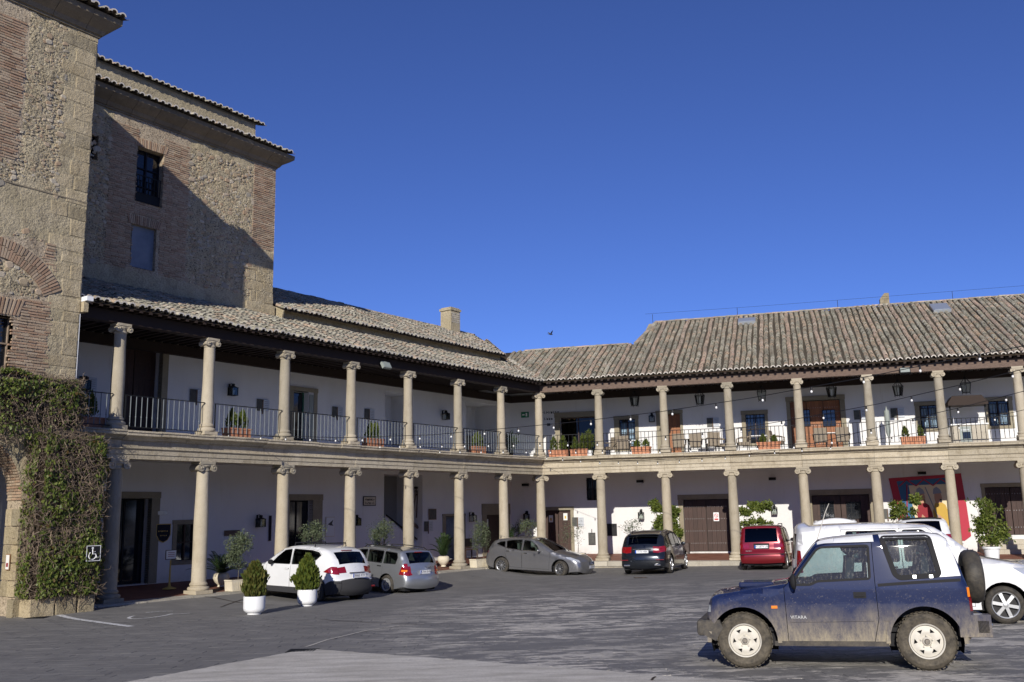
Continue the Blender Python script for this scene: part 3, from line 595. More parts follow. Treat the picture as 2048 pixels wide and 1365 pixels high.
# ---- timber beam and joists under the roof
def beam(root, y0, y1, z0, z1, x0, x1, mat, mt0, mt1, name): return prof_ext(root, name, [(y0, z0), (y1, z0), (y1, z1), (y0, z1)], x0, x1, mat, .4, mt0, mt1)
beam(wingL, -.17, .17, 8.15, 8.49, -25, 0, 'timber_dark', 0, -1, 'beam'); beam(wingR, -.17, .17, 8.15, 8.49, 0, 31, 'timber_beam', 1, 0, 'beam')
beam(wingL, -.14, .14, 8.64, 8.80, -25, 0, 'timber_dark', 0, -1, 'wall_plate'); beam(wingR, -.14, .14, 8.64, 8.80, 0, 31, 'timber_dark', 1, 0, 'wall_plate')
J1 = MB().box(-.055, .055, -.34, WD, 0, .13).mesh('joist', 'timber_dark')
J2 = MB().add([(-.05,-.52,-.0),(.05,-.52,-.0),(.05,-.52,.09),(-.05,-.52,.09),(-.05,.5,.32),(.05,.5,.32),(.05,.5,.47),(-.05,.5,.47)], [(0,1,2,3),(4,7,6,5),(0,4,5,1),(1,5,6,2),(2,6,7,3),(3,7,4,0)]).mesh('rafter', 'timber_dark')
n = int(24.5/.32)
for i in range(n):
    x = -24.6+i*.32
    if x < -.25: put('joist', J1, wingL, (x, 0, 8.50)); put('rafter', J2, wingL, (x, 0, 8.47))
for i in range(int(26/.32)):
    x = .3+i*.32; put('joist', J1, wingR, (x, 0, 8.50)); put('rafter', J2, wingR, (x+.1 if x > .6 else x+.3, 0, 8.50))
# ------------------------------------------------------------------ roofs of barrel tiles
from mathutils import noise as mnoise
def fbm(x, y, s): return mnoise.fractal(Vector((x*s, y*s, 3.7)), 1.0, 2.0, 4)
EV = .55; SL, SR, ZL, ZR = .407, .452, 8.60, 8.65
def zroofL(y): return ZL+SL*(y+EV)
def zroofR(y): return ZR+SR*(y+EV)
def arc_tile(r0, r1, L, th=.014, n=6, up=True, front=True):
    vs = []; fs = []
    for (r, y) in ((r0, 0.), (r1, L)):
        for i in range(n+1):
            a = PI*i/n; x, z = r*math.cos(a), r*math.sin(a)*(.9 if up else -.55); vs.append((x, y, z))
    for i in range(n): fs.append((i, i+1, n+2+i, n+1+i))
    if front:
        o = len(vs)
        for i in range(n+1): a = PI*i/n; q = r0-th; vs.append((q*math.cos(a), 0, q*math.sin(a)*(.9 if up else -.55)))
        for i in range(n): fs.append((i, o+i, o+i+1, i+1))
    return vs, fs
COVER, CANAL = arc_tile(.095, .08, .34, .024), arc_tile(.088, .098, .34, n=4, up=False, front=False)
COVER_E = arc_tile(.108, .086, .42, .042, 8)
PITCH_X, EXPO = .27, .235
tile_meshes = {}
def tile_mesh(k, pink, edge):
    key = (k, pink, edge)
    if key not in tile_meshes:
        mb = MB().add(*(COVER_E if edge else COVER), t=k/9); me = mb.mesh('tile', 'roof_tile', 50)
        a = me.attributes.new('pink', 'FLOAT', 'FACE'); a.data.foreach_set('value', [pink*.6]*len(mb.f))
        if edge: a = me.attributes.new('edge', 'FLOAT', 'FACE'); a.data.foreach_set('value', [0.]*8+[1.]*(len(mb.f)-8))
        tile_meshes[key] = me
    return tile_meshes[key]
def tile_roof(root, name, x0, x1, y0, z0, slope, ymax, keep, frame, pinkevery=0, single=lambda r, x: r == 0, cap=300, jit=1., label=None, ymax_f=None, deck=None):
    rf = empty(name, root); th = math.atan(slope); c, s = math.cos(th), math.sin(th)
    big = MB(); pk = []; cnt = 0; ncol = int((x1-x0)/PITCH_X)
    def place(geo, x, u, h, yaw, pitch, t, p):
        vs, fs = geo; cy, sy = math.cos(yaw), math.sin(yaw); cp, sp = math.cos(pitch), math.sin(pitch); out = []
        for a, b, d in vs:
            a, b = a*cy-b*sy, a*sy+b*cy; b, d = b*cp-d*sp, b*sp+d*cp; b += u; d += h
            out.append((x+a, y0+b*c-d*s, z0+b*s+d*c))
        big.add(out, fs, t); pk.extend([p]*len(fs))
    for i in range(ncol+1):
        x = x0+i*PITCH_X+RNG.uniform(-.014, .014)*jit; col = RNG.uniform(-.008, .012)*jit; wav = RNG.uniform(0, 6.3)
        pink = 1. if pinkevery and (i % pinkevery == pinkevery-1) else 0.
        phase = RNG.uniform(-.1, .1); base_t = RNG.random()
        ym = ymax_f(x) if ymax_f else ymax
        rows = int((ym-y0)/c/EXPO)+1
        for r in range(rows):
            u = r*EXPO+(phase if r else -.0); y = y0+u*c
            if y > ym-.02: break
            if not keep(x, y, z0+slope*(y-y0)): continue
            yaw = RNG.gauss(0, .022)*jit; h = .028+col+RNG.uniform(-.006, .008); pt = -.10+RNG.gauss(0, .012)*jit
            t = (base_t+RNG.choice((0, RNG.random(), RNG.random(), RNG.random())))%1; pp = pink*RNG.uniform(.3, .75)+(0.5 if RNG.random() < .04 else 0)
            xx = x+RNG.gauss(0, .007)*jit+.012*jit*math.sin(u*1.3+wav); h += .022*jit*fbm(x*.35, u*.35, 1.)
            if single(r, x) and cnt < cap:
                cnt += 1; o = put('tile', tile_mesh(RNG.randrange(9), pink > 0, r == 0), rf)
                o.location = (xx, y0+u*c-h*s-(.03 if r == 0 else 0), z0+u*s+h*c-.01); o.rotation_euler = (th+pt, 0, yaw)
            else: place(COVER_E if r == 0 else COVER, xx, u, h, yaw, pt, t, min(pp, 1))
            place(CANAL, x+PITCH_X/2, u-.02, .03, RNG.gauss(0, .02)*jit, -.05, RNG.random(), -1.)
    me = big.mesh('tiles', 'roof_tile', 50); a = me.attributes.new('pink', 'FLOAT', 'FACE'); a.data.foreach_set('value', pk)
    tag(put('tiles', me, rf), kind='stuff')
    if deck: MB().add(*deck).build('roof_deck', 'soil', rf)
    return rf
def both_keep(own):
    if own == 'L':
        def k(x, y, z):
            w = FL.w(x, y); lx, ly = FR.l(w); return not (ly > -1. and lx > -3 and zroofR(ly) > z+.02 and y < 5.5 and x > -4) if ly > -EV else True
    else:
        def k(x, y, z):
            w = FR.w(x, y); lx, ly = FL.l(w); return not (lx < 3 and zroofL(ly) > z+.02 and ly < 3.6 and x < 4) if ly > -EV else True
    return k
def deck_poly(pts, fn, dz=-.035, th=.05):
    n = len(pts); vs = [(x, y, fn(y)+dz) for x, y in pts]+[(x, y, fn(y)+dz-th) for x, y in pts]
    return vs, [tuple(range(n)), tuple(range(n, 2*n))[::-1]]+[(i, i+n, (i+1) % n+n, (i+1) % n) for i in range(n)]
me_ = .9
rfL = tile_roof(wingL, 'roof', -24.0, 3.2, -EV, ZL, SL, 3.5, both_keep('L'), FL, 0, lambda r, x: r < 3, 300, 1.9,
    deck=deck_poly([(-24.05, -.52), (-.52*MIT-.1, -.52), (3.55*MIT+.3, 3.55), (-24.05, 3.55)], zroofL))
def ymaxR(x): return 5. if x < 4.1 else min(9.3, 5+(x-4.1)/.15)
rfR = tile_roof(wingR, 'roof', -2.6, 31, -EV, ZR, SR, 9.3, both_keep('R'), FR, 5, lambda r, x: (r < 3 and x < 24), 300, 1.5, ymax_f=ymaxR,
    deck=deck_poly([(.40, -.52), (31, -.52), (31, 9.3), (4.75, 9.3), (4.1, 5), (-3.6, 5)], zroofR))
ZU, SU = 10.58, .449
def zroofU(y): return ZU+SU*(y-3.1)
rfU = tile_roof(wingL, 'roof', -13.4, 5.2, 3.1, ZU, SU, 8., lambda x, y, z: x < MIT*y-.55, FL, 0, lambda r, x: r == 0, 80, 2.,
    deck=deck_poly([(-13.5, 3.13), (3.12*MIT-.55, 3.13), (8*MIT-.55, 8), (-13.5, 8)], zroofU))
MB().box(-13.2, 1.65, 3.46, 3.6, 9.6, 10.62).build('parapet', 'render_coat', wingL)
MB().prism([(3.1, 10.5), (8, 12.68), (8, 9), (3.55, 9)], -13.5, -13.45, 'x').build('gable', 'render_coat', wingL)
def ridge(root, a, b, z, y, r=.13, step=.36, name='ridge_tile', lim=300):
    d = Vector((b[0]-a[0], b[1]-a[1], b[2]-a[2])); L = d.length; d.normalize(); q = d.to_track_quat('Y', 'Z').to_euler()
    for i in range(min(int(L/step), lim)):
        p = Vector(a)+d*(i*step); o = put(name, tile_mesh(RNG.randrange(9), i % 3 == 0, False), root, p+Vector((0, 0, RNG.uniform(-.01, .012)))); o.scale = (1.35, 1.05, 1.2)
        o.rotation_euler = (q.x+.03, q.y, q.z+RNG.gauss(0, .02))
ridge(rfR, (-2.0, 5, zroofR(5)), (4.1, 5, zroofR(5)), 0, 0); ridge(rfR, (4.75, 9.3, zroofR(9.3)), (30.5, 9.3, zroofR(9.3)), 0, 0)
ridge(rfR, (4.15, 5, zroofR(5)+.03), (4.75, 9.3, zroofR(9.3)+.03), 0, 0); ridge(rfU, (-13, 8, zroofU(8)), (5, 8, zroofU(8)), 0, 0)
MB().prism([(5, 11.15), (9.3, 13.05), (9.3, 9), (5, 9)], 4.3, 4.5, 'x').build('gable', 'render_coat', wingR)
mb = MB(); vy = [(-.6+4.15*i/30) for i in range(31)]
for i, y in enumerate(vy): # mortar fillet in the valley
    w = FR.w(-y*MIT, y); z = max(zroofR(y), zroofL(y))+.055+.02*math.sin(i*2.1)
    for s_ in (-1, 1): mb.v.append((-y*MIT+.13*s_, y+.03, z))
mb.f = [(2*i, 2*i+1, 2*i+3, 2*i+2) for i in range(30)]; mb.t = [.5]*30; mb.m = [0]*30; mb.build('valley_mortar', 'kerb_stone', rfR)
# back slopes so the roofs are solid seen from elsewhere
MB().add([(4.3, 9.3, 13.0), (31, 9.3, 13.0), (31, 15, 10), (4.3, 15, 10)], [(0, 1, 2, 3)]).add([(-8, 5, 11.15), (4.3, 5, 11.15), (4.3, 10, 9), (-8, 10, 9)], [(0, 1, 2, 3)]).build('rear_slope', 'roof_tile', rfR)
MB().add([(-15.3, 8, 12.7), (6, 8, 12.7), (6, 13, 10), (-15.3, 13, 10)], [(0, 1, 2, 3)]).build('rear_slope', 'roof_tile', rfU)
def px_rect_slope(fr, zf, pts):                    # photo pixels -> points on a roof plane z = zf(y)
    out = []; n = Vector((-fr.s, fr.c))
    for px, py in pts:
        r = ray(px, py); lo, hi = 20., 90.
        def g(t): lx, ly = fr.l((r.x*t, r.y*t)); return CAMZ+r.z*t-zf(ly)
        for _ in range(50):
            m_ = (lo+hi)/2
            if g(lo)*g(m_) <= 0: hi = m_
            else: lo = m_
        lx, ly = fr.l((r.x*lo, r.y*lo)); out.append((lx, ly))
    return out
for pts in (((1471, 651), (1508, 651), (1514, 640), (1482, 640)), ((1868, 627), (1907, 626), (1890, 612), (1856, 612))):
    q = px_rect_slope(FR, zroofR, pts); xa, xb = (q[0][0]+q[3][0])/2, (q[1][0]+q[2][0])/2; ya, yb = q[0][1], q[2][1]; sk = empty('skylight', rfR)
    ya, yb = min(ya, yb), max(ya, yb); yb = max(yb, ya+.55)
    def sl(x, y, h): return (x, y-h*.4, zroofR(y)+h*.92)
    def sbox(x0, x1, y0, y1, h0, h1): return [sl(x0,y0,h0), sl(x1,y0,h0), sl(x1,y1,h0), sl(x0,y1,h0), sl(x0,y0,h1), sl(x1,y0,h1), sl(x1,y1,h1), sl(x0,y1,h1)], [(0,3,2,1),(4,5,6,7),(0,1,5,4),(1,2,6,5),(2,3,7,6),(3,0,4,7)]
    MB().add(*sbox(xa, xb, ya, yb, .0, .16)).build('frame', 'zinc', sk); MB().add(*sbox(xa+.07, xb-.07, ya+.07, yb-.07, .161, .17)).build('pane', 'zinc', sk)
def chimney(root, fr, y, pl, pr, pt, pb, slant=False):
    xa, z1 = onwall(fr, y, pl, pt); xb, z0 = onwall(fr, y, pr, pb); c = empty('chimney', root)
    if not slant: m_ = (xa+xb)/2; q = (xb-xa)*.3; xa, xb = m_-q, m_+q
    d = .8*(xb-xa)
    if slant: MB().prism([(xa, z0-.6), (xb, z0-.6), (xb, z1), (xa+.25, z1), (xa, z1-.3)], y-d/2, y+d/2).build('stack', 'ashlar', c)
    else:
        MB().box(xa+.06, xb-.06, y-d/2, y+d/2, z0-1.2, z1-.2).build('stack', 'render_coat', c); MB().box(xa, xb, y-d/2-.05, y+d/2+.05, z1-.198, z1-.07).box(xa+.08, xb-.08, y-d/2+.02, y+d/2-.02, z1-.068, z1).build('cap', 'render_coat', c)
        for i in range(5):
            for j in range(3): w = (xb-xa-.2)/3; MB().box(xa+.1+j*w+(.06 if i % 2 else 0), xa+.1+(j+1)*w-.03+(.06 if i % 2 else 0), y-d/2-.012, y-d/2+.02, z1-.4-i*.12, z1-.32-i*.12, t=RNG.random()).build('brick', 'kerb_stone', c)
chimney(rfU, FL, 7.6, 883, 918, 613, 660); chimney(rfR, FR, 9.7, 1758, 1779, 589, 612, True)
gq = [onwall(FL, 9.5, px, py) for px, py in ((940, 684), (975, 681), (1024, 722), (1024, 760), (940, 760))]
gb = thing('gabled_annex', 'small rendered gable with a tiled verge rising behind the meeting point of the two roofs', 'building', FL.w(0, 0), FL.a)
MB().prism(gq, 9.5, 12).build('wall', 'render_coat', gb, fix=True); ridge(gb, (gq[1][0], 9.6, gq[1][1]), (gq[2][0], 9.6, gq[2][1]), 0, 0, name='tile')
# lightning wire along the main ridge
wr = thing('ridge_wire', 'thin lightning wire on short posts along the main ridge', 'wire', FR.w(4.4, 9.3, 13), FR.a)
zz = zroofR(9.3)-13
for px in (1305, 1475, 1677, 1909): x = onwall(FR, 9.3, px, 630)[0]-4.4; MB().tube([(x, 0, zz), (x, 0, zz+.5)], .013, 5).build('post', 'iron', wr)
MB().tube([(-.3, 0, zz+.55), (6, 0, zz+.5), (12, 0, zz+.5), (26, 0, zz+.52)], .006, 4).build('wire', 'iron', wr)
# ------------------------------------------------------------------ towers
from mathutils import noise as mnoise
def in_poly(x, z, P):
    c = False; n = len(P); j = n-1
    for i in range(n):
        if (P[i][1] > z) != (P[j][1] > z) and x < (P[j][0]-P[i][0])*(z-P[i][1])/(P[j][1]-P[i][1])+P[i][0]: c = not c
        j = i
    return c
def cdt_sheet(outer, holes, step, regions=()):
    # triangulated 2D sheet with exact outlines; returns verts, tris grouped by region index (-1 = plain)
    pts = [Vector(p) for p in outer]; faces = []; edges = [(i, (i+1) % len(outer)) for i in range(len(outer))]
    for h in list(holes)+[r for r in regions]:
        o = len(pts); pts += [Vector(p) for p in h]; edges += [(o+i, o+(i+1) % len(h)) for i in range(len(h))]
    xs_ = [p[0] for p in outer]; zs_ = [p[1] for p in outer]
    z = min(zs_)+step/2
    while z < max(zs_):
        x = min(xs_)+step/2
        while x < max(xs_):
            px, pz = x+RNG.uniform(-.13, .13)*step, z+RNG.uniform(-.13, .13)*step
            if in_poly(px, pz, outer): pts.append(Vector((px, pz)))
            x += step
        z += step
    v, e, f, *_ = geometry.delaunay_2d_cdt(pts, edges, [], 0, 1e-5)
    groups = {}
    for t in f:
        cx = sum(v[i][0] for i in t)/len(t); cz = sum(v[i][1] for i in t)/len(t)
        if not in_poly(cx, cz, outer) or any(in_poly(cx, cz, h) for h in holes): continue
        k = next((i for i, r in enumerate(regions) if in_poly(cx, cz, r)), -1); groups.setdefault(k, []).append(tuple(t))
    return v, groups
def fbm(x, y, s): return mnoise.fractal(Vector((x*s, y*s, 3.7)), 1.0, 2.0, 4)
def rough_wall(root, name, outer, holes, y, zonef, amp, step=.13):
    v, g = cdt_sheet(outer, holes, step); byz = {}
    for t in g.get(-1, []):
        cx = sum(v[i][0] for i in t)/3; cz = sum(v[i][1] for i in t)/3; byz.setdefault(zonef(cx, cz), []).append(t)
    mb = MB(); mats = list(byz); 
    mb.v = [(p[0], y+amp(p[0], p[1])*fbm(p[0], p[1], 3.1), p[1]) for p in v]
    for k, m_ in enumerate(mats):
        for t in byz[m_]: mb.f.append(t); mb.m.append(k); mb.t.append(.5)
    return mb.build(name, mats, root, 80)
def lump(seed):
    rg = random.Random(seed); vs = []; fs = []; n = 8
    sq = rg.uniform(.5, .95)
    for j, (r, y) in enumerate(((1., .3), (.97, -.1), (.68, -.6))):
        for i in range(n):
            a = 2*PI*i/n+rg.uniform(-.2, .2); q = r*rg.uniform(.8, 1.1); ca, sa = math.cos(a), math.sin(a)
            m_ = max(abs(ca), abs(sa)); q *= (1-sq*.5)+sq*.5/m_; vs.append((ca*q, y*.6, sa*q))
    for j in range(2):
        for i in range(n): fs.append((j*n+i, j*n+(i+1) % n, (j+1)*n+(i+1) % n, (j+1)*n+i))
    fs.append(tuple(range(2*n, 3*n))); return vs, fs
LUMPS = [lump(i) for i in range(10)]
LM = [MB().add(*l, t=i/10).mesh('stone', 'rubble', 30) for i, l in enumerate(LUMPS)]
def stones(root, n, region, y, smin, smax, single=300, flat=.35, name='stone', minpx=0.):
    mb = MB(); placed = []; cnt = 0; tries = 0
    cand = []
    while len(cand) < n and tries < n*30:
        tries += 1; x, z = region(); s_ = smin+(smax-smin)*RNG.random()**2.6
        if any(abs(x-a)*.8 < s_+b and abs(z-c) < (s_+b)*.7 for a, c, b in placed[-500:]): continue
        placed.append((x, z, s_)); cand.append((x, z, s_))
    cand.sort(key=lambda q: -q[2])
    for x, z, s_ in cand:
        k = RNG.randrange(10); ar = RNG.uniform(.45, .85)
        if cnt < single and s_ > minpx:
            cnt += 1; o = put(name, LM[k], root, (x, y+.0, z)); o.scale = (s_, s_*flat+.01, s_*ar); o.rotation_euler = (0, RNG.uniform(-.25, .25), 0)
        else: mb.add([(x+a*s_, y+b*(s_*flat+.01), z+c*s_*ar) for a, b, c in LUMPS[k][0]], LUMPS[k][1], RNG.random())
    if mb.f: tag(mb.build(name+'s', 'rubble', root, 30), kind='stuff')
BRK = MB().box(-.5, .5, -.5, .5, -.5, .5)
BM = [MB().box(-.5, .5, -.5, .5, -.5, .5, t=i/8).mesh('brick', 'brick') for i in range(8)]
class Bricks:
    def __init__(s, root, cap=300): s.root, s.cap, s.n, s.mb = root, cap, 0, MB()
    def put(s, x, z, w, h, y, a=0., d=.07):
        y += RNG.uniform(-.008, .01)
        if s.n < s.cap:
            s.n += 1; o = put('brick', BM[RNG.randrange(8)], s.root, (x, y+d/2, z)); o.scale = (w, d, h); o.rotation_euler = (0, -a, 0)
        else:
            c, q = math.cos(a), math.sin(a); s.mb.obox((x, y+d/2, z), (w/2*c, 0, w/2*q), (0, d/2, 0), (-h/2*q, 0, h/2*c), RNG.random())
    def field(s, x0, x1, z0, z1, y, ok=None, ragged=0.):
        z = z0; r = 0
        while z < z1:
            a, b = x0-(RNG.uniform(0, ragged)), x1+RNG.uniform(0, ragged); x = a+(RNG.uniform(-.1, 0)); dz = RNG.uniform(-.006, .006)
            while x < b:
                w = RNG.uniform(.2, .3); xa, xb = max(a, x), min(b, x+w)
                if xb-xa > .06 and (ok is None or ok((xa+xb)/2, z)): s.put((xa+xb)/2, z+dz+RNG.uniform(-.004, .004), xb-xa-.018, RNG.uniform(.040, .052), y-.02, RNG.uniform(-.012, .012))
                x += w
            z += .077; r += 1
    def ring(s, cx, cz, r0, r1, a0, a1, y):
        n = int((r0+r1)/2*(a1-a0)/.078); n = max(n, 3)
        for i in range(n+1):
            a = a0+(a1-a0)*i/n; h = min(.055, .8*(a1-a0)/n*(r0+r1)/2)
            if r1-r0 > .42: k = RNG.uniform(.4, .6); seg = ((r0, r0+(r1-r0)*k), (r0+(r1-r0)*k, r1))
            else: seg = ((r0, r1),)
            for p, q in seg: m_ = (p+q)/2; s.put(cx+m_*math.cos(a), cz+m_*math.sin(a), q-p-.02, h, y-.03, a+RNG.uniform(-.02, .02), .09)
    def done(s):
        if s.mb.f: tag(s.mb.build('bricks', 'brick', s.root), kind='stuff')
def block(root, name, mat, x0, x1, y0, y1, z0, z1, j=.012):
    mb = MB(); q = min(.03, (x1-x0)*.1, (z1-z0)*.1); R_ = lambda: RNG.uniform(-j, j)
    o = [(x0+R_(), z0+R_()), (x1+R_(), z0+R_()), (x1+R_(), z1+R_()), (x0+R_(), z1+R_())]
    i = [(x0+q+R_(), z0+q+R_()), (x1-q+R_(), z0+q+R_()), (x1-q+R_(), z1-q+R_()), (x0+q+R_(), z1-q+R_())]
    vs = [(a, y1, b) for a, b in o]+[(a, y0+q*.7, b) for a, b in o]+[(a, y0+RNG.uniform(-.005, .005), b) for a, b in i]
    mb.add(vs, [(0,1,5,4),(1,2,6,5),(2,3,7,6),(3,0,4,7),(4,5,9,8),(5,6,10,9),(6,7,11,10),(7,4,8,11),(8,9,10,11)], RNG.random()); return mb.build(name, mat, root)
def coved_cornice(root, x0, x1, yw, z, out, zt, mat, mitre_right=True, step=1.05):
    P = [(yw+.1, z), (yw-.05, z), (yw-.05, z+.06), (yw-.1, z+.07), (yw-out*.32, z+(zt-z)*.32), (yw-out*.7, z+(zt-z)*.55), (yw-out*.93, z+(zt-z)*.72), (yw-out*.95, zt), (yw+.1, zt)]
    x = x0
    while x < x1-.01:
        xe = min(x+step*RNG.uniform(.85, 1.15), x1)
        if x1-xe < .4: xe = x1
        n = len(P); last = mitre_right and xe == x1
        vs = [(x+.006, y, q) for y, q in P]+[(xe-.006+((yw-y) if last else 0), y, q) for y, q in P]
        MB().add(vs, [tuple(range(n))[::-1], tuple(range(n, 2*n))]+[(i, (i+1) % n, n+(i+1) % n, n+i) for i in range(n)], RNG.random()).build('cornice_block', mat, root, fix=True); x = xe
    if mitre_right:  # return along the side
        Q = [(x1+(yw-y), q) for y, q in P]; n = len(P); vs = [(Q[i][0], P[i][0]+.002, Q[i][1]) for i in range(n)]+[(Q[i][0], yw+6, Q[i][1]) for i in range(n)]
        MB().add(vs, [tuple(range(n))[::-1], tuple(range(n, 2*n))]+[(i, (i+1) % n, n+(i+1) % n, n+i) for i in range(n)], .5).build('cornice_block', mat, root, fix=True)
def eave_row(root, x0, x1, y, z, slope=.36, rows=3, single=True):
    return tile_roof(root, 'roof', x0, x1, y, z, slope, y+rows*.29, lambda *a: True, None, 0, lambda r, x: r == 0 and single, 60, 1.4)
YT = -.7
twr = thing('stone_tower', 'tall rubble and brick tower with stone corner blocks at the far left', 'tower', FL.w(0, 0), FL.a)
XC = -24.06
def arcpts(cx, cz, r, a0, a1, n): return [(cx+r*math.cos(a0+(a1-a0)*i/n), cz+r*math.sin(a0+(a1-a0)*i/n)) for i in range(n+1)]
ACX, ACZ, AR_ = -27.13, 2.95, 1.87
arch_hole = [(ACX+AR_, -.2)]+arcpts(ACX, ACZ, AR_, 0, PI, 16)+[(ACX-AR_, -.2)]
whole = [(-27.15, 6.32), (-25.85, 6.32), (-25.85, 7.72), (-27.15, 7.72)]
def zoneT(x, z):
    if 9.85 < z+.25*math.sin(x*3) < 11.35: return 'render_coat'
    if z < 5.2: return 'render_coat'
    if x > -24.95 and z > 5.2: return 'render_coat'
    if z < 9.9: return 'brick_mortar' if not (math.hypot(x+26.5, z-7.7) < 1.5 and z > 8.3) else 'rough_mortar'
    if -27.5 < x < -26.05 and z > 11.9: return 'brick_mortar'
    return 'rough_mortar'
rough_wall(twr, 'wall', [(-31, -.3), (XC, -.3), (XC, 16.45), (-31, 16.45)], [arch_hole, whole], YT, zoneT, lambda x, z: .012 if zoneT(x, z) != 'rough_mortar' else .05, .14)
MB().add([(XC, YT, -.3), (XC, 11, -.3), (XC, 11, 16.45), (XC, YT, 16.45)], [(0, 1, 2, 3)]).add([(-31, YT, -.3), (-31, 11, -.3), (-31, 11, 16.45), (-31, YT, 16.45)], [(0, 1, 2, 3)]).add([(-31, 11, -.3), (XC, 11, -.3), (XC, 11, 16.45), (-31, 11, 16.45)], [(0, 1, 2, 3)]).build('side_wall', 'render_coat', twr)
# arch passage
mb = MB(); q = arch_hole; n = len(q)
for a, b in zip(q[:-1], q[1:]): mb.add([(a[0], YT, a[1]), (b[0], YT, b[1]), (b[0], YT+.75, b[1]), (a[0], YT+.75, a[1])], [(0, 1, 2, 3)])
mb.build('arch_soffit', 'brick_mortar', twr)
MB().box(-30.9, -24.12, 6., 6.1, -.2, 5.5).box(-24.2, -24.12, .06, 6., -.2, 5.5).box(-30.9, -24.12, .06, 6., 5.4, 5.5).build('passage_wall', 'plaster', twr)
MB().box(-30.8, -24.21, 5.93, 5.99, .0, .9).build('passage_dado', 'wall_skirt', twr)
bk = Bricks(twr)
bk.ring(-26.5, 7.7, 1.55, 2.1, math.radians(28), math.radians(150), YT)
cxw = -26.5
for i in range(17):                               # flat arch over the window
    u = -.72+1.5*i/16; bk.put(cxw+u*1.02, 7.98, .46, .05, YT-.03, PI/2-u*.38, .09)
def brick_ok(x, z):
    if whole[0][0]-.02 < x < whole[1][0] and 6.3 < z < 8.25: return False
    if z > 7.72 and x < -25.72+.3*(z-7.75): return False
    d = math.hypot(x+26.5, z-7.7)
    if z > 8.25 and d < 2.15: return False
    return True
bk.field(-25.85, -24.95, 6.05, 8.7, YT, brick_ok, .14); bk.field(-26.2, -24.92, 8.25, 9.9, YT, brick_ok, .12); bk.field(-27.4, -26.15, 12.0, 16.0, YT, None, .1)
bk.field(-27.4, -25.2, 5.75, 6.25, YT, None, .1)
mb_s = MB(); nb = 0
for i in range(38):                               # brick soffit of the arch: courses run through the wall
    a = .03+i*.0415; y_ = YT+.01+(RNG.uniform(-.1, 0) if i % 2 else 0)
    while y_ < YT+.74:
        w = RNG.uniform(.2, .29); y0_, y1_ = max(y_, YT+.005), min(y_+w, YT+.745); y_ += w
        if y1_-y0_ < .05: continue
        o = put('brick', BM[RNG.randrange(8)], twr, (ACX+(AR_-.005)*math.cos(a), (y0_+y1_)/2, ACZ+(AR_-.005)*math.sin(a))); o.scale = (.05+RNG.uniform(0, .02), y1_-y0_-.015, .05); o.rotation_euler = (0, -a, 0)
bk.done()
z = .55                                           # pier blocks beside the arch, then corner blocks
for (a, b) in ((.06, .5),): block(twr, 'plinth_stone', 'ashlar', -25.40, -25.18, YT-.14, YT+.1, -.1, .5); 
r = 0
while z < 2.75:
    h = RNG.uniform(.34, .48); c_ = RNG.uniform(.25, .5); q = RNG.uniform(0, .02); MB().box(-25.30-q, -25.22, YT-.02, YT+c_-.02, z, z+h-.03, t=RNG.random()).build('quoin_stone', 'ashlar', twr); MB().box(-25.29, -25.22, YT+c_, YT+.74, z, z+h-.03, t=RNG.random()).build('quoin_stone', 'ashlar', twr); z += h
z = 4.7; r = 0
while z < 16.3:
    h = RNG.uniform(.3, .52); w = (.98 if r % 2 else .55)+RNG.uniform(-.12, .1); e = min(z+h-.025, 16.38)
    if w > .8 and RNG.random() < .55: c_ = XC-w*RNG.uniform(.35, .6); block(twr, 'quoin_stone', 'ashlar', XC-w, c_-.015, YT-.010, YT+.05, z, e, .02); block(twr, 'quoin_stone', 'ashlar', c_, XC+.012, YT-.014, YT+.05, z, e, .02)
    else: block(twr, 'quoin_stone', 'ashlar', XC-w, XC+.012, YT-.014, YT+.05, z, e, .02)
    z += h; r += 1
def regT():
    while True:
        x, z = RNG.uniform(-29, -24.6), RNG.uniform(8.2, 16.3)
        if zoneT(x, z) == 'rough_mortar': return x, z
stones(twr, 1700, regT, YT+.0, .03, .17, 300, .35, 'rubble_stone')
MB().box(-31, XC+.01, YT-.02, YT+.02, 11.3, 11.33).build('string_course', 'cornice_stone', twr)
bar_window(twr, (-27.15, -25.85, 6.32, 7.72), YT+.1, iron=False, frame='twig', mat='pane_dark', cols=3, rows=2)
coved_cornice(twr, -31, XC, YT, 16.4, .50, 17.0, 'cornice_stone'); eave_row(twr, -31, XC+.36, YT-.62, 17.02)
MB().add([(-31, YT-.5, 17.0), (XC+.42, YT-.4, 16.98), (XC-2, 5, 19), (-31, 5, 19)], [(0, 1, 2, 3)]).add([(XC+.42, YT-.4, 16.98), (XC+.42, 11, 16.98), (XC-2, 5, 19)], [(0, 1, 2)]).build('roof_slope', 'roof_tile', twr)
# brick tower behind the left wing
YM = 3.5; mtw = thing('brick_tower', 'square brick and rubble tower with barred window rising behind the left wing roof', 'tower', FL.w(0, 0), FL.a)
XM = -13.75; mh = [[(-19.97, 13.4), (-18.9, 13.4), (-18.9, 15.42), (-19.97, 15.42)], [(-20.02, 11.02), (-19.06, 11.02), (-19.06, 12.55), (-20.02, 12.55)], [(-22.6, 14.42), (-21.45, 14.42), (-21.45, 15.3), (-22.6, 15.3)]]
def zoneM(x, z):
    if -20.95 < x < -17.8 and z > 10.9: return 'brick_mortar'
    if x > -14.9 and z > 12.9: return 'brick_mortar'
    if z > 16.1: return 'render_coat'
    return 'rough_mortar' if z > 10.9 else 'render_coat'
rough_wall(mtw, 'wall', [(-25.5, 8.5), (-13.3, 8.5), (-13.62, 10.2), (XM, 11), (XM, 16.5), (-25.5, 16.5)], mh, YM, zoneM, lambda x, z: .012 if zoneM(x, z) == 'brick_mortar' else .05, .16)
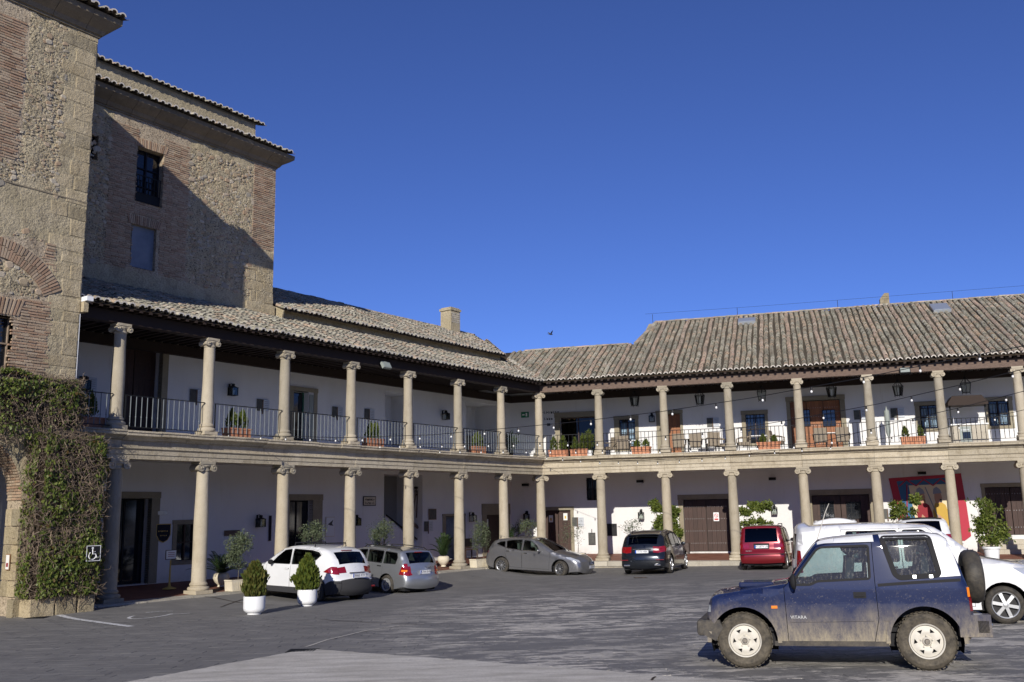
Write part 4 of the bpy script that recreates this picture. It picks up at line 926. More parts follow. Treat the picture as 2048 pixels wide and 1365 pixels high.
MB().add([(XM, YM, 8.5), (XM, 13, 8.5), (XM, 13, 16.5), (XM, YM, 16.5)], [(0, 1, 2, 3)]).add([(-25.5, 13, 8.5), (XM, 13, 8.5), (XM, 13, 16.5), (-25.5, 13, 16.5)], [(0, 1, 2, 3)]).build('side_wall', 'render_coat', mtw)
bk = Bricks(mtw)
def mok(x, z): return not any(h[0][0]-.01 < x < h[1][0]+.01 and h[0][1] < z < h[2][1]+.34 for h in mh[:2])
bk.field(-18.88, -17.85, 12.0, 16.05, YM, mok, .06); bk.field(-14.85, XM-.02, 12.95, 16.4, YM, None, .0); bk.field(-20.95, -19.98, 10.95, 16.05, YM, mok, .06)
bk.field(-18.88, -17.85, 10.95, 12.0, YM, mok, .06); bk.field(-19.97, -18.9, 12.95, 13.38, YM, mok)
for h in mh[:2]:
    xm = (h[0][0]+h[1][0])/2
    for i in range(18): u = -1+2*i/17; bk.put(xm+u*.62, h[2][1]+.17+.0, .32, .045, YM-.03, PI/2-u*.3, .09)
bk.done()
z = 9.4
while z < 12.85:
    h = RNG.uniform(.34, .5); c_ = RNG.uniform(-14.6, -14.2); xr = XM+.02+max(0, (10.9-z)*.2); e = min(z+h-.02, 12.9)
    block(mtw, 'quoin_stone', 'ashlar', RNG.uniform(-15.1, -14.85), c_-.01, YM-.012, YM+.05, z, e, .02); block(mtw, 'quoin_stone', 'ashlar', c_, xr, YM-.014, YM+.05, z, e); z += h
def regM():
    while True:
        x, z = RNG.uniform(-24, -14.9), RNG.uniform(10.3, 16.1)
        if zoneM(x, z) == 'rough_mortar': return x, z
stones(mtw, 2600, regM, YM, .035, .17, 300, .35, 'rubble_stone')
w_ = bar_window(mtw, (-19.97, -18.9, 13.4, 15.42), YM+.15, iron=False, frame='navy_dark', rows=3, mat='pane_dark')
mb = MB()
for i in range(9): x = -19.9+i*.118; mb.box(x-.01, x+.01, YM+.05, YM+.07, 13.75, 14.4)
mb.box(-19.95, -18.92, YM+.045, YM+.075, 14.4, 14.43).box(-19.95, -18.92, YM+.1, YM+.2, 13.42, 13.8).build('window_rail', 'iron', w_)
MB().add([(-20.02, YM+.12, 11.02), (-19.06, YM+.12, 11.02), (-19.06, YM+.12, 12.55), (-20.02, YM+.12, 12.55)], [(0, 1, 2, 3)]).build('blind_window', 'shutter_blue', mtw)
bar_window(mtw, (-22.6, -21.45, 14.42, 15.3), YM+.1, iron=False, frame='navy_dark')
for (x0, x1, z0, z1) in ((-19.97, -18.9, 13.4, 15.42), (-20.02, -19.06, 11.02, 12.55), (-22.6, -21.45, 14.42, 15.3)):
    mb = MB()
    for a, b in (((x0, z0), (x1, z0)), ((x1, z0), (x1, z1)), ((x1, z1), (x0, z1)), ((x0, z1), (x0, z0))): mb.add([(a[0], YM-.03, a[1]), (b[0], YM-.03, b[1]), (b[0], YM+.35, b[1]), (a[0], YM+.35, a[1])], [(0, 1, 2, 3)])
    mb.build('window_reveal', 'brick_mortar', mtw)
coved_cornice(mtw, -25.2, XM, YM, 16.42, .56, 17.0, 'cornice_stone', step=1.0); eave_row(mtw, -25.2, XM+.42, YM-.68, 17.02)
MB().add([(-25.5, YM-.5, 17.0), (XM+.48, YM-.5, 16.98), (XM+.48, YM+8, 17.1), (-25.5, YM+8, 17.1)], [(0, 1, 2, 3)]).build('roof_slope', 'roof_tile', mtw)
YA = 5.2; xe_, ze_ = onwall(FL, YA-.2, 527, 246); XA = xe_-.25; zA = ze_-.12
rough_wall(mtw, 'attic_wall', [(-26, 16.9), (XA, 16.9), (XA, zA), (-26, zA)], [], YA, lambda x, z: 'render_coat', lambda x, z: .02, .3)
MB().add([(XA, YA, 16.9), (XA, 13, 16.9), (XA, 13, zA), (XA, YA, zA)], [(0, 1, 2, 3)]).build('side_wall', 'render_coat', mtw)
eave_row(mtw, -26, XA+.2, YA-.22, zA+.02, rows=4)
MB().add([(-26, YA-.1, zA), (XA+.1, YA-.1, zA), (XA+.1, 9, zA+1), (-26, 9, zA+1)], [(0, 1, 2, 3)]).build('roof_slope', 'roof_tile', mtw)
# beam end / gutter stone where the left eave meets the tower
MB().box(-24.03, -23.84, -.98, -.6, 8.45, 8.58).build('gutter_stone', 'white_paint', wingL); MB().box(-24.03, -23.9, -.85, -.5, 8.15, 8.44).build('corbel', 'ashlar', wingL)
MB().box(-24.05, -24.03, YT+.0, WD, UPZ, 8.1).build('end_wall', 'white_paint', wingL)
# ------------------------------------------------------------------ plants
def leafblob(name, parent, blobs, n, size, mat, asp=.5, up=0., shell=.55, gap=None, smooth=None):
    mb = MB(); tot = sum(r[0]*r[1]*r[2] for c, r in blobs)
    for c, r in blobs:
        k = int(n*(r[0]*r[1]*r[2])/tot)
        ang = RNG.uniform(0, 9)
        for _ in range(k):
            while True:
                d = Vector((RNG.gauss(0, 1), RNG.gauss(0, 1), RNG.gauss(0, 1)))
                if d.length > .01: d.normalize(); break
            rad = (shell+(1-shell)*RNG.random()) if RNG.random() < .8 else RNG.random()
            rad *= 1+.22*math.sin(d.x*5+ang)*math.cos(d.z*6+ang*2)
            p = Vector((c[0]+d.x*r[0]*rad, c[1]+d.y*r[1]*rad, c[2]+d.z*r[2]*rad))
            if gap and mnoise.noise(p*gap[0]+Vector((ang, 0, 0))) > gap[1]: continue
            a = Vector((RNG.gauss(0, 1), RNG.gauss(0, 1), RNG.gauss(0, 1)+up*3)).normalized(); b = a.cross(Vector((RNG.gauss(0, 1), RNG.gauss(0, 1), RNG.gauss(0, 1)))).normalized()
            s_ = size*RNG.uniform(.6, 1.3); a = a*s_; b = b*s_*asp; q = b.cross(a).normalized()*s_*.12
            mb.add([p, p+a*.5+b*.5+q, p+a, p+a*.5-b*.5+q], [(0, 1, 2, 3)], RNG.random())
    return mb.build(name, mat, parent)
def cypress(parent, h, r, base, n=1500, mat='leaf_cypress', tw=.35):
    mb = MB(); rg = RNG
    spikes = [(rg.uniform(-.25, .25)*r, rg.uniform(-.25, .25)*r, rg.uniform(.75, 1.)*h) for _ in range(5)]; spikes[0] = (0, 0, h)
    for _ in range(n):
        sx, sy, sh = spikes[rg.randrange(len(spikes))]; u = rg.random()**.8; z = u*sh
        w = r*max(0, 1-(u-tw)/(1.02-tw))**.7 if u > tw else r*(.78+.22*u/tw)
        w *= .9+.2*math.sin(u*13+sx*40); a = rg.uniform(0, 2*PI); q = w*(.45+.55*math.sqrt(rg.random()))*rg.uniform(.85, 1.12)
        p = Vector((sx*(1-u)+q*math.cos(a), sy*(1-u)+q*math.sin(a), base+z)); L = rg.uniform(.06, .13)*(.6+.5*h)
        d = Vector((math.cos(a)*rg.uniform(.1, .7), math.sin(a)*rg.uniform(.1, .7), 1)).normalized()*L; s_ = d.cross(Vector((rg.gauss(0, 1), rg.gauss(0, 1), .3))).normalized()*L*.22
        mb.add([p-s_*.6, p+s_*.6, p+d*.6+s_, p+d, p+d*.6-s_], [(0, 1, 2, 3, 4)], rg.random())
    f = mb.build('foliage', mat, parent); MB().tube([(0, 0, base-.05), (0, 0, base+h*.7)], .02, 6, r2=.008).build('stem', 'bark', parent); return f
def at_px(px, py): g = ground(px, py); return g
g1, g2 = ground(508, 1229), ground(614, 1212)
for g, s_, h, r, lab in ((g1, 1.0, .80, .27, 'bushy brownish dwarf cypress in a round white pot, the pot nearer the ivy'), (g2, 1., .90, .34, 'green dwarf cypress in a round white pot in front of the white crossover')):
    t = thing('potted_cypress', lab, 'potted plant', (g.x, g.y, gh(g.x, g.y)), 0, 'white pots on the courtyard paving')
    MB().lathe([(.16, 0), (.165, .035), (.2, .05), (.25, .1), (.262, .16), (.265, .43), (.245, .435), (.24, .38), (.01, .38)], 40).build('pot', 'white_paint', t, 40)
    MB().lathe([(.01, .40), (.238, .40)], 24).build('soil', 'soil', t); cypress(t, h, r, .40, 6000, 'leaf_cypress_brown' if 'brownish' in lab else 'leaf_cypress', .6 if 'brownish' in lab else .35)
# ivy on the pier and over the tower arch
def ivy(name, label, zones, n_leaf, n_twig, size=.075, mask=None):
    t = thing(name, label, 'ivy', FL.w(0, 0), FL.a, 'ivy on the stone tower'); lf = MB(); tw = MB(); tot = sum(z[4] for z in zones)
    for (o, a, b, nrm, wgt) in zones:
        o, a, b, nrm = Vector(o), Vector(a), Vector(b), Vector(nrm)
        for _ in range(int(n_leaf*wgt/tot)):
            u, v = RNG.random(), RNG.random(); p = o+a*u+b*v; nz = mnoise.noise(p*1.35)+.5*mnoise.noise(p*4)
            keep = mask(p, nz) if mask else .5
            if RNG.random() > keep: continue
            p = p+nrm*(.10+.16*mnoise.noise(p*1.1)+RNG.random()**2*.12)
            s_ = size*RNG.uniform(.5, 1.25); d = (nrm*.55+Vector((RNG.gauss(0, .6), RNG.gauss(0, .6), RNG.gauss(-.3, .5)))).normalized()
            e = d.cross(nrm+Vector((RNG.gauss(0, .8), RNG.gauss(0, .8), RNG.gauss(0, .8)))).normalized()*s_; d = Vector((RNG.gauss(0, .5), RNG.gauss(0, .5), -1+RNG.gauss(0, .6))).normalized()*s_
            d = (d-nrm*d.dot(nrm)*.6)
            lf.add([p-d*.1, p+e*.55+d*.15, p+e*.4+d*.6, p+d*1.05, p-e*.4+d*.6, p-e*.55+d*.15], [(0, 1, 2, 3, 4, 5)], RNG.random()*(.999), 1 if RNG.random() < .07 else 0)
        for _ in range(int(n_twig*wgt/tot)):
            p = o+a*RNG.random()+b*RNG.random(); d = Vector((RNG.gauss(0, 1), 0, RNG.gauss(-.2, 1))); d = (d-nrm*d.dot(nrm)).normalized(); pts = [p+nrm*(.07+.06*RNG.random())]
            for k in range(5):
                d = (d+Vector((RNG.gauss(0, .55), RNG.gauss(0, .3), RNG.gauss(0, .55)))).normalized(); q = pts[-1]+d*RNG.uniform(.05, .12)
                h = (q-p).dot(nrm); q = q-nrm*(h-min(max(h, .04), .26)); pts.append(q)
            tw.tube(pts, RNG.uniform(.006, .013), 3, RNG.random(), r2=.004)
    tag(lf.build('foliage', ['leaf_ivy', 'leaf_brown'], t), kind='stuff'); tag(tw.build('stems', 'twig', t), kind='stuff'); return t
XB0, XB1, YB, ZB = -25.12, -23.5, -1.3, 4.55
pier = thing('stone_pier', 'low stone pier at the foot of the tower, mostly hidden under ivy', 'pier', FL.w(0, 0), FL.a)
MB().box(XB0, XB1, YB+.04, YT-.04, .0, ZB-.1).build('core', 'soil', pier)  # soil-dark core paints the shade between the ivy leaves
for a, b in ((XB0-.1, -24.55), (-24.54, -23.95), (-23.94, XB1+.05)): block(pier, 'base_stone', 'ashlar', a, b-.02, YB-.05, YT-.04, -.15, .52+RNG.uniform(-.03, .03))
def msk1(p, nz):
    edge = max(0, 1-(p.x-XB0)/.6)+max(0, (p.x-XB1)/.3+1)*.5; low = max(0, (2.6-p.z)/2.2); top = max(0, (p.z-4.0)/.5)
    return min(1, max(.13, .28+edge*.4+low*.75+top*.5+nz*1.1))
ivy('ivy', 'dense ivy with bare brown stems covering the free-standing pier', [((XB0, YB, .55), (XB1-XB0, 0, 0), (0, 0, ZB-.55), (0, -1, 0), 8), ((XB1, YB, .55), (0, .6, 0), (0, 0, ZB-.55), (1, 0, 0), 2.5), ((XB0, YB, ZB-.05), (XB1-XB0, 0, 0), (0, .6, 0), (0, -.3, .95), 1.6), ((XB0, YB, .55), (0, .55, 0), (0, 0, ZB-.55), (-1, 0, 0), 1.5)], 15500, 2600, mask=msk1)
def msk2(p, nz):
    return 0 if math.hypot(p.x+27.13, p.z-2.95) < 1.95 else min(1, max(.08, .12+max(0, (p.z-5.55)/.35)*.9+max(0, (4.95-p.z)/.5)*.45+nz*.9))
ivy('ivy', 'thick ledge of ivy with leafy top across the tower above the arch', [((-29, YT-.3, 4.55), (4.85, 0, 0), (0, 0, 1.5), (0, -1, 0), 8), ((-29, YT-.3, 6.0), (4.9, 0, 0), (0, .3, .08), (0, -.4, .9), 4), ((-24.1, YT-.3, 4.9), (0, .3, 0), (0, 0, 1.1), (1, 0, 0), 1)], 11500, 2300, mask=msk2)
MB().box(-29, -24.15, YT-.28, YT-.02, 4.95, 5.95).build('ivy_shade', 'soil', twr)  # dark slab behind the leaves, its colour stands in for shaded gaps
# wheelchair sign on the ivy, small framed notice beside the arch
x, z = onwall(FL, YB-.3, 187, 1107); t = thing('wheelchair_sign', 'square black sign with a white wheelchair symbol fixed on the ivy pier', 'sign', FL.w(x, YB-.3, z), FL.a)
MB().box(-.2, .2, -.0, .012, -.2, .2).build('board', 'black', t)
mb = MB()
for a, b, c, d in ((-.2, .2, .185, .2), (-.2, .2, -.2, -.185), (-.2, -.185, -.185, .185), (.185, .2, -.185, .185)): mb.box(a, b, -.004, -.001, c, d)
mb.lathe([(.001, 0), (.03, 0)], 12, (-.03, -.004, .135), 'y')
mb.tube([(-.03, -.004, .1), (-.02, -.004, -.02), (.06, -.004, -.02), (.1, -.004, -.12), (.14, -.004, -.11)], .014, 4).tube([(-.02, -.004, .04), (.05, -.004, .04)], .011, 4)
mb.tube([(-.03+.1*math.cos(a), -.004, -.06+.1*math.sin(a)) for a in np.linspace(PI*.7, PI*1.95, 14)], .013, 4); mb.build('symbol', 'white_paint', t)
x, z = onwall(FL, YT+.35, 29, 1124); t = thing('framed_notice', 'small framed poster fixed on the tower pier left of the ivy', 'notice', FL.w(-25.345, YT+.35, z), FL.a-PI/2)
MB().box(-.1, .1, 0, .02, -.2, .2).build('frame', 'oak', t); MB().box(-.08, .08, -.004, -.001, -.18, .18).build('sheet', 'paper', t); MB().box(-.05, .05, -.007, -.0045, -.12, -.02).build('print', 'banner_maroon', t)
# ------------------------------------------------------------------ lanterns
def wall_lantern():
    t = thing('wall_lantern', '', 'lantern', (0, 0, 0), 0, 'iron lanterns on the gallery walls'); w = .15
    mb = MB()
    for sx in (-1, 1):
        for sy in (-1, 1): mb.box(sx*w-.011, sx*w+.011, sy*w-.011, sy*w+.011, -.18, .15)
    for zz in (-.19, .15): mb.box(-w-.015, w+.015, -w-.015, w+.015, zz, zz+.02)
    mb.tube([(0, 0, .3), (0, .12, .36), (0, .25, .3)], .014, 5).box(-.05, .05, .235, .25, .1, .35); mb.build('frame', 'iron', t)
    MB().lathe([(.02, .34), (.07, .33), (.085, .27), (.06, .24), (w*1.3, .17)], 4, a0=PI/4, a1=PI/4+2*PI).build('cap', 'iron', t)
    mb = MB()
    for sx in (-1, 1): mb.box(sx*w-.002, sx*w+.002, -w+.01, w-.01, -.17, .15)
    mb.box(-w+.01, w-.01, -w-.002, -w+.002, -.17, .15); mb.build('pane', 'glass', t)
    mb = MB()
    for s_ in (-.045, .045): mb.lathe([(.018, -.17), (.018, -.06), (.026, -.04), (.022, .03), (.004, .06)], 8, (s_, 0, 0))
    mb.build('lamp', 'bulb_white', t); return t
wl0 = None
def put_wl(fr, px, py, lab):
    global wl0
    x, z = onwall(fr, WD-.25, px, py); p = fr.w(x, WD-.25, z)
    if wl0 is None: wl0 = wall_lantern(); o = wl0; o.location = p; o.rotation_euler = (0, 0, fr.a); o.scale = (.85,)*3
    else: o = dup(wl0, None, p, fr.a)
    o['label'] = lab
for fr, px, py, lab in ((FL, 466, 783, 'iron wall lantern upstairs between the big dark door and the first twin planter'), (FL, 892, 833, 'iron wall lantern upstairs on the left wing nearest the inner corner'), (FL, 521.5, 1046, 'iron wall lantern left of the glazed door behind the white crossover'), (FL, 713.5, 1044, 'iron wall lantern below the tiled wall sign'),
    (FL, 946, 1037, 'bright iron wall lantern above the two-stemmed planter'), (FR, 1052.8, 1034, 'iron wall lantern downstairs in the inner corner'), (FR, 1282, 1031, 'iron wall lantern on the sunlit white wall above the dark estate car'), (FR, 1549, 1021, 'iron wall lantern above the red people carrier'),
    (FR, 1303.5, 838, 'iron wall lantern upstairs beside the narrow wooden door'), (FL, 170, 770, 'iron wall lantern upstairs next to the stone tower')): put_wl(fr, px, py, lab)
x, z = onwall(FL, 5.7, 7, 1052); dup(wl0, None, FL.w(x, 5.7, z), FL.a, 'iron wall lantern inside the tower arch')
def hang_lantern():
    t = thing('hanging_lantern', '', 'lantern', (0, 0, 0), 0, 'glazed lanterns hanging under the upper gallery ceiling'); n = 6; mb = MB()
    P = lambda r, a, z: (r*math.cos(a), r*math.sin(a), z)
    for i in range(n):
        a, b = 2*PI*i/n, 2*PI*(i+1)/n; mb.tube([P(.17, a, -.28), P(.24, a, .14)], .012, 4).tube([P(.24, a, .14), P(.24, b, .14)], .013, 4).tube([P(.17, a, -.28), P(.17, b, -.28)], .012, 4).tube([P(.24, a, .14), P(.06, a, .34)], .012, 4).tube([P(.17, a, -.28), P(.19, a, -.35)], .01, 4)
    mb.build('frame', 'iron', t); MB().lathe([(.07, .33), (.09, .36), (.05, .42), (.001, .44)], 8).build('cap', 'iron', t)
    mb = MB()
    for i in range(n): a, b = 2*PI*i/n, 2*PI*(i+1)/n; mb.add([P(.165, a, -.27), P(.165, b, -.27), P(.233, b, .13), P(.233, a, .13)], [(0, 1, 2, 3)])
    mb.build('pane', 'glass', t); MB().lathe([(.015, -.27), (.02, -.1), (.03, -.08), (.025, .04), (.003, .06)], 8).build('lamp', 'bulb_white', t); return t
hl = None; YH = 1.7
for k, (px, py, lab) in enumerate(((1269, 790, 'between the first and second free columns from the corner'), (1399.4, 787, 'left of the third upper column'), (1523.3, 779, 'above the barred window by the rattan chairs'), (1663, 772, 'in front of the wide wooden door'), (1796, 769, 'between the wide wooden door and the barred window'), (1931.4, 763, 'above the barbecue hood'))):
    x, z = onwall(FR, YH, px, py+10); p = FR.w(x, YH, z)
    o = hang_lantern() if hl is None else dup(hl)
    if hl is None: hl = o
    o.location = p; o.rotation_euler = (0, 0, FR.a+.3*k); o['label'] = 'glazed hanging lantern '+lab
    MB().tube([(0, 0, .43), (0, 0, 8.52-z)], .009, 4).build('chain', 'iron', o)
# ------------------------------------------------------------------ string lights in the air
def string_light(label, pts, gap=1.12, bulbs_after=0., z0=None):
    # pts: (px, py, distance along the view axis); straight spans with bulbs
    P = []
    for a, b in zip(pts[:-1], pts[1:]):
        for i in range(8):
            u = i/8; iv = (1-u)/a[2]+u/b[2]; px = a[0]+(b[0]-a[0])*u; py = a[1]+(b[1]-a[1])*u; r = ray(px, py)/iv; P.append(Vector((r.x, r.y, r.z+CAMZ)))
    r = ray(pts[-1][0], pts[-1][1])*pts[-1][2]; P.append(Vector((r.x, r.y, r.z+CAMZ)))
    t = thing('string_lights', label, 'string lights', P[0], 0, 'bulb strings across the courtyard'); Q = [p-P[0] for p in P]
    MB().tube(Q, .008, 4).build('wire', 'cable', t); acc = 0.; nxt = gap*.5+bulbs_after
    for a, b in zip(Q[:-1], Q[1:]):
        L = (b-a).length
        while nxt <= acc+L:
            p = a.lerp(b, (nxt-acc)/L); o = put('bulb', BULB, t, p); put('socket', SOCK, o); nxt += gap
        acc += L
BULB = MB().ball((0, 0, -.1), .026, 8, sz=1.25).mesh('bulb', 'bulb_white', 60); SOCK = MB().lathe([(.001, .0), (.018, -.005), (.024, -.07), (.001, -.075)], 6).mesh('socket', 'cable')
string_light('longest bulb string rising from the left gallery floor edge to the right eaves', [(425, 865, 30.5), (532, 872, 30.2), (686, 876, 28.2), (866, 870, 26.2), (1001.6, 858, 25.), (1152.8, 844, 23.6), (1320, 824, 22.3), (1504, 796, 21.), (1703, 760, 19.7), (1923, 716, 18.7), (2060, 690, 18.1)])
string_light('bulb string ending over the hanging lanterns, second from the top', [(741, 890, 34.5), (1190, 884, 27.3), (1448, 862, 24.9), (1612, 835, 23.6), (1758, 808, 22.3), (1930, 768, 20.9), (2070, 733, 20)])
string_light('bulb string crossing the railing of the right gallery, third from the top', [(860, 900, 36), (1300, 900, 29.), (1632, 887, 25.2), (1802, 843, 23.6), (1935, 812, 22.5), (2070, 777, 21.5)])
string_light('lowest bulb string drawn along the cornice of the right gallery', [(1078, 912, 44.), (1132, 917, 42.5), (1203, 923, 41), (1316, 923, 38.5), (1420, 916, 36.6), (1542, 902, 34.5), (1689, 890, 32.4), (1885, 858, 30), (2070, 815, 28)])
# ------------------------------------------------------------------ planters, pots, terrace furniture
def trough(fr, x, y, z, w, label, plants, group='terracotta troughs behind the railings', h=.34, mat='terracotta', seed=0):
    t = thing('planter', label, 'planter', fr.w(x, y, z), fr.a, group); mb = MB(); d = .17
    mb.prism([(-w/2*.95, 0), (w/2*.95, 0), (w/2, h-.05), (-w/2, h-.05)], -d, d); mb.box(-w/2-.02, w/2+.02, -d-.02, d+.02, h-.048, h)
    mb.build('trough', mat, t); MB().box(-w/2+.03, w/2-.03, -d+.03, d-.03, h, h+.01).build('soil', 'soil', t)
    for px_, ph, pr in plants: e = empty('shrub', t, (px_, 0, h)); cypress(e, ph, pr, 0, 420)
    return t
def onfl(fr, y, px, py=880): return onwall(fr, y, px, py)[0]
for fr, px, w, lab, pl in ((FL, 176, .9, 'terracotta trough with one shrub next to the stone tower', [(0, .75, .22)]), (FL, 473, .95, 'terracotta trough with twin cypresses in front of the upstairs wall lantern', [(-.22, .62, .19), (.22, .62, .19)]), (FL, 746, .9, 'terracotta trough with one bushy shrub left of the grey passage', [(-.15, .6, .2), (.15, .62, .2)]), (FL, 955, .85, 'terracotta trough with one rounded shrub near the inner corner', [(-.05, .62, .24), (.2, .5, .16)]),
    (FR, 1117, .95, 'terracotta trough with two cypresses right of the corner column', [(-.25, .62, .17), (.22, .68, .22)]), (FR, 1158, .85, 'terracotta trough with two cypresses beside the tall bamboo pot', [(-.2, .55, .17), (.2, .72, .19)]), (FR, 1282, .9, 'terracotta trough with two small dark shrubs in front of the barred window', [(-.2, .32, .16), (.22, .34, .17)]),
    (FR, 1537, 1.05, 'terracotta trough with two tufts between rattan chairs', [(-.25, .34, .16), (.25, .3, .15)]), (FR, 1826, 1.0, 'terracotta trough with two thin shrubs left of the barbecue', [(-.3, .45, .15), (.32, .45, .12)])):
    trough(fr, onfl(fr, .5, px), .5, UPZ, w, lab, pl)
x = onfl(FR, .55, 1178); t = thing('potted_bamboo', 'tall loose green plant in a white pot beside the first free column', 'potted plant', FR.w(x, .55, UPZ), FR.a)
MB().lathe([(.12, 0), (.17, .26), (.19, .27), (.001, .26)], 16).build('pot', 'white_paint', t); leafblob('foliage', t, [((0, 0, .75), (.26, .24, .5))], 700, .12, 'leaf_cypress', .3, .4)
x = onfl(FL, .7, 1020); t = thing('potted_plant', 'spiky potted plant upstairs in the inner corner', 'potted plant', FL.w(x, .7, UPZ), FL.a)
MB().lathe([(.12, 0), (.2, .3), (.001, .29)], 16).build('pot', 'black', t); leafblob('foliage', t, [((0, 0, .65), (.35, .3, .4))], 350, .3, 'leaf_palm', .15, .3)
def armchair():
    t = thing('rattan_chair', '', 'chair', (0, 0, 0), 0, 'rattan chairs on the upper terrace')
    MB().box(-.27, .27, -.26, .24, .28, .42).build('seat', 'rattan', t); MB().add([(-.27,.22,.3),(.27,.22,.3),(.29,.3,.92),(-.29,.3,.92),(-.27,.28,.3),(.27,.28,.3),(.29,.35,.92),(-.29,.35,.92)], [(0,1,2,3),(4,7,6,5),(0,4,5,1),(1,5,6,2),(2,6,7,3),(3,7,4,0)]).build('backrest', 'rattan', t)
    for s_ in (-1, 1):
        MB().tube([(s_*.29, .27, .66), (s_*.31, -.1, .64), (s_*.3, -.26, .6), (s_*.28, -.27, .4)], .03, 6).build('arm', 'rattan', t)
        for y in (-.23, .22): MB().tube([(s_*.25, y, 0), (s_*.25, y, .3)], .018, 5).build('leg', 'iron', t)
    return t
def table():
    t = thing('terrace_table', '', 'table', (0, 0, 0), 0, 'white-topped tables on the upper terrace')
    MB().box(-.4, .4, -.4, .4, .71, .74).build('tabletop', 'table_white', t); MB().tube([(0, 0, .03), (0, 0, .71)], .03, 8).build('stem', 'iron', t); MB().box(-.22, .22, -.22, .22, 0, .03).build('base', 'iron', t); return t
ch = None; tb = None
for px, y, rz, lab in ((1247, 1.0, PI, 'rattan chair in front of the first barred window'), (1219, 1.1, -.7, 'rattan chair half hidden behind the first free column'), (1358, 1.1, PI, 'rattan chair by the narrow wooden door'), (1391, 1.3, PI+.1, 'middle rattan chair of the group under the wall panel'), (1426, 1.1, PI+.2, 'rattan chair left of the third free column'), (1440, 1.6, PI/2, 'rattan chair turned sideways behind the third free column'),
    (1486, 1.2, -PI/2+.2, 'rattan chair facing the trough below the second barred window'), (1555, 1.2, PI/2-.2, 'rattan chair right of the trough with two tufts'), (1641, 1.1, PI, 'left rattan chair in front of the wide wooden door'), (1686, 1.2, PI-.1, 'right rattan chair in front of the wide wooden door')):
    o = armchair() if ch is None else dup(ch)
    if ch is None: ch = o
    o.location = FR.w(onfl(FR, y, px), y, UPZ); o.rotation_euler = (0, 0, FR.a+rz); o['label'] = lab
for px, y, lab in ((1268, 1.7, 'white-topped table before the first barred window'), (1376, 1.9, 'white-topped table under the wall panel'), (1412, 2.2, 'white-topped table set further back beside the sunlit wall'), (1518, 1.8, 'white-topped table below the second barred window'), (1663, 1.8, 'white-topped table between the chairs at the wide wooden door')):
    o = table() if tb is None else dup(tb)
    if tb is None: tb = o
    o.location = FR.w(onfl(FR, y, px), y, UPZ); o.rotation_euler = (0, 0, FR.a); o['label'] = lab
# barbecue kitchen with hood
x0, x1 = onfl(FR, 1.9, 1906), onfl(FR, 1.9, 1977); w = x1-x0; t = thing('barbecue', 'outdoor barbecue counter with oven under a dark sloping hood', 'barbecue', FR.w((x0+x1)/2, 1.9, UPZ), FR.a)
MB().box(-w/2, w/2, -.1, .6, 0, .86).build('counter', 'kerb_stone', t); MB().box(-w/2-.05, w/2+.05, -.16, .65, .861, .92).build('worktop', 'table_white', t)
ov = MB().box(-w/2+.3, w/2*.05, -.13, -.101, .12, .8).build('oven_door', 'grey_panel', t); MB().box(-w/2+.4, -w/2+.3+.42, -.145, -.131, .25, .55).build('oven_window', 'pane_dark', ov); MB().box(-w/2+.34, -.05, -.16, -.131, .62, .65).build('handle', 'steel', ov)
hz = onwall(FR, 1.9, 1940, 811)[1]-UPZ; MB().prism([(-w/2-.1, hz), (w/2+.1, hz), (w/2+.1, hz+.12), (w/2-.15, hz+.42), (-w/2+.1, hz+.42), (-w/2-.1, hz+.12)], -.3, .7).build('hood', 'timber_dark', t)
for s_ in (-1, 1): MB().box(s_*w/2-.03, s_*w/2+.03, -.05, .0, .921, hz-.001).build('post', 'iron', t)
MB().tube([(-w/2+.1, -.05, .93), (-w/2+.1, -.05, 1.2)], .015).build('tap', 'steel', t)
x, z = onwall(FR, 2.2, 1772, 813); t = thing('folded_parasol', 'narrow folded parasol standing against the upstairs wall', 'parasol', FR.w(x, 2.2, UPZ), FR.a)
MB().lathe([(.05, .5), (.11, .7), (.12, 1.7), (.07, z-UPZ-.25), (.01, z-UPZ)], 10).build('canopy', 'grey_panel', t, 50); MB().tube([(0, 0, 0), (0, 0, .6)], .025, 6).build('pole', 'iron', t); MB().box(-.25, .25, -.25, .25, 0, .05).build('base', 'iron', t)
# ------------------------------------------------------------------ wall signs and panels
def panel(name, label, cat, fr, px, py, w, h, parts, y=None, group=None):
    yy = (WD if y is None else y)-.03; x, z = onwall(fr, yy, px, py); t = thing(name, label, cat, fr.w(x, yy, z), fr.a, group)
    for nm, a, b, c, d, mt, dy in parts: MB().box(a*w/2, b*w/2, -dy-.012, -dy+.004, c*h/2, d*h/2).build(nm, mt, t)
    return t
INFO = [('picture', -1, -.15, -1, 1, 'slate_plaque', 0), ('spine', -.14, .04, -1.5, 1, 'timber_beam', .006), ('text_sheet', .05, 1, -1, 1, 'perspex', 0)]
for fr, px, py, lab in ((FL, 394, 792, 'upstairs left of the second column'), (FL, 526, 811, 'upstairs right of the twin cypress trough'), (FL, 675, 825, 'upstairs right of the open glazed door'), (FL, 739, 829, 'upstairs above the bushy trough'), (FR, 1426, 845, 'upstairs by the third free column'), (FR, 1721, 830, 'upstairs left of the folded parasol'), (FR, 1795, 826, 'upstairs left of the barred window'), (FL, 857, 1053, 'downstairs below the square plaque'), (FR, 1156, 1044, 'downstairs beside the double wooden door'), (FR, 1776, 1028, 'downstairs left of the painted banner'), (FL, 176, 768, 'upstairs in the first bay by the tower')):
    t = panel('info_panel', 'glass and wood information panel '+lab, 'sign', fr, px, py, .6, .45, INFO, group='information panels on the gallery walls')
    mb = MB()
    for i in range(5): mb.box(.07, .25, -.0145, -.0125, .14-i*.07, .15-i*.07)
    tag(mb.build('text_lines', 'dark_grey', t), kind='stuff')
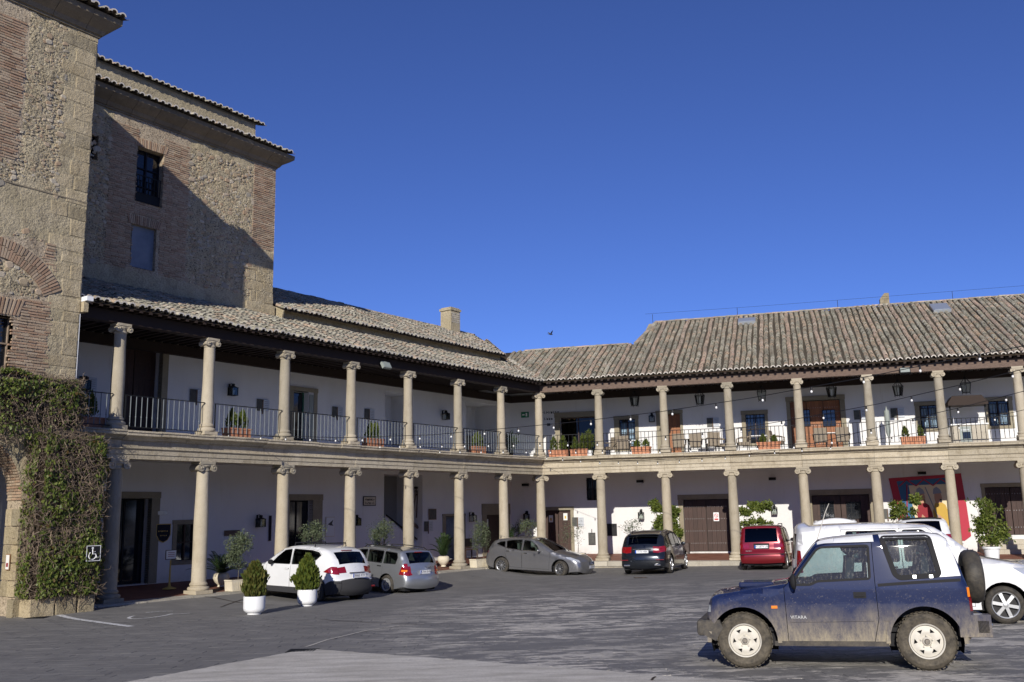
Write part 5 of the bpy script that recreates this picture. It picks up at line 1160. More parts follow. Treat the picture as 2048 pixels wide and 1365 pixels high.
def text(name, body, size, parent, loc, mat, depth=.002, rot=(PI/2, 0, 0), align='CENTER'):
    cu = bpy.data.curves.new(name, 'FONT'); cu.body = body; cu.size = size; cu.extrude = depth; cu.align_x = align; cu.align_y = 'CENTER'; cu.resolution_u = 2
    tmp = bpy.data.objects.new('tmp', cu); COL.objects.link(tmp); dg = bpy.context.evaluated_depsgraph_get(); me = bpy.data.meshes.new_from_object(tmp.evaluated_get(dg)); bpy.data.objects.remove(tmp)
    me.materials.clear(); me.materials.append(M[mat]); o = put(name, me, parent, loc); o.rotation_euler = rot; return o
def worn_line(parent, x, z, n, w, h, mat, y=0., name='worn_lettering'):
    # lettering too worn or too far to read: a row of letter-sized strokes
    mb = MB()
    for i in range(n):
        if RNG.random() < .12: continue
        q = x-w*n/2+i*w; mb.box(q+w*.12, q+w*.32, y-.003, y, z-h/2, z+h/2*RNG.choice((.5, 1))).box(q+w*.32, q+w*.8, y-.003, y, z-h/2*RNG.choice((1, .2)), z-h/2*RNG.choice((1, .2))+h*.28)
    return tag(mb.build(name, mat, parent), kind='stuff')
t = panel('exit_sign', 'green emergency exit sign in the inner corner upstairs', 'sign', FR, 1050, 830, .42, .3, [('board', -1, 1, -1, 1, 'green_sign', 0), ('arrow', -.7, -.1, -.25, .25, 'white_paint', .014), ('door_symbol', .2, .6, -.6, .6, 'white_paint', .014)])
x, z = onwall(FR, WD-.01, 1097, 838); t = thing('wall_lettering', 'small faint grey wall lettering left of the wide glazed opening upstairs', 'lettering', FR.w(x, WD-.01, z), FR.a)
worn_line(t, 0, .33, 10, .12, .13, 'dark_grey'); worn_line(t, 0, 0, 4, .12, .13, 'dark_grey'); MB().box(-.09, .09, -.004, 0, -.38, -.24).build('symbol', 'dark_grey', t)
t = panel('tile_sign', 'framed ceramic name sign above the lantern behind the silver estate', 'sign', FL, 739, 1002.5, .78, .4, [('frame', -1, 1, -1, 1, 'navy_dark', 0), ('tiles', -.9, .9, -.82, .82, 'cream_paint', .012)]); worn_line(t, 0, .07, 7, .085, .1, 'navy_dark', -.025); worn_line(t, 0, -.08, 7, .085, .1, 'navy_dark', -.025)
panel('wall_plaque', 'square dark bronze plaque beside the stair opening', 'plaque', FL, 865, 1029, .55, .5, [('frame', -1, 1, -1, 1, 'oak', 0), ('plate', -.92, .92, -.9, .9, 'slate_plaque', .01)])
panel('wall_plaque', 'narrow dark plank sign above the cycad', 'plaque', FL, 464, 1066.5, .7, .2, [('board', -1, 1, -1, 1, 'timber_beam', 0)])
panel('framed_picture', 'thin dark framed board beside the glazed door downstairs', 'picture', FL, 540, 1057, .12, .95, [('frame', -1, 1, -1, 1, 'door_wood', 0), ('board', -.5, .5, -.9, .9, 'navy_dark', .012)])
t = panel('poster', 'pale framed poster with a dark bird drawing behind the white crossover', 'poster', FL, 660, 1054, .5, .8, [('frame', -1, 1, -1, 1, 'cream_paint', 0), ('sheet', -.9, .9, -.93, .93, 'paper', .012)])
MB().prism([(-.15, .1), (.02, .2), (.15, .28), (.08, .12), (.16, .04), (0, .05)], -.032, -.026).build('drawing', 'slate_plaque', t)
panel('name_plate', 'small grey metal plate right of the entrance door', 'sign', FL, 325, 1026.5, .36, .13, [('plate', -1, 1, -1, 1, 'steel', 0)])
x, z = onwall(FL, WD-.04, 327, 1066); t = thing('shield_sign', 'dark green shield-shaped hotel sign with gold edge and lettering', 'sign', FL.w(x, WD-.04, z), FL.a)
shp = lambda k: [(-.28*k, .3*k), (.28*k, .3*k), (.28*k, -.08*k), (.17*k, -.26*k), (0, -.34*k), (-.17*k, -.26*k), (-.28*k, -.08*k)]
MB().prism(shp(1), 0, .02).build('rim', 'gold', t); MB().prism(shp(.92), -.006, -.001).build('shield', 'navy_dark', t); worn_line(t, 0, .06, 9, .048, .06, 'gold', -.007); worn_line(t, 0, -.09, 6, .045, .04, 'gold', -.007)
g = FL.w(*(lambda q: (q, 1.6))(onwall(FL, 1.6, 342, 1100)[0])); t = thing('stand_sign', 'small white notice on a brass floor stand beside the entrance', 'sign', (g.x, g.y, .22), FL.a)
MB().lathe([(.22, 0), (.2, .03), (.05, .08), (.03, .2), (.022, .9), (.001, .9)], 12).build('stand', 'gold', t); MB().box(-.2, .2, -.02, 0, .92, 1.22).build('board', 'door_wood', t); MB().box(-.18, .18, -.026, -.021, .94, 1.2).build('sheet', 'paper', t)
mb = MB()
for i in range(3): mb.box(-.12, .12, -.029, -.0265, 1.13-i*.06, 1.145-i*.06)
mb.build('text_lines', 'banner_maroon', t)
t = panel('no_parking_sign', 'no parking sign on the studded garage door', 'sign', FR, 1432.5, 1034, .26, .42, [('board', -1, 1, -1, 1, 'white_paint', 0), ('caption', -.7, .7, -.75, -.4, 'red_ink', .014)], y=WD+.1)
MB().tube([(.085*math.cos(a), -.02, .06+.085*math.sin(a)) for a in np.linspace(0, 2*PI, 17)], .012, 4).tube([(-.06, -.02, .12), (.06, -.02, 0)], .012, 4).build('symbol', 'red_ink', t)
t = panel('slate_board', 'dark slate menu board hanging on the sunlit wall', 'board', FR, 1184, 1078, .36, .6, [('frame', -1, 1, -1, 1, 'iron', 0), ('slate', -.88, .88, -.92, .92, 'slate_plaque', .012)]); MB().tube([(0, .0, .3), (0, 0, .48)], .02, 5).build('hook', 'iron', t)
panel('notice_board', 'low black cabinet door beside the column', 'board', FR, 1224, 1060, .5, .6, [('frame', -1, 1, -1, 1, 'iron', 0), ('board', -.9, .9, -.9, .9, 'black', .012)])
for fr, px, py, lab in ((FR, 1050.7, 971.5, 'small dark wall spotlight high in the lower inner corner'), (FR, 1280, 964.5, 'small dark wall spotlight above the sunlit wall'), (FR, 1544.7, 959.5, 'small dark wall spotlight above the red people carrier'), (FR, 1844, 948, 'small dark wall spotlight at the top of the banner')):
    x, z = onwall(fr, WD-.2, px, py); t = thing('spotlight', lab, 'spotlight', fr.w(x, WD-.2, z), fr.a, 'wall spotlights in the lower gallery'); MB().box(-.17, .17, -.1, .1, -.03, .1).build('housing', 'iron', t); MB().box(-.15, .15, -.09, .09, -.045, -.031).build('lens', 'perspex', t); MB().box(-.03, .03, .1, .2, 0, .05).build('bracket', 'iron', t)
for fr, px, py, lab in ((FL, 772, 731, 'grey floodlight under the eaves of the left wing'), (FR, 1810, 742, 'dark floodlight on the beam of the right wing')):
    x, z = onwall(fr, -.35, px, py); t = thing('floodlight', lab, 'floodlight', fr.w(x, -.35, z), fr.a); e = empty('head', t); e.rotation_euler = (-.5, 0, 0); MB().box(-.22, .22, -.05, .06, -.14, .14).build('housing', 'iron' if fr is FR else 'grey_panel', e); MB().box(-.19, .19, -.06, -.051, -.11, .11).build('lens', 'grey_panel', e); MB().box(-.02, .02, .05, .2, -.02, .02).build('bracket', 'iron', t)
# tools hanging in the stair opening
for px, py, a, L, nm, lab in ((834, 1010, 1.5, 1.2, 'farm_tool', 'dark wooden rake hanging beside the stairs'), (829, 1004, 1.35, 1.3, 'farm_tool', 'iron-headed pole leaning beside the stairs'), (834, 1054, -.55, .75, 'wooden_beam', 'short thick brown timber on the stair wall')):
    x, z = onwall(FL, WD+.3, px, py); t = thing(nm, lab, 'tool', FL.w(x, WD+.3, z), FL.a); c, s_ = math.cos(a), math.sin(a); r = .07 if nm == 'wooden_beam' else .03
    MB().tube([(-c*L/2, 0, -s_*L/2), (c*L/2, 0, s_*L/2)], r, 6).build('shaft', 'timber_beam', t)
    if r < .05: MB().obox((c*L/2, 0, s_*L/2), (.14, 0, 0), (0, .02, 0), (0, 0, .05)).obox((c*L/2, 0, s_*L/2-.14), (.12, 0, 0), (0, .02, 0), (0, 0, .03)).build('head', 'iron', t)
# painted banner
x0, zt = onwall(FR, WD-.05, 1776, 956); x1, _ = onwall(FR, WD-.05, 1932, 1000); _, zb = onwall(FR, WD-.05, 1915, 1078); xt1, _ = onwall(FR, WD-.05, 1927, 950); t = thing('painted_banner', 'large cloth banner painted with two helmeted figures inside red and blue borders', 'banner', FR.w(x0, WD-.05, 0), FR.a)
Wb = x1-x0; H0, H1 = zb, zt+.12
def bp(u, v): return (u*Wb+(1-v)*.45*(1-u)*.9 , H0+(H1-H0)*v+(.12*(1-u)*0))
def bpoly(name, pts, mat, dy):
    n = len(pts); MB().prism([bp(*p) for p in pts], -dy, -dy+.004).build(name, mat, t)
bpoly('cloth', [(0, 0), (.3, .02), (.6, 0), (.92, -.03), (1.02, .04), (1, .5), (.97, 1), (.7, .98), (.4, .97), (0, .95)], 'banner_red', .0)
bpoly('blue_border', [(.12, .05), (.8, .05), (.8, .94), (.1, .9)], 'banner_blue', .006)
bpoly('field', [(.25, .05), (.76, .05), (.76, .84), (.25, .83)], 'banner_cream', .012)
mb = MB()
for k in range(6): a, b = bp(.12+.115*k, .92 if k % 2 else .82), bp(.12+.115*(k+1), .82 if k % 2 else .92); mb.tube([(a[0], -.015, a[1]), (b[0], -.015, b[1])], .025, 4)
a, b = bp(.23, .85), bp(.13, .3); mb.tube([(a[0], -.015, a[1]), (b[0], -.015, b[1])], .025, 4); mb.build('zigzag', 'banner_red', t)
def figure(cu, garb, dark):
    f = empty('figure', t); q = lambda pts, mat, dy, nm: MB().prism([bp(cu+a, b) for a, b in pts], -dy, -dy+.004).build(nm, mat, f)
    q([(-.1, .05), (.12, .05), (.12, .4), (.09, .52), (.03, .57), (-.05, .55), (-.1, .42)], garb, .018, 'garment'); q([(-.04, .55), (.04, .55), (.055, .64), (.045, .71), (-.04, .71), (-.05, .62)], 'skin_tone', .022, 'face')
    q([(-.06, .69), (.06, .70), (.045, .76), (0, .80), (-.045, .77)], 'helmet_grey', .026, 'helmet'); q([(.02, .56), (.05, .56), (.05, .61), (.02, .61)], dark, .026, 'beard'); q([(-.06, .3), (.04, .22), (.07, .27), (-.03, .38)], 'skin_tone', .023, 'arm'); q([(-.1, .16), (.12, .16), (.12, .2), (-.1, .2)], 'banner_cream', .022, 'belt')
figure(.39, 'banner_maroon', 'oak'); figure(.62, 'banner_yellow', 'black')
a, b = bp(.47, .8), bp(.58, .33); MB().tube([(a[0], -.03, a[1]), (b[0], -.03, b[1])], .02, 4).build('lance', 'helmet_grey', t)
# ------------------------------------------------------------------ plants at ground level
def tree_planter(px, py, label, h, box=True, mat='leaf_olive', n=1900, r=(.45, .4, .55), w=.75, stems=1, zc=None, fr=FL, y=-.15, gap=(2.2, .25), size=.07):
    x = onwall(fr, y, px, py)[0]; t = thing('planter_tree', label, 'potted tree', fr.w(x, y, .1), fr.a)
    if box:
        MB().prism([(-w/2*.93, .03), (w/2*.93, .03), (w/2, .34), (w/2+.02, .34), (w/2+.02, .38), (-w/2-.02, .38), (-w/2-.02, .34), (-w/2, .34)], -.19, .19).build('planter_box', 'cream_paint', t); mb = MB()
        for i in range(9): xx = -w*.38+i*w*.095; mb.box(xx-.01, xx+.01, -.198, -.191, .08, .31)
        mb.build('flutes', 'cream_paint', t); MB().box(-w/2+.03, w/2-.03, -.16, .16, .38, .385).build('soil', 'soil', t)
        MB().box(-w*.4, -w*.3, -.15, .15, 0, .03).box(w*.3, w*.4, -.15, .15, 0, .03).build('feet', 'cream_paint', t)
    for s_ in range(stems):
        o = (s_-(stems-1)/2)*w*.45; zc_ = zc or h*.68; e = empty('tree', t, (o, 0, 0))
        MB().tube([(0, 0, .3), (.03, .01, h*.4), (-.02, 0, h*.8)], .016, 6, r2=.007).build('trunk', 'bark', e)
        mb = MB()
        for k in range(9): a = RNG.uniform(0, 6.28); z0_ = RNG.uniform(.4, .75)*h; mb.tube([(0, 0, z0_), (math.cos(a)*r[0]*.4, math.sin(a)*r[1]*.4, z0_+.12), (math.cos(a)*r[0]*.8, math.sin(a)*r[1]*.8, z0_+.3)], .008, 3, r2=.003)
        mb.build('branches', 'bark', e)
        if 'citrus' in mat:
            bl = [((RNG.uniform(-1, 1)*r[0]*.8, RNG.uniform(-1, 1)*r[1]*.7, zc_+RNG.uniform(-1, 1)*r[2]*.85), (RNG.uniform(.14, .26),)*3) for _ in range(int(9+14*r[0]*r[2]))]; leafblob('crown', e, bl, int(n*1.3), .15, mat, .5, 0, .3); continue
        leafblob('crown', e, [((0, 0, zc_), r), ((r[0]*.3, 0, zc_+r[2]*.5), (r[0]*.6, r[1]*.6, r[2]*.5)), ((-r[0]*.4, 0, zc_-r[2]*.4), (r[0]*.6, r[1]*.6, r[2]*.5))], n//stems, size, mat, .42, 0, .3, gap)
    return t
tree_planter(476, 1160, 'grey-green olive in a cream fluted planter beside the cycad', 2.05, r=(.5, .42, .62), zc=1.3, n=3600)
tree_planter(624, 1150, 'olive crown showing just above the white crossover roof', 2.15, r=(.55, .45, .42), zc=1.75, n=2000)
tree_planter(762, 1145, 'olive crown showing behind the silver estate roof', 2.2, r=(.6, .5, .45), zc=1.75, n=2000)
tree_planter(961, 1132, 'two slim young olives in one long cream planter behind the grey hatchback', 2.1, r=(.3, .3, .7), zc=1.35, stems=2, w=1.05, n=2600)
tree_planter(1052, 1120, 'broad olive bush rising behind the grey hatchback roof', 2.0, r=(.75, .5, .4), zc=1.6, fr=FR, y=.2, box=True, n=2000)
tree_planter(1145, 1118, 'two nearly bare saplings in front of the double wooden door', 1.9, r=(.4, .3, .6), zc=1.3, stems=2, w=1.2, n=520, fr=FR, y=-.2)
tree_planter(1267, 1112, 'thin airy bush left of the dark estate car', 2.05, r=(.55, .4, .4), zc=1.55, n=650, fr=FR, y=.1)
tree_planter(1320, 1118, 'glossy citrus shrub on the left side of the second ground column', 2.75, r=(.26, .3, .85), zc=1.85, mat='leaf_citrus', n=1400, fr=FR, y=.5, size=.11, gap=(2.6, .1))
tree_planter(1352, 1118, 'glossy citrus shrub between the second ground column and the studded door', 2.6, r=(.3, .3, .8), zc=1.75, mat='leaf_citrus', n=1500, fr=FR, y=.6, size=.11, gap=(2.6, .1))
tree_planter(1512, 1118, 'wide citrus shrub behind the red people carrier', 2.6, r=(.95, .5, .6), zc=1.95, mat='leaf_citrus', n=1900, fr=FR, y=.7, size=.11, gap=(2.4, .12), w=1.1)
tree_planter(1816, 1100, 'citrus shrub in front of the painted banner', 2.7, r=(.65, .5, .75), zc=1.95, mat='leaf_citrus', n=1500, fr=FR, y=.9, size=.11, gap=(2.4, .12))
x = onwall(FR, -1.1, 1984, 1108)[0]; t = thing('potted_shrub', 'tall glossy shrub in a ribbed white pot at the far right', 'potted plant', FR.w(x, -1.1, gh(*FR.w(x, -1.1)[:2])), FR.a)
MB().lathe([(.24, 0), (.3, .5), (.35, .51), (.35, .58), (.31, .585), (.001, .55)], 24).build('pot', 'white_paint', t, 40)
leafblob('foliage', t, [((.05, 0, 1.75), (.6, .5, .8)), ((-.35, 0, 1.4), (.4, .35, .5)), ((.35, 0, 1.1), (.5, .4, .4)), ((-.45, 0, 2.4), (.3, .3, .25)), ((0, 0, .85), (.55, .4, .3))], 4600, .14, 'leaf_citrus', .5, 0, .35, (2.3, .10))
mb = MB()
for k in range(7): a = k*.9; mb.tube([(0, 0, .5), (math.cos(a)*.15, math.sin(a)*.1, 1.2), (math.cos(a)*.4, math.sin(a)*.3, 2.1)], .015, 4, r2=.006)
mb.build('stems', 'bark', t)
def palm(fr, px, py, y, label, h, n, spread, pot=True, z=.2):
    x = onwall(fr, y, px, py)[0]; t = thing('potted_palm', label, 'potted palm', fr.w(x, y, z), fr.a)
    if pot: MB().lathe([(.12, 0), (.1, .05), (.2, .14), (.27, .28), (.24, .4), (.18, .44), (.001, .42)], 20).build('pot', 'cream_paint', t, 60)
    mb = MB()
    for k in range(n):
        a = k*2.4; el = RNG.uniform(.5, 1.35); L = h*RNG.uniform(.75, 1.05); pts = []
        for i in range(9): u = i/8; rr = spread*u*math.cos(el)*1.3; pts.append(Vector((math.cos(a)*rr, math.sin(a)*rr, .45+L*(math.sin(el)*u-.38*u*u))))
        mb.tube(pts, .012, 3, r2=.003)
        for i in range(1, 9):
            d = (pts[i]-pts[i-1]).normalized(); sd_ = d.cross(Vector((0, 0, 1))).normalized()
            for q in (0, .5):
                p = pts[i-1].lerp(pts[i], q)
                for s_ in (-1, 1): e = (sd_*s_*.8+d*.6-Vector((0, 0, .15))).normalized()*.22*(1-.5*i/9); mb.add([p, p+e*.5+d*.02, p+e, p+e*.5-d*.02], [(0, 1, 2, 3)], RNG.random())
    mb.build('fronds', 'leaf_palm', t); return t
palm(FL, 443, 1140, 1.0, 'dark cycad in a pale urn left of the olive planter', 1.15, 26, 1.0); palm(FL, 887, 1110, .9, 'slender palm in a round white urn beside the column behind the silver estate', 1.6, 22, .7)
palm(FL, 757, 1100, 1.6, 'dark palm behind the olive crown near the stairs', 1.75, 16, .7); palm(FR, 1020, 1090, 1.5, 'dark palm in the inner corner behind the grey hatchback', 1.9, 20, .8)
x = onwall(FL, 2.9, 937, 1092)[0]; t = thing('wooden_bench', 'dark wooden bench behind the two-stemmed planter', 'bench', FL.w(x, 2.9, .27), FL.a)
MB().box(-.5, .5, -.2, .2, .42, .46).build('seat', 'door_wood', t); MB().box(-.5, .5, .17, .2, .5, .95).build('backrest', 'door_wood', t)
for a in (-.46, .46):
    for b in (-.17, .17): MB().box(a-.025, a+.025, b-.025, b+.025, 0, .419).build('leg', 'door_wood', t)
# bird
r = ray(1101, 669)*55; t = thing('bird', 'small dark bird flying above the roof valley', 'bird', (r.x, r.y, r.z+CAMZ), .5)
MB().lathe([(.001, -.16), (.02, -.12), (.045, 0), (.035, .09), (.02, .13), (.001, .17)], 8, ax='x').build('body', 'dark_grey', t)
for s_ in (-1, 1): MB().add([(.06, s_*.03, 0), (-.06, s_*.03, 0), (-.05, s_*.2, .12), (-.02, s_*.3, .2), (.05, s_*.17, .12)], [(0, 1, 2, 3, 4)]).build('wing', 'slate_plaque', t)
MB().add([(-.12, -.02, 0), (-.12, .02, 0), (-.24, .04, .01), (-.24, -.04, .01)], [(0, 1, 2, 3)]).build('tail', 'dark_grey', t)
# wooded park behind the photographer (seen mirrored in the panes)
mb = MB(); 
for k in range(46):
    a = math.radians(150+k*5.2); R0 = RNG.uniform(44, 56); cx_, cy_ = R0*math.cos(a), 6+R0*math.sin(a); hh = RNG.uniform(7, 11.5)
    for _ in range(330):
        d = Vector((RNG.gauss(0, 1), RNG.gauss(0, 1), RNG.gauss(0, 1))).normalized(); rr = RNG.uniform(.6, 1)
        p = Vector((cx_+d.x*3.6*rr, cy_+d.y*3.6*rr, hh*.52+d.z*hh*.48*rr)); e = Vector((RNG.gauss(0, 1), RNG.gauss(0, 1), RNG.gauss(0, 1))).normalized()*.75; f = e.cross(Vector((RNG.gauss(0, 1), RNG.gauss(0, 1), 1))).normalized()*.6
        mb.add([p-e, p+f, p+e, p-f], [(0, 1, 2, 3)], RNG.random())
tag(mb.build('distant_trees', 'leaf_palm'), kind='stuff')
# ------------------------------------------------------------------ vehicles
def paint(name, col, metal=0., rough=.28, coat=1., dust=0., flake=False, cab=.02):
    t = NT(name); p = t.pos(obj=True)
    c = t.mix(t.rng(t.noise(2.5, p, 4), .45, .75, 0, .35), col, tuple(x*.8 for x in col)); r = rough; nm = None
    if dust:
        z = t.n('SeparateXYZ'); t.l(p, z.inputs[0])
        zz = t.math('ADD', z.outputs[2], t.math('MULTIPLY', t.math('SUBTRACT', t.noise(2.2, t.pos((1, 1, .6), obj=True), 5, .7), .5), .55))
        low = t.rng(zz, .82, .36, 0, 1); streak = t.rng(t.noise(11, t.pos((1.6, 1.6, .6), obj=True), 8, .8), .36, .62)
        spl = t.rng(t.noise(42, p, 3, .7), .60, .68); f = t.math('MULTIPLY', low, t.rng(streak, 0, 1, .35, 1))
        f2 = t.math('MAXIMUM', f, t.math('MAXIMUM', t.math('MULTIPLY', spl, t.rng(zz, 1.15, .4, .03, .6)), t.rng(zz, .47, .30, 0, .93)))
        c = t.mix(f2, c, (.33, .285, .205)); r = t.rng(f2, 0, 1, rough, .95)
        cw = t.rng(f2, 0, .6, coat*.75, 0)
    b = t.n('BsdfPrincipled'); t.l(c, b.inputs['Base Color']); t.sock(b.inputs['Roughness'], r); b.inputs['Specular IOR Level'].default_value = .12 if dust else .5; b.inputs['Metallic'].default_value = metal
    t.sock(b.inputs['Coat Weight'], cw if dust else coat); b.inputs['Coat Roughness'].default_value = .04
    inn = t.n('BsdfDiffuse'); inn.inputs[0].default_value = (cab, cab, cab*1.05, 1); mx = t.n('MixShader'); t.l(t.n('NewGeometry').outputs['Backfacing'], mx.inputs[0])
    t.l(b.outputs[0], mx.inputs[1]); t.l(inn.outputs[0], mx.inputs[2]); t.l(mx.outputs[0], t.out.inputs[0])
paint('paint_white', (.72,.73,.74)); paint('paint_silver', (.42,.44,.47), .75, .32); paint('paint_grey', (.20,.20,.21), .6, .3); paint('paint_dark', (.018,.022,.03), .5, .25)
paint('paint_red', (.20,.008,.014), .35, .28); paint('paint_navy', (.011,.019,.066), .0, .5, .9, dust=1.); paint('paint_hardtop', (.74,.75,.76), 0, .4, .5); paint('paint_van', (.74,.745,.75))
def dirty(name, col, amt, rough=.8):
    t = NT(name); p = t.pos(obj=True); f = t.rng(t.noise(9, p, 5, .7), .35, .68, .15*amt, amt); t.bsdf(t.mix(f, col, (.26, .22, .16)), t.rng(f, 0, 1, rough, .95), 0, .3, t.bump(t.noise(40, p), .4, .01))
dirty('tyre', (.022,.022,.023), .25); dirty('tyre_muddy', (.022,.021,.02), .5); dirty('bumper_muddy', (.035,.035,.038), .35); dirty('rim_cream', (.62,.59,.52), .15, .5); dirty('spare_rubber', (.02,.02,.021), .25, .5)
simple('rim_alloy', (.55,.56,.58), .3, .9); simple('rim_grey', (.5,.51,.52), .4, .6); simple('rim_dark', (.02,.02,.022), .6); simple('rim_hub', (.12,.12,.12), .5, .6, c2=(.25,.22,.18), scale=30); simple('chrome', (.75,.75,.76), .12, 1.); simple('trim_black', (.016,.016,.018), .75, spec=.25); simple('cladding', (.04,.04,.043), .8, spec=.25, bump=.2, bs=200)
simple('seat_cloth', (.05,.055,.06), .9); simple('seat_light', (.3,.3,.28), .9); simple('plate_white', (.72,.73,.75), .4); simple('plate_blue', (.02,.08,.4), .4); simple('plate_ink', (.03,.035,.06), .5)
simple('lamp_red', (.22,.005,.008), .12, spec=.8, coat=1.); simple('lamp_dark_red', (.22,.004,.008), .12, spec=.8, coat=1.); simple('lamp_amber', (.8,.22,.02), .2, coat=1.); simple('lamp_clear', (.62,.65,.68), .08, .5, coat=1.); simple('mesh_black', (.006,.006,.007), .8)
def catmull(P, n=5, sharp=()):
    out = []; K = len(P)
    for i in range(K-1):
        p1, p2 = np.array(P[i]), np.array(P[i+1]); p0 = np.array(P[i-1]) if i > 0 and i not in sharp else p1-(p2-p1); p3 = np.array(P[i+2]) if i+2 < K and (i+1) not in sharp else p2+(p2-p1)
        for k in range(n):
            t_ = k/n; out.append(.5*((2*p1)+(-p0+p2)*t_+(2*p0-5*p1+4*p2-p3)*t_*t_+(-p0+3*p1-3*p2+p3)*t_**3))
    out.append(np.array(P[-1])); return out
def inset_poly(P, d):
    n = len(P); A = sum(P[i][0]*P[(i+1) % n][1]-P[(i+1) % n][0]*P[i][1] for i in range(n)); s_ = 1 if A > 0 else -1; out = []
    for i in range(n):
        a, b, c = Vector(P[i-1]), Vector(P[i]), Vector(P[(i+1) % n]); e1, e2 = (b-a).normalized(), (c-b).normalized()
        n1, n2 = Vector((-e1.y, e1.x))*s_, Vector((-e2.y, e2.x))*s_; m_ = (n1+n2); m_ = m_/max(m_.length_squared/2, .35) if m_.length > 1e-6 else n1; out.append(tuple(b+m_*d))
    return out
def densify(P, st=.08):
    out = []; n = len(P)
    for i in range(n):
        a, b = Vector(P[i]), Vector(P[(i+1) % n]); k = max(1, int((b-a).length/st))
        for j in range(k): out.append(tuple(a.lerp(b, j/k)))
    return out
def rounded(P, r=.04, n=3):
    out = []; K = len(P)
    for i in range(K):
        a, b, c = Vector(P[i-1]), Vector(P[i]), Vector(P[(i+1) % K]); rr = min(r, (a-b).length*.4, (c-b).length*.4); p, q = b+(a-b).normalized()*rr, b+(c-b).normalized()*rr
        for k in range(n+1): u = k/n; out.append(tuple(p*(1-u)**2+b*2*u*(1-u)+q*u*u))
    return out
class Car:
    # u = metres from the nose, z = height; local +X is forward, y to the left
    def __init__(s, name, label, cat, L, W, prof, belt, tumble, wheels, R, body, sill=.22, archR=None, mid=0, taper=.10, nose=.05, sharp=(), crown=.03, group=None, bulge=.035):
        s.t = thing(name, label, cat, (0,0,0), 0, group); s.L, s.W, s.belt, s.tum, s.wh, s.R, s.body = L, W, belt, tumble, wheels, R, body; s.sill = sill; s.aR = archR or R*1.14; s.taper = taper; s.nose = nose; s.crown = crown; s.bulge = bulge
        s.P = catmull(prof, 5, sharp); s.sheet()
    def ysec(s, u, z):
        h = s.W/2; e = (u-s.L*.5)/(s.L*.5); h *= 1-s.taper*abs(e)**3.2
        if z < s.belt: q = (z-.62)/.6; h -= s.bulge*q*q*(1.6 if z < .62 else 1)
        else: h -= s.bulge*((s.belt-.62)/.6)**2+s.tum*(z-s.belt)
        return h
    def dist(s, u, z):
        best = 9; r = .1
        A = s._A; d = np.hypot(0, 0); p = np.array([u, z]); ap = p-A[:, :2]; t_ = np.clip((ap*s._D).sum(1)/s._L2, 0, 1); q = ap-s._D*t_[:, None]; dd = np.hypot(q[:, 0], q[:, 1]); i = int(dd.argmin()); return dd[i], A[i, 2]+(s._B[i, 2]-A[i, 2])*t_[i]
    def Y(s, u, z):
        d, r = s.dist(u, z); y = s.ysec(u, z)
        if d < r: k = 1-d/r; y -= r*(1-math.sqrt(max(0, 1-k*k)))
        return y
    def p3(s, u, z, sd, off=0.): return (s.L/2-u, sd*(s.Y(u, z)+off), z)
    def sheet(s):
        Q = np.array(s.P); s._A, s._B = Q[:-1], Q[1:]; s._D = (s._B-s._A)[:, :2]; s._L2 = (s._D**2).sum(1)+1e-9
        out = [(p[0], p[1]) for p in s.P]; u1 = out[-1][0]; bot = []
        for u, in sorted(((w,) for w in s.wh), reverse=True):
            zc = s.R; a0 = math.asin(min(1, max(-.9, (s.sill-zc)/s.aR))); n = 14
            bot += [(u+s.aR*math.cos(a0+(PI-2*a0)*i/n), zc+s.aR*math.sin(a0+(PI-2*a0)*i/n)) for i in range(n+1)]
        s.outer = out+densify([(u1, s.sill)] if False else bot, 9)
        s.cum = [0.]
        for a, b in zip(s.P[:-1], s.P[1:]): s.cum.append(s.cum[-1]+float(np.hypot(*(b-a)[:2])))
    def side_regions(s, regs, step=.07):
        # regs: (polygon, name, material, inward, both sides?) -- panes, lamps and doors cut from the flank
        polys = [densify(r[0], .09) for r in regs]; holes = []; seams = []
        cut = [inset_poly(p, -.007) if regs[i][1] == 'door' else None for i, p in enumerate(polys)]
        rng_ = [p for p in polys]+[c for c in cut if c]
        v, g = cdt_sheet(s.outer, [], step, rng_)
        nreg = len(polys); names = {}
        tri = []
        for k, ts in g.items():
            for t_ in ts: tri.append(t_)
        yv = [s.Y(p[0], p[1]) for p in v]
        out = {}
        order = sorted(range(nreg), key=lambda i: abs(sum(polys[i][j][0]*polys[i][(j+1) % len(polys[i])][1]-polys[i][(j+1) % len(polys[i])][0]*polys[i][j][1] for j in range(len(polys[i])))))
        for t_ in tri:
            cx = sum(v[i][0] for i in t_)/3; cz = sum(v[i][1] for i in t_)/3; k = -1
            for i in order:
                if in_poly(cx, cz, polys[i]): k = i; break
            if k < 0 and any(c and in_poly(cx, cz, c) for c in cut): continue
            out.setdefault(k, []).append(t_)
        for sd in (1, -1):
            for k, ts in out.items():
                nm, mt, inn = ('body', s.body, 0.) if k < 0 else regs[k][1:4]
                if k >= 0 and len(regs[k]) > 4 and regs[k][4] and regs[k][4] != sd: nm, mt, inn = 'body', s.body, 0.
                used = {}; mb = MB()
                for t_ in ts:
                    f = []
                    for i in t_:
                        if i not in used: used[i] = len(mb.v); mb.v.append((s.L/2-v[i][0], sd*(yv[i]-inn), v[i][1]))
                        f.append(used[i])
                    a, b, c = (Vector(mb.v[q]) for q in f)
                    if (b-a).cross(c-a).y*sd < 0: f = f[::-1]
                    mb.f.append(tuple(f)); mb.t.append(.5); mb.m.append(0)
                s.parts.setdefault((k if k >= 0 else 'b', sd, nm, mt), []).append(mb)
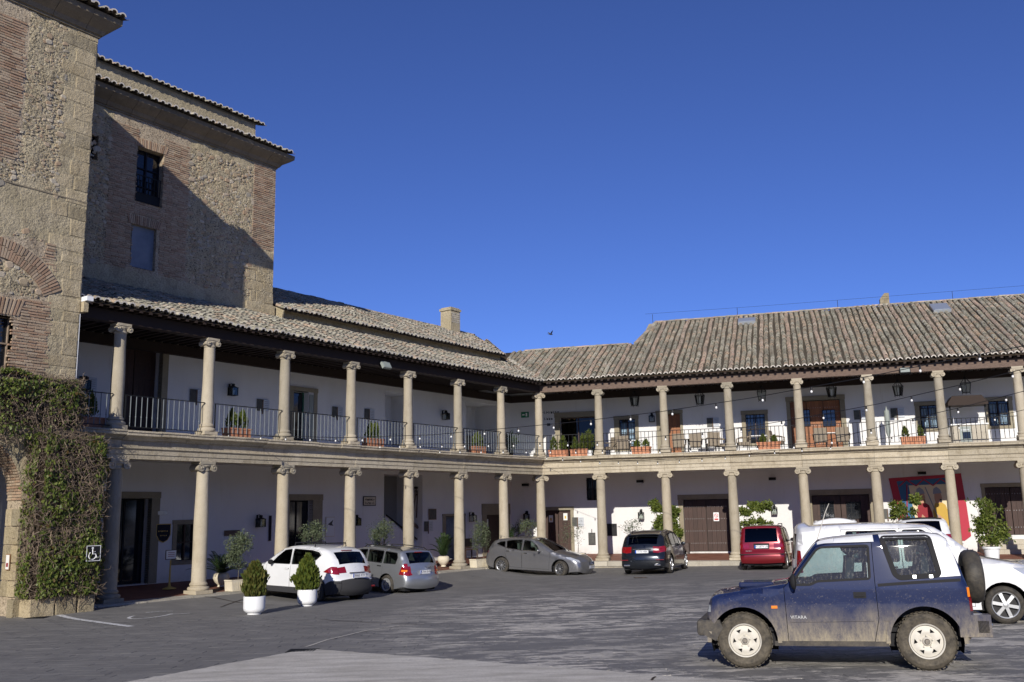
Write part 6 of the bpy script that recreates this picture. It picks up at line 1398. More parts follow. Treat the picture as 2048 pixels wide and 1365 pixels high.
    def strip(s, regs, nlat=14):
        # the belt over nose, bonnet, screen, roof and tail; regs: (i0, i1, fraction lo, hi, name, material, inward)
        mbs = {}; N = len(s.P)
        T = sorted(set([i/nlat*2-1 for i in range(nlat+1)]+[q for r in regs for q in r[2:4]]))
        def pt(i, v, off):
            u, z, r = s.P[i]; ye = s.ysec(u, z)-r; a = s.P[max(i-1, 0)]; b = s.P[min(i+1, N-1)]; d = Vector((b[0]-a[0], b[1]-a[1])).normalized(); n = Vector((-d.y, d.x))
            c = s.crown_at(u, z)*(1-v*v)-off; return (s.L/2-(u+n.x*c), v*ye, z+n.y*c)
        for i in range(N-1):
            for a, b in zip(T[:-1], T[1:]):
                m_ = (a+b)/2; nm, mt, inn = 'body', s.body, 0.
                for r in regs:
                    if r[0] <= i < r[1] and r[2] < m_ < r[3]: nm, mt, inn = r[4:7]; break
                mb = mbs.setdefault((nm, mt, inn, 1 if nm in ('tail_light', 'headlight') and m_ > 0 else 0), MB())
                mb.add([pt(i, a, inn), pt(i, b, inn), pt(i+1, b, inn), pt(i+1, a, inn)], [(0, 1, 2, 3)], .5)
        for (nm, mt, inn, q), mb in mbs.items(): s.parts.setdefault(('s'+nm+mt, q if nm != 'body' else 0, nm, mt), []).append(mb)
    def crown_at(s, u, z):
        if u < .35 or u > s.L-.3: return s.nose
        return s.crown
    parts = None
    def make(s, sregs, tregs, step=.07, dash=True, seats=((1.45,), ), see=True, seatmat='seat_cloth', interior=True):
        s.parts = {}; s.side_regions(sregs, step); s.strip(tregs)
        body = MB(); extra = {}
        for (k, sd, nm, mt), l in s.parts.items():
            for mb in l:
                if nm == 'body': body.add(mb.v, mb.f, .5)
                else: key = (k, sd, nm, mt); extra.setdefault(key, MB()).add(mb.v, mb.f, .5)
        o = body.build('body', s.body, s.t, 38); bm = bmesh.new(); bm.from_mesh(o.data); bmesh.ops.remove_doubles(bm, verts=bm.verts, dist=.0008); bm.to_mesh(o.data); bm.free()
        o.data.polygons.foreach_set('use_smooth', [True]*len(o.data.polygons)); o.data.set_sharp_from_angle(angle=math.radians(38))
        for (k, sd, nm, mt), mb in extra.items():
            q = mb.build(nm, mt, s.t, 38); bm = bmesh.new(); bm.from_mesh(q.data); bmesh.ops.remove_doubles(bm, verts=bm.verts, dist=.0008); bm.to_mesh(q.data); bm.free()
            q.data.polygons.foreach_set('use_smooth', [True]*len(q.data.polygons)); q.data.set_sharp_from_angle(angle=math.radians(38))
        s.b = o
        # arch liners and underbody
        L = s.L
        for u in s.wh:
            a = [(u+s.aR*math.cos(x), s.R+s.aR*math.sin(x)) for x in np.linspace(-.35, PI+.35, 13)]
            for sd in (1, -1):
                mb = MB()
                for p, q in zip(a[:-1], a[1:]): yo = s.W/2-.07; mb.add([(L/2-p[0], sd*yo, p[1]), (L/2-q[0], sd*yo, q[1]), (L/2-q[0], sd*(yo-.3), q[1]), (L/2-p[0], sd*(yo-.3), p[1])], [(0, 1, 2, 3)])
                mb.add([(L/2-p[0], sd*(s.W/2-.36), p[1]) for p in a], [tuple(range(13))]); mb.build('wheel_arch', 'mesh_black', s.t)
        MB().box(-L/2+.2, L/2-.2, -s.W/2+.18, s.W/2-.18, s.sill-.03, s.sill+.14).build('underbody', 'trim_black', s.t)
        if interior:
            fl = MB().box(-L/2+.35, L/2-.9, -s.W/2+.12, s.W/2-.12, s.sill+.15, s.sill+.2).box(L/2-1.35, L/2-.95, -s.W/2+.14, s.W/2-.14, s.belt-.3, s.belt-.03); fl.build('dashboard', 'trim_black', s.t)
            for u, ys in seats:
                for y in ys:
                    e = empty('seat', s.t, (L/2-u, y, s.sill+.2)); w = .24 if abs(y) > .05 else .6
                    MB().box(-.25, .25, -w, w, .12, .28).build('cushion', seatmat, e); MB().add([(-.22, -w, .25), (-.12, -w, .25), (-.22, -w*.85, .85), (-.32, -w*.85, .85), (-.22, w, .25), (-.12, w, .25), (-.22, w*.85, .85), (-.32, w*.85, .85)], [(0,1,2,3),(4,7,6,5),(0,4,5,1),(1,5,6,2),(2,6,7,3),(3,7,4,0)]).build('seat_back', seatmat, e)
                    for hy in ((0,) if w < .5 else (-.38, .38)): MB().ball((-.28, hy, .97), .11, 8, sz=.9).build('headrest', seatmat, e)
            sw = [(L/2-1.38+.1*math.cos(a), .36+.18*math.sin(a), s.belt-.02+.16*math.cos(a)) for a in np.linspace(0, 2*PI, 17)]; MB().tube(sw, .016, 5).build('steering_wheel', 'trim_black', s.t)
        return s
    def decal(s, poly, name, mat, sd, off=.006, parent=None, th=.0):
        # a thin moulded piece following the flank
        P = densify(poly, .06); mb = MB(); n = len(P); mb.v = [s.p3(u, z, sd, off) for u, z in P]+[s.p3(u, z, sd, -.01) for u, z in P]; mb.f = [tuple(range(n))]+[(i, (i+1) % n, n+(i+1) % n, n+i) for i in range(n)]; mb.t = [.5]*(n+1); mb.m = [0]*(n+1)
        return mb.build(name, mat, parent or s.t)
    def band(s, pts, w, name, mat, sd, off=.004):
        mb = MB(); K = len(pts)
        for i, (u, z) in enumerate(pts):
            a = pts[max(i-1, 0)]; b = pts[min(i+1, K-1)]; d = Vector((b[0]-a[0], b[1]-a[1])).normalized(); n = Vector((-d.y, d.x))*w/2
            mb.v += [s.p3(u+n.x, z+n.y, sd, off), s.p3(u-n.x, z-n.y, sd, off)]
        mb.f = [(2*i, 2*i+1, 2*i+3, 2*i+2) for i in range(K-1)]; mb.t = [.5]*(K-1); mb.m = [0]*(K-1); return mb.build(name, mat, s.t)
    def box(s, name, mat, u0, u1, y0, y1, z0, z1, bevel=.0): 
        o = MB().box(s.L/2-u1, s.L/2-u0, y0, y1, z0, z1).build(name, mat, s.t)
        if bevel: m_ = o.modifiers.new('b', 'BEVEL'); m_.width = bevel; m_.segments = 2
        return o
    def wheels(s, kind, rimmat, w=.2, tyre='tyre', steer=0., rr=.64):
        R = s.R; me_t = MB().lathe([(R*rr, -w/2+.02), (R*.82, -w/2-.004), (R*.93, -w/2+.012), (R*.985, -w/2+.035), (R, -w/2+.06), (R, w/2-.06), (R*.985, w/2-.035), (R*.93, w/2-.012), (R*.82, w/2+.004), (R*rr, w/2-.02)], 40, ax='y')
        if kind == 'slots' or tyre == 'tyre_muddy':
            for i in range(36):
                a = 2*PI*i/36
                for s_ in (-1, 1): c, q = math.cos(a+.04*s_), math.sin(a+.04*s_); me_t.obox((R*.997*c, s_*(w/2-.045), R*.997*q), (.005*c, 0, .005*q), (0, .042, 0), (-.018*q, 0, .018*c))
        me_t = me_t.mesh('tyre', tyre, 35); r = R*rr; yo = w/2
        rim = MB().lathe([(r*1.02, yo-.012), (r*1.0, yo+.004), (r*.94, yo-.004), (r*.92, yo-.03), (r*.90, yo-.1), (r*.9, -yo+.02)], 40, ax='y')
        if kind == 'slots':   # pressed steel wheel with triangular slots
            outer = [(r*.9*math.cos(2*PI*i/40), r*.9*math.sin(2*PI*i/40)) for i in range(40)]; holes = []
            for k in range(6):
                a = 2*PI*k/6; P_ = lambda rr_, da: (r*rr_*math.cos(a+da), r*rr_*math.sin(a+da)); holes.append([P_(.52, -.12), P_(.76, -.2), P_(.69, .22)])
            v, g = cdt_sheet(outer, holes, .03); rim.add([(p[0], yo-.035+.03*math.exp(-((math.hypot(p[0], p[1])/r-.58)/.22)**2), p[1]) for p in v], [t_ for t_ in g[-1]])
            rim.lathe([(.001, yo+.012), (r*.2, yo+.012), (r*.24, yo-.01), (r*.3, yo-.03)], 20, ax='y')
            for k in range(5): a = 2*PI*k/5+.3; rim.lathe([(.001, yo+.006), (.011, yo+.006), (.012, yo-.03)], 6, (r*.34*math.cos(a), 0, r*.34*math.sin(a)), 'y')
        else:
            n, dbl = {'s5': (5, 0), 's6': (6, 0), 's10': (10, 0), 's7': (7, 0), 'cover': (9, 0)}[kind]; wd = {'s5': .30, 's6': .26, 's10': .12, 's7': .22, 'cover': .30}[kind]
            for k in range(n):
                a = 2*PI*k/n+.2; c, q = math.cos(a), math.sin(a)
                def P_(rr_, tt, y): return (r*(rr_*c-tt*q), y, r*(rr_*q+tt*c))
                y1, y0 = yo-.012, yo-.05; a0, a1 = wd*.75, wd*.5
                vs = [P_(.18, -a0*.6, y1+.006), P_(.18, a0*.6, y1+.006), P_(.93, a1, y1-.005), P_(.93, -a1, y1-.005), P_(.18, -a0*.6, y0), P_(.18, a0*.6, y0), P_(.93, a1, y0), P_(.93, -a1, y0)]
                rim.add(vs, [(0,1,2,3),(0,4,5,1),(1,5,6,2),(2,6,7,3),(3,7,4,0)])
            rim.lathe([(.001, yo+.0), (r*.16, yo+.0), (r*.24, yo-.012), (r*.26, yo-.05)], 18, ax='y')
            if kind == 'cover': rim.lathe([(r*.72, yo-.016), (r*.95, yo-.008)], 36, ax='y'); rim.lathe([(r*.2, yo-.01), (r*.5, yo-.013)], 36, ax='y')
        me_h = MB().lathe([(.001, yo+.03), (r*.12, yo+.03), (r*.17, yo+.018), (r*.19, yo-.02)], 16, ax='y').mesh('hub', 'rim_hub', 35) if kind == 'slots' else None
        me_r = rim.mesh('rim', rimmat, 35); me_d = MB().lathe([(.001, yo-.075), (r*.9, yo-.075)], 24, ax='y').mesh('brake_disc', 'rim_dark')
        for i, u in enumerate(s.wh):
            for sd in (1, -1):
                e = empty('wheel', s.t, (s.L/2-u, sd*(s.W/2-w/2-.025), R), (0 if sd > 0 else PI)+(steer if i == 0 else 0))
                if me_h: put('hub', me_h, e)
                put('tyre', me_t, e); put('rim', me_r, e); put('brake_disc', me_d, e)
    def plate(s, body, z, u, w=.5, rz=0., front=False):
        d = 1 if front else -1; x = s.L/2-u; e = empty('number_plate', s.t, (x, 0, z), PI/2 if front else -PI/2)
        MB().box(-w/2, w/2, -.014, 0, -.055, .055).build('plate', 'plate_white', e); MB().box(-w/2, -w/2+.045, -.017, -.0145, -.055, .055).build('blue_band', 'plate_blue', e)
        text('digits', body, .105, e, (.02, -.0155, 0), 'plate_ink', .001)
    def mirror(s, u, z, mat, sd, sz=(.09, .1, .075)):
        y = s.Y(u, z); MB().ball((0, 0, 0), 1, 8).v; mb = MB().ball((0, 0, 0), 1, 10); mb.v = [(s.L/2-u+a*sz[0]*(.8 if a > 0 else .35), sd*(y+.13)+b*sz[1], z+.02+c*sz[2]) for a, b, c in mb.v]; o = mb.build('mirror', mat, s.t, 50)
        MB().box(s.L/2-u-.02, s.L/2-u+.03, min(sd*y, sd*(y+.1)), max(sd*y, sd*(y+.1)), z-.03, z).build('mirror_stalk', 'trim_black', s.t); return o
    def place(s, x, y, heading):
        # heading: world angle of the nose, resting on the sloping ground
        s.t.location = (x, y, gh(x, y)); c, q = math.cos(heading), math.sin(heading); f = 1.4
        px = (gh(x+c*f, y+q*f)-gh(x-c*f, y-q*f))/(2*f); py = (gh(x-q*.8, y+c*.8)-gh(x+q*.8, y-c*.8))/1.6
        s.t.rotation_euler = (math.atan(py), -math.atan(px), heading); s.t.rotation_mode = 'XYZ'
def place_by(car, ref, px, py, heading):
    # put the car so that a local ground point (u, side) shows at the photo pixel
    g = ground(px, py); u, sd = ref; lx, ly = car.L/2-u, sd*(car.W/2-.1); c, q = math.cos(heading), math.sin(heading); car.place(g.x-(lx*c-ly*q), g.y-(lx*q+ly*c), heading)
def bev(o, w):
    m_ = o.modifiers.new('b', 'BEVEL'); m_.width = w; m_.segments = 3
def idx(car, u, z):
    return int(np.argmin([(p[0]-u)**2+(p[1]-z)**2 for p in car.P]))
# ---- muddy blue short off-roader with white hard top
V = Car('offroader', 'muddy dark blue three-door off-roader with white hard top and rear-mounted spare wheel', 'off-road car', 3.40, 1.62,
    [(.24,.50,.05), (.16,.62,.09), (.19,.80,.10), (.25,.885,.10), (.40,.925,.09), (.8,.985,.07), (1.15,1.035,.06), (1.22,1.06,.05), (1.40,1.30,.07), (1.58,1.52,.08), (1.70,1.585,.09), (2.1,1.625,.10), (2.7,1.645,.10), (3.05,1.625,.10), (3.17,1.56,.08), (3.24,1.35,.07), (3.31,1.1,.06), (3.36,.85,.06), (3.36,.60,.05), (3.34,.42,.05)],
    1.0, .20, (.62, 2.80), .345, 'paint_navy', sill=.30, archR=.43, taper=.05, sharp=(0, 7, 14), crown=.012, nose=.03, bulge=.03)
win_f = rounded([(1.275,1.035), (1.50,1.035), (1.575,1.075), (2.215,1.10), (2.235,1.505), (1.66,1.495), (1.60,1.465), (1.30,1.10)], .03)
door = [(1.175,.345), (2.20,.345), (2.27,.62), (2.265,1.02), (2.275,1.54), (1.72,1.53), (1.60,1.50), (1.25,1.09), (1.165,1.0)]
win_r = rounded([(2.405,1.595), (2.96,1.595), (3.03,1.135), (2.57,1.105), (2.515,1.15)], .04)
V.make([(win_f, 'window', 'dirty_glass', .012), (door, 'door', 'paint_navy', 0.), (win_r, 'window', 'dirty_glass', .004), ([(2.385,1.60), (2.505,1.14), (2.56,1.085), (3.27,1.12), (3.13,1.9), (2.34,1.9)], 'hard_top', 'paint_hardtop', -.004),
    ([(1.62,1.53), (1.72,1.545), (2.31,1.552), (2.31,1.9), (1.60,1.9)], 'roof_panel', 'paint_hardtop', -.003), ([(3.325,.70), (3.325,.99), (3.40,.99), (3.40,.70)], 'tail_light', 'lamp_red', -.006)],
    [(idx(V, 1.24, 1.08), idx(V, 1.60, 1.53), -.9, .9, 'windscreen', 'dirty_glass', .01), (idx(V, 1.66, 1.57), idx(V, 2.31, 1.63), -1, 1, 'roof_panel', 'paint_hardtop', -.003), (idx(V, 2.40, 1.63), idx(V, 3.19, 1.5), -1, 1, 'hard_top', 'paint_hardtop', -.004), (idx(V, 3.19, 1.5), idx(V, 3.30, 1.13), -.85, .85, 'rear_window', 'dirty_glass', .01),
     (0, idx(V, .18, .78), -.8, .8, 'grille', 'trim_black', .02)], .055, seats=((1.75, (-.36, .36)), (2.65, (0,))))
V.wheels('slots', 'rim_cream', .215, 'tyre_muddy', .05, .60)
for sd in (1, -1):
    # rubber frame round the panes, arch lips, sill, handle, trim
    V.band(densify(win_f+[win_f[0]], .07)[:-1], .028, 'window_seal', 'trim_black', sd); V.band(densify(win_r, .07)+[win_r[0]], .06, 'window_seal', 'trim_black', sd, .010)
    for w_ in V.wh: V.band([(w_+.445*math.cos(a), .345+.445*math.sin(a)) for a in np.linspace(-.05, PI+.05, 22)], .05, 'arch_lip', 'paint_navy', sd, .022)
    V.band([(1.0, .315), (1.6, .315), (2.36, .315)], .06, 'sill_step', 'bumper_muddy', sd, .012)
    V.decal([(2.0,.865), (2.15,.865), (2.15,.94), (2.0,.94)], 'handle_plate', 'trim_black', sd, .006); V.decal([(2.02,.885), (2.13,.885), (2.13,.905), (2.02,.905)], 'door_handle', 'chrome' if sd < 0 else 'trim_black', sd, .022)
    V.decal([(.99,.745), (1.065,.745), (1.065,.78), (.99,.78)], 'indicator', 'lamp_amber', sd, .012)
    V.decal([(3.315,.87), (3.345,.87), (3.345,.98), (3.315,.98)], 'indicator', 'lamp_amber', sd, .012)
    V.band([(1.21,.585), (1.7,.59), (2.22,.60)], .018, 'crease', 'paint_navy', sd, .012); V.band([(2.33,.60), (2.40,.6)], .018, 'crease', 'paint_navy', sd, .012)
    V.band([(2.3,1.02), (2.7,1.045), (3.26,1.07)], .035, 'flank_trim', 'trim_black', sd, .003)
    V.mirror(1.30, 1.06, 'trim_black', sd, (.07, .075, .1))
    for u in (2.74, 2.93): V.decal([(u-.02,1.10), (u+.02,1.10), (u+.02,1.135), (u-.02,1.135)], 'window_clip', 'steel', sd, .016)
# badge lettering on the front wing of the door
tx = text('lettering', 'VITARA', .056, V.t, (0, 0, 0), 'rim_grey', .002); c0 = V.p3(1.315, .635, 1, .008); tx.location = c0; tx.rotation_euler = (PI/2, 0, PI); tx.scale = (1.05, 1, 1)
V.box('bumper', 'bumper_muddy', .02, .24, -.78, .78, .40, .60, .04); 
for sd in (1, -1): 
    MB().prism([(V.L/2-.10, .42), (V.L/2-.10, .60), (V.L/2-.32, .60), (V.L/2-.36, .50), (V.L/2-.26, .34)], sd*.70, sd*.80).build('bumper_corner', 'bumper_muddy', V.t, fix=True); bev(V.t.children[-1], .035)
    MB().box(-V.L/2-.14, -V.L/2+.22, min(sd*.62, sd*.80), max(sd*.62, sd*.80), .40, .66).build('rear_bumper_corner', 'paint_navy', V.t); bev(V.t.children[-1], .05); V.decal([(.175,.70), (.215,.70), (.215,.79), (.19,.79)], 'headlight', 'lamp_clear', sd, .008)
V.box('rear_bumper', 'bumper_muddy', 3.36, 3.54, -.8, .8, .42, .62, .03); V.box('tow_bar', 'bumper_muddy', 3.3, 3.62, -.03, .03, .36, .41, .01); MB().ball((-V.L/2-.24, 0, .46), .035, 8).build('tow_ball', 'steel', V.t)
V.box('bonnet_scoop', 'paint_navy', .56, 1.02, -.28, .28, .97, 1.045, .025)
sp = empty('spare_wheel', V.t, (-V.L/2-.09, .03, 1.07), PI/2); MB().lathe([(.14, -.105), (.27, -.112), (.31, -.09), (.335, -.05), (.338, .04), (.315, .09), (.27, .112), (.2, .10), (.14, .06)], 36, ax='y').build('tyre', 'spare_rubber', sp, 35); MB().lathe([(.001, .085), (.16, .095), (.25, .118), (.265, .09)], 28, ax='y').build('rim', 'rim_cream', sp, 40); V.box('spare_bracket', 'trim_black', 3.3, 3.45, -.12, .12, .95, 1.2)
MB().tube([(V.L/2-1.62, -.62, 1.53), (V.L/2-1.78, -.66, 1.95), (V.L/2-1.84, -.66, 2.07)], .007, 4, r2=.004).build('aerial', 'rim_cream', V.t)
gA, gB = Vector((2.97, 12.60)), Vector((5.03, 11.96)); hv = math.atan2(gA.y-gB.y, gA.x-gB.x); mid = (gA+gB)/2; ox = (.62+2.80)/2
V.place(mid.x+math.cos(hv)*(ox-V.L/2)-math.sin(hv)*-.70, mid.y+math.sin(hv)*(ox-V.L/2)+math.cos(hv)*-.70, hv)
# ---- generic road cars
def road_car(name, label, cat, L, W, prof, belt, tum, wheels, R, body, wins, doors, tregs, rimk, rimm, sill=.2, lights=(), sharp=(), group=None, **kw):
    mk = {k: kw.pop(k) for k in ('step', 'seats', 'seatmat') if k in kw}; steer = kw.pop('steer', 0.); rr = kw.pop('rr', .66)
    c = Car(name, label, cat, L, W, prof, belt, tum, wheels, R, body, sill=sill, sharp=sharp, group=group, **kw)
    regs = [(rounded(w, .035), 'window', 'car_glass', .010) for w in wins]+[(d, 'door', body, 0.) for d in doors]+[(rounded(l, .02), nm, mt, -.004) for l, nm, mt in lights]
    T = []
    for (a, b, lo, hi, nm, mt, inn) in tregs: T.append((idx(c, *a), idx(c, *b), lo, hi, nm, mt, inn))
    c.make(regs, T, mk.get('step', .08), seats=mk.get('seats', ((1.9, (-.37, .37)), (2.75, (0,)))), seatmat=mk.get('seatmat', 'seat_cloth')); c.wheels(rimk, rimm, .2, 'tyre', steer, rr)
    for sd in (1, -1):
        for w in wins: c.band(densify(rounded(w, .035), .08)+[rounded(w, .035)[0]], .022, 'window_seal', 'trim_black', sd, .003)
    return c
def handles(c, pts, mat):
    for u, z in pts:
        for sd in (1, -1): c.decal([(u-.09, z-.014), (u+.09, z-.014), (u+.09, z+.014), (u-.09, z+.014)], 'door_handle', mat, sd, .024)
# white crossover
Q = road_car('parked_car', 'white crossover with black lower cladding and roof bars, parked behind the two cypress pots', 'car', 4.32, 1.79,
    [(.10,.28,.12), (.02,.42,.22), (.03,.62,.25), (.12,.80,.22), (.35,.92,.18), (.9,1.03,.12), (1.15,1.08,.10), (1.55,1.33,.10), (1.95,1.53,.12), (2.4,1.60,.13), (3.0,1.60,.13), (3.55,1.55,.12), (3.80,1.47,.11), (4.0,1.28,.14), (4.12,1.06,.18), (4.20,.90,.20), (4.24,.74,.22), (4.30,.62,.22), (4.31,.42,.2), (4.22,.30,.12)],
    1.02, .24, (.88, 3.51), .345, 'paint_white', [[(1.62,1.06), (2.36,1.07), (2.32,1.50), (2.02,1.46), (1.72,1.25), (1.55,1.10)], [(2.44,1.07), (3.05,1.09), (3.45,1.24), (3.60,1.36), (3.50,1.44), (3.2,1.49), (2.42,1.505)]],
    [[(1.30,.38), (2.38,.38), (2.40,1.05), (2.37,1.53), (2.0,1.50), (1.5,1.12), (1.28,1.0)], [(2.405,.38), (3.02,.38), (3.15,.62), (3.38,.80), (3.42,1.2), (3.62,1.38), (3.5,1.47), (3.2,1.52), (2.41,1.53)]],
    [((1.15, 1.08), (1.92, 1.52), -.92, .92, 'windscreen', 'car_glass', .008), ((3.84, 1.45), (4.10, 1.10), -.86, .86, 'rear_window', 'car_glass', .008), ((4.14, 1.02), (4.21, .86), -1, -.62, 'tail_light', 'lamp_red', -.006), ((4.14, 1.02), (4.21, .86), .62, 1, 'tail_light', 'lamp_red', -.006), ((4.27, .66), (4.22, .30), -1, 1, 'bumper', 'cladding', -.006)],
    's5', 'rim_alloy', .24, [([(3.80,.90), (4.3,.82), (4.3,1.02), (4.05,1.06)], 'tail_light', 'lamp_red'), ([(0,.2), (.54,.2), (.56,.40), (0,.40)], 'cladding', 'cladding'), ([(1.22,.2), (3.17,.2), (3.12,.42), (1.26,.40)], 'sill_cladding', 'cladding'), ([(3.86,.2), (4.4,.2), (4.4,.66), (4.1,.66), (3.92,.58), (3.88,.42)], 'bumper', 'cladding'), ([(.1,.74), (.5,.84), (.62,.94), (.25,.86)], 'headlight', 'lamp_clear')], nose=.10, taper=.13, crown=.03, archR=.42)
handles(Q, ((2.24, .93), (3.2, .95)), 'paint_white')
for sd in (1, -1): Q.mirror(1.62, 1.08, 'trim_black', sd)
for w_ in (.88, 3.51):
    for sd in (1, -1): Q.band([(w_+.43*math.cos(a), .345+.43*math.sin(a)) for a in np.linspace(-.1, PI+.1, 20)], .06, 'arch_cladding', 'cladding', sd, .012)
for u in (2.25, 3.15):
    Q.t; MB().tube([(Q.L/2-u, -.62, 1.585), (Q.L/2-u, -.6, 1.68), (Q.L/2-u, .6, 1.68), (Q.L/2-u, .62, 1.585)], .02, 6).build('roof_bar', 'trim_black', Q.t)
Q.plate('9065 FTF', .80, 4.42); Q.box('tailgate_handle', 'chrome', 4.30, 4.35, -.3, .3, .875, .90); MB().lathe([(.001, -Q.L/2+.07), (.045, -Q.L/2+.07), (.05, -Q.L/2+.1)], 16, (0, 0, .99), 'x').build('badge', 'chrome', Q.t); MB().tube([(Q.L/2-3.6, 0, 1.55), (Q.L/2-3.85, 0, 1.8)], .005, 4).build('aerial', 'trim_black', Q.t)
for y in (-.62, .12): Q.box('reflector', 'lamp_red', 4.385, 4.40, y-.06, y+.06, .46, .50)
Q.box('brake_light', 'lamp_dark_red', 3.82, 3.86, -.2, .2, 1.49, 1.51); MB().tube([(-Q.L/2+.13, 0, 1.13), (-Q.L/2+.2, .32, 1.19)], .008, 4).build('wiper', 'trim_black', Q.t)
# silver estate
E_s = road_car('parked_car', 'silver estate car with roof rails parked beyond the white crossover', 'car', 4.45, 1.70,
    [(.08,.25,.10), (.02,.42,.2), (.04,.60,.22), (.18,.74,.2), (.5,.86,.14), (1.0,.96,.10), (1.22,1.0,.08), (1.6,1.22,.08), (1.95,1.38,.10), (2.4,1.44,.11), (3.2,1.45,.11), (3.85,1.42,.11), (4.02,1.36,.1), (4.18,1.15,.12), (4.28,.95,.14), (4.33,.75,.16), (4.42,.62,.18), (4.44,.42,.16), (4.36,.28,.1)],
    .93, .22, (.88, 3.5), .31, 'paint_silver', [[(1.72,.98), (2.42,.98), (2.40,1.36), (2.05,1.33), (1.80,1.18)], [(2.50,.98), (3.22,.98), (3.22,1.365), (2.48,1.365)], [(3.30,.98), (3.86,1.0), (3.90,1.20), (3.84,1.345), (3.30,1.365)]],
    [[(1.38,.28), (2.44,.28), (2.46,.98), (2.43,1.39), (2.0,1.365), (1.6,1.08), (1.36,.92)], [(2.47,.28), (3.10,.28), (3.25,.6), (3.27,.98), (3.25,1.39), (2.46,1.39)]],
    [((1.24, 1.01), (1.9, 1.36), -.92, .92, 'windscreen', 'car_glass', .008), ((4.03, 1.34), (4.24, 1.02), -.88, .88, 'rear_window', 'car_glass', .008), ((4.28, .93), (4.35, .66), -1, -.86, 'tail_light', 'lamp_red', -.006), ((4.28, .93), (4.35, .66), .86, 1, 'tail_light', 'lamp_red', -.006)],
    'cover', 'rim_grey', .2, [([(4.06,.68), (4.5,.66), (4.5,1.04), (4.20,1.04)], 'tail_light', 'lamp_red'), ([(.06,.58), (.42,.66), (.42,.80), (.12,.72)], 'headlight', 'lamp_clear')], nose=.08, taper=.10, archR=.36, seatmat='seat_light')
handles(E_s, ((2.3, .86), (3.12, .88)), 'trim_black'); E_s.plate('5704 BVB', .78, 4.45, .46)
for sd in (1, -1):
    E_s.mirror(1.72, .98, 'trim_black', sd); MB().tube([(E_s.L/2-2.0, sd*.56, 1.40), (E_s.L/2-2.15, sd*.565, 1.485), (E_s.L/2-3.0, sd*.57, 1.51), (E_s.L/2-3.75, sd*.565, 1.485), (E_s.L/2-3.9, sd*.56, 1.42)], .016, 6).build('roof_rail', 'trim_black', E_s.t)
E_s.box('brake_light', 'lamp_red', 4.04, 4.09, -.15, .15, 1.37, 1.395); E_s.box('tailgate_handle', 'chrome', 4.39, 4.42, -.28, -.12, .9, .92); MB().tube([(-E_s.L/2+.16, -.05, 1.03), (-E_s.L/2+.22, .38, 1.1)], .008, 4).build('wiper', 'trim_black', E_s.t)
tx = worn_line(E_s.t, 0, 0, 10, .045, .035, 'trim_black', name='lettering'); tx.location = (-E_s.L/2+.055, -.25, .93); tx.rotation_euler = (0, 0, -PI/2)
for sd in (1, -1): E_s.decal([(4.17,.78), (4.31,.78), (4.31,.84), (4.17,.84)], 'indicator', 'lamp_amber', sd, .010)
# dark grey hatchback
D = road_car('parked_car', 'dark grey metallic hatchback turned with its nose to the right before the inner corner', 'car', 4.52, 1.80,
    [(.10,.22,.1), (.0,.38,.22), (.02,.55,.28), (.12,.68,.25), (.4,.80,.16), (.9,.92,.12), (1.25,1.0,.10), (1.7,1.22,.10), (2.15,1.42,.12), (2.6,1.49,.13), (3.2,1.47,.13), (3.85,1.38,.12), (4.12,1.28,.14), (4.3,1.08,.2), (4.42,.85,.24), (4.50,.6,.24), (4.48,.38,.2), (4.38,.25,.12)],
    .93, .26, (.92, 3.62), .325, 'paint_grey', [[(1.85,.98), (2.62,1.0), (2.60,1.40), (2.28,1.38), (2.0,1.20)], [(2.70,1.0), (3.38,1.05), (3.42,1.33), (3.15,1.385), (2.68,1.41)], [(3.48,1.07), (3.9,1.20), (3.72,1.29), (3.49,1.32)]],
    [[(1.42,.28), (2.64,.28), (2.66,1.0), (2.63,1.43), (2.2,1.41), (1.75,1.12), (1.40,.95)], [(2.67,.28), (3.22,.30), (3.36,.6), (3.45,.85), (3.46,1.32), (3.15,1.42), (2.66,1.43)]],
    [((1.27, 1.01), (2.12, 1.41), -.92, .92, 'windscreen', 'car_glass', .008), ((4.12, 1.27), (4.32, 1.03), -.85, .85, 'rear_window', 'car_glass', .008), ((.01, .62), (.08, .40), -.38, .38, 'grille', 'trim_black', .01), ((.0, .34), (.12, .2), -.8, .8, 'air_intake', 'mesh_black', .01)],
    's10', 'rim_alloy', .2, [([(.10,.60), (.62,.74), (.70,.80), (.50,.80), (.18,.70)], 'headlight', 'lamp_clear'), ([(4.28,.82), (4.6,.8), (4.6,1.02), (4.38,1.06), (4.30,.95)], 'tail_light', 'lamp_dark_red')], nose=.14, taper=.16, archR=.385, steer=-.35, crown=.04, seatmat='seat_light')
handles(D, ((2.48, .88), (3.3, .93)), 'chrome'); D.plate('LLK 1190', .42, -.13, .5, front=True)
for sd in (1, -1): D.mirror(1.85, .99, 'paint_grey', sd); D.band([(1.85,.972), (2.6,.985), (3.3,1.03), (3.85,1.17)], .02, 'chrome_strip', 'chrome', sd, .006); D.decal([(.28,.36), (.44,.36), (.44,.44), (.28,.44)], 'fog_light', 'chrome', sd, .012)
mb = MB()
for i in range(9): mb.box(D.L/2+.11-.002*abs(i-4), D.L/2+.135-.004*abs(i-4), -.26+i*.065-.008, -.26+i*.065+.008, .46, .64)
mb.build('grille_bar', 'chrome', D.t)
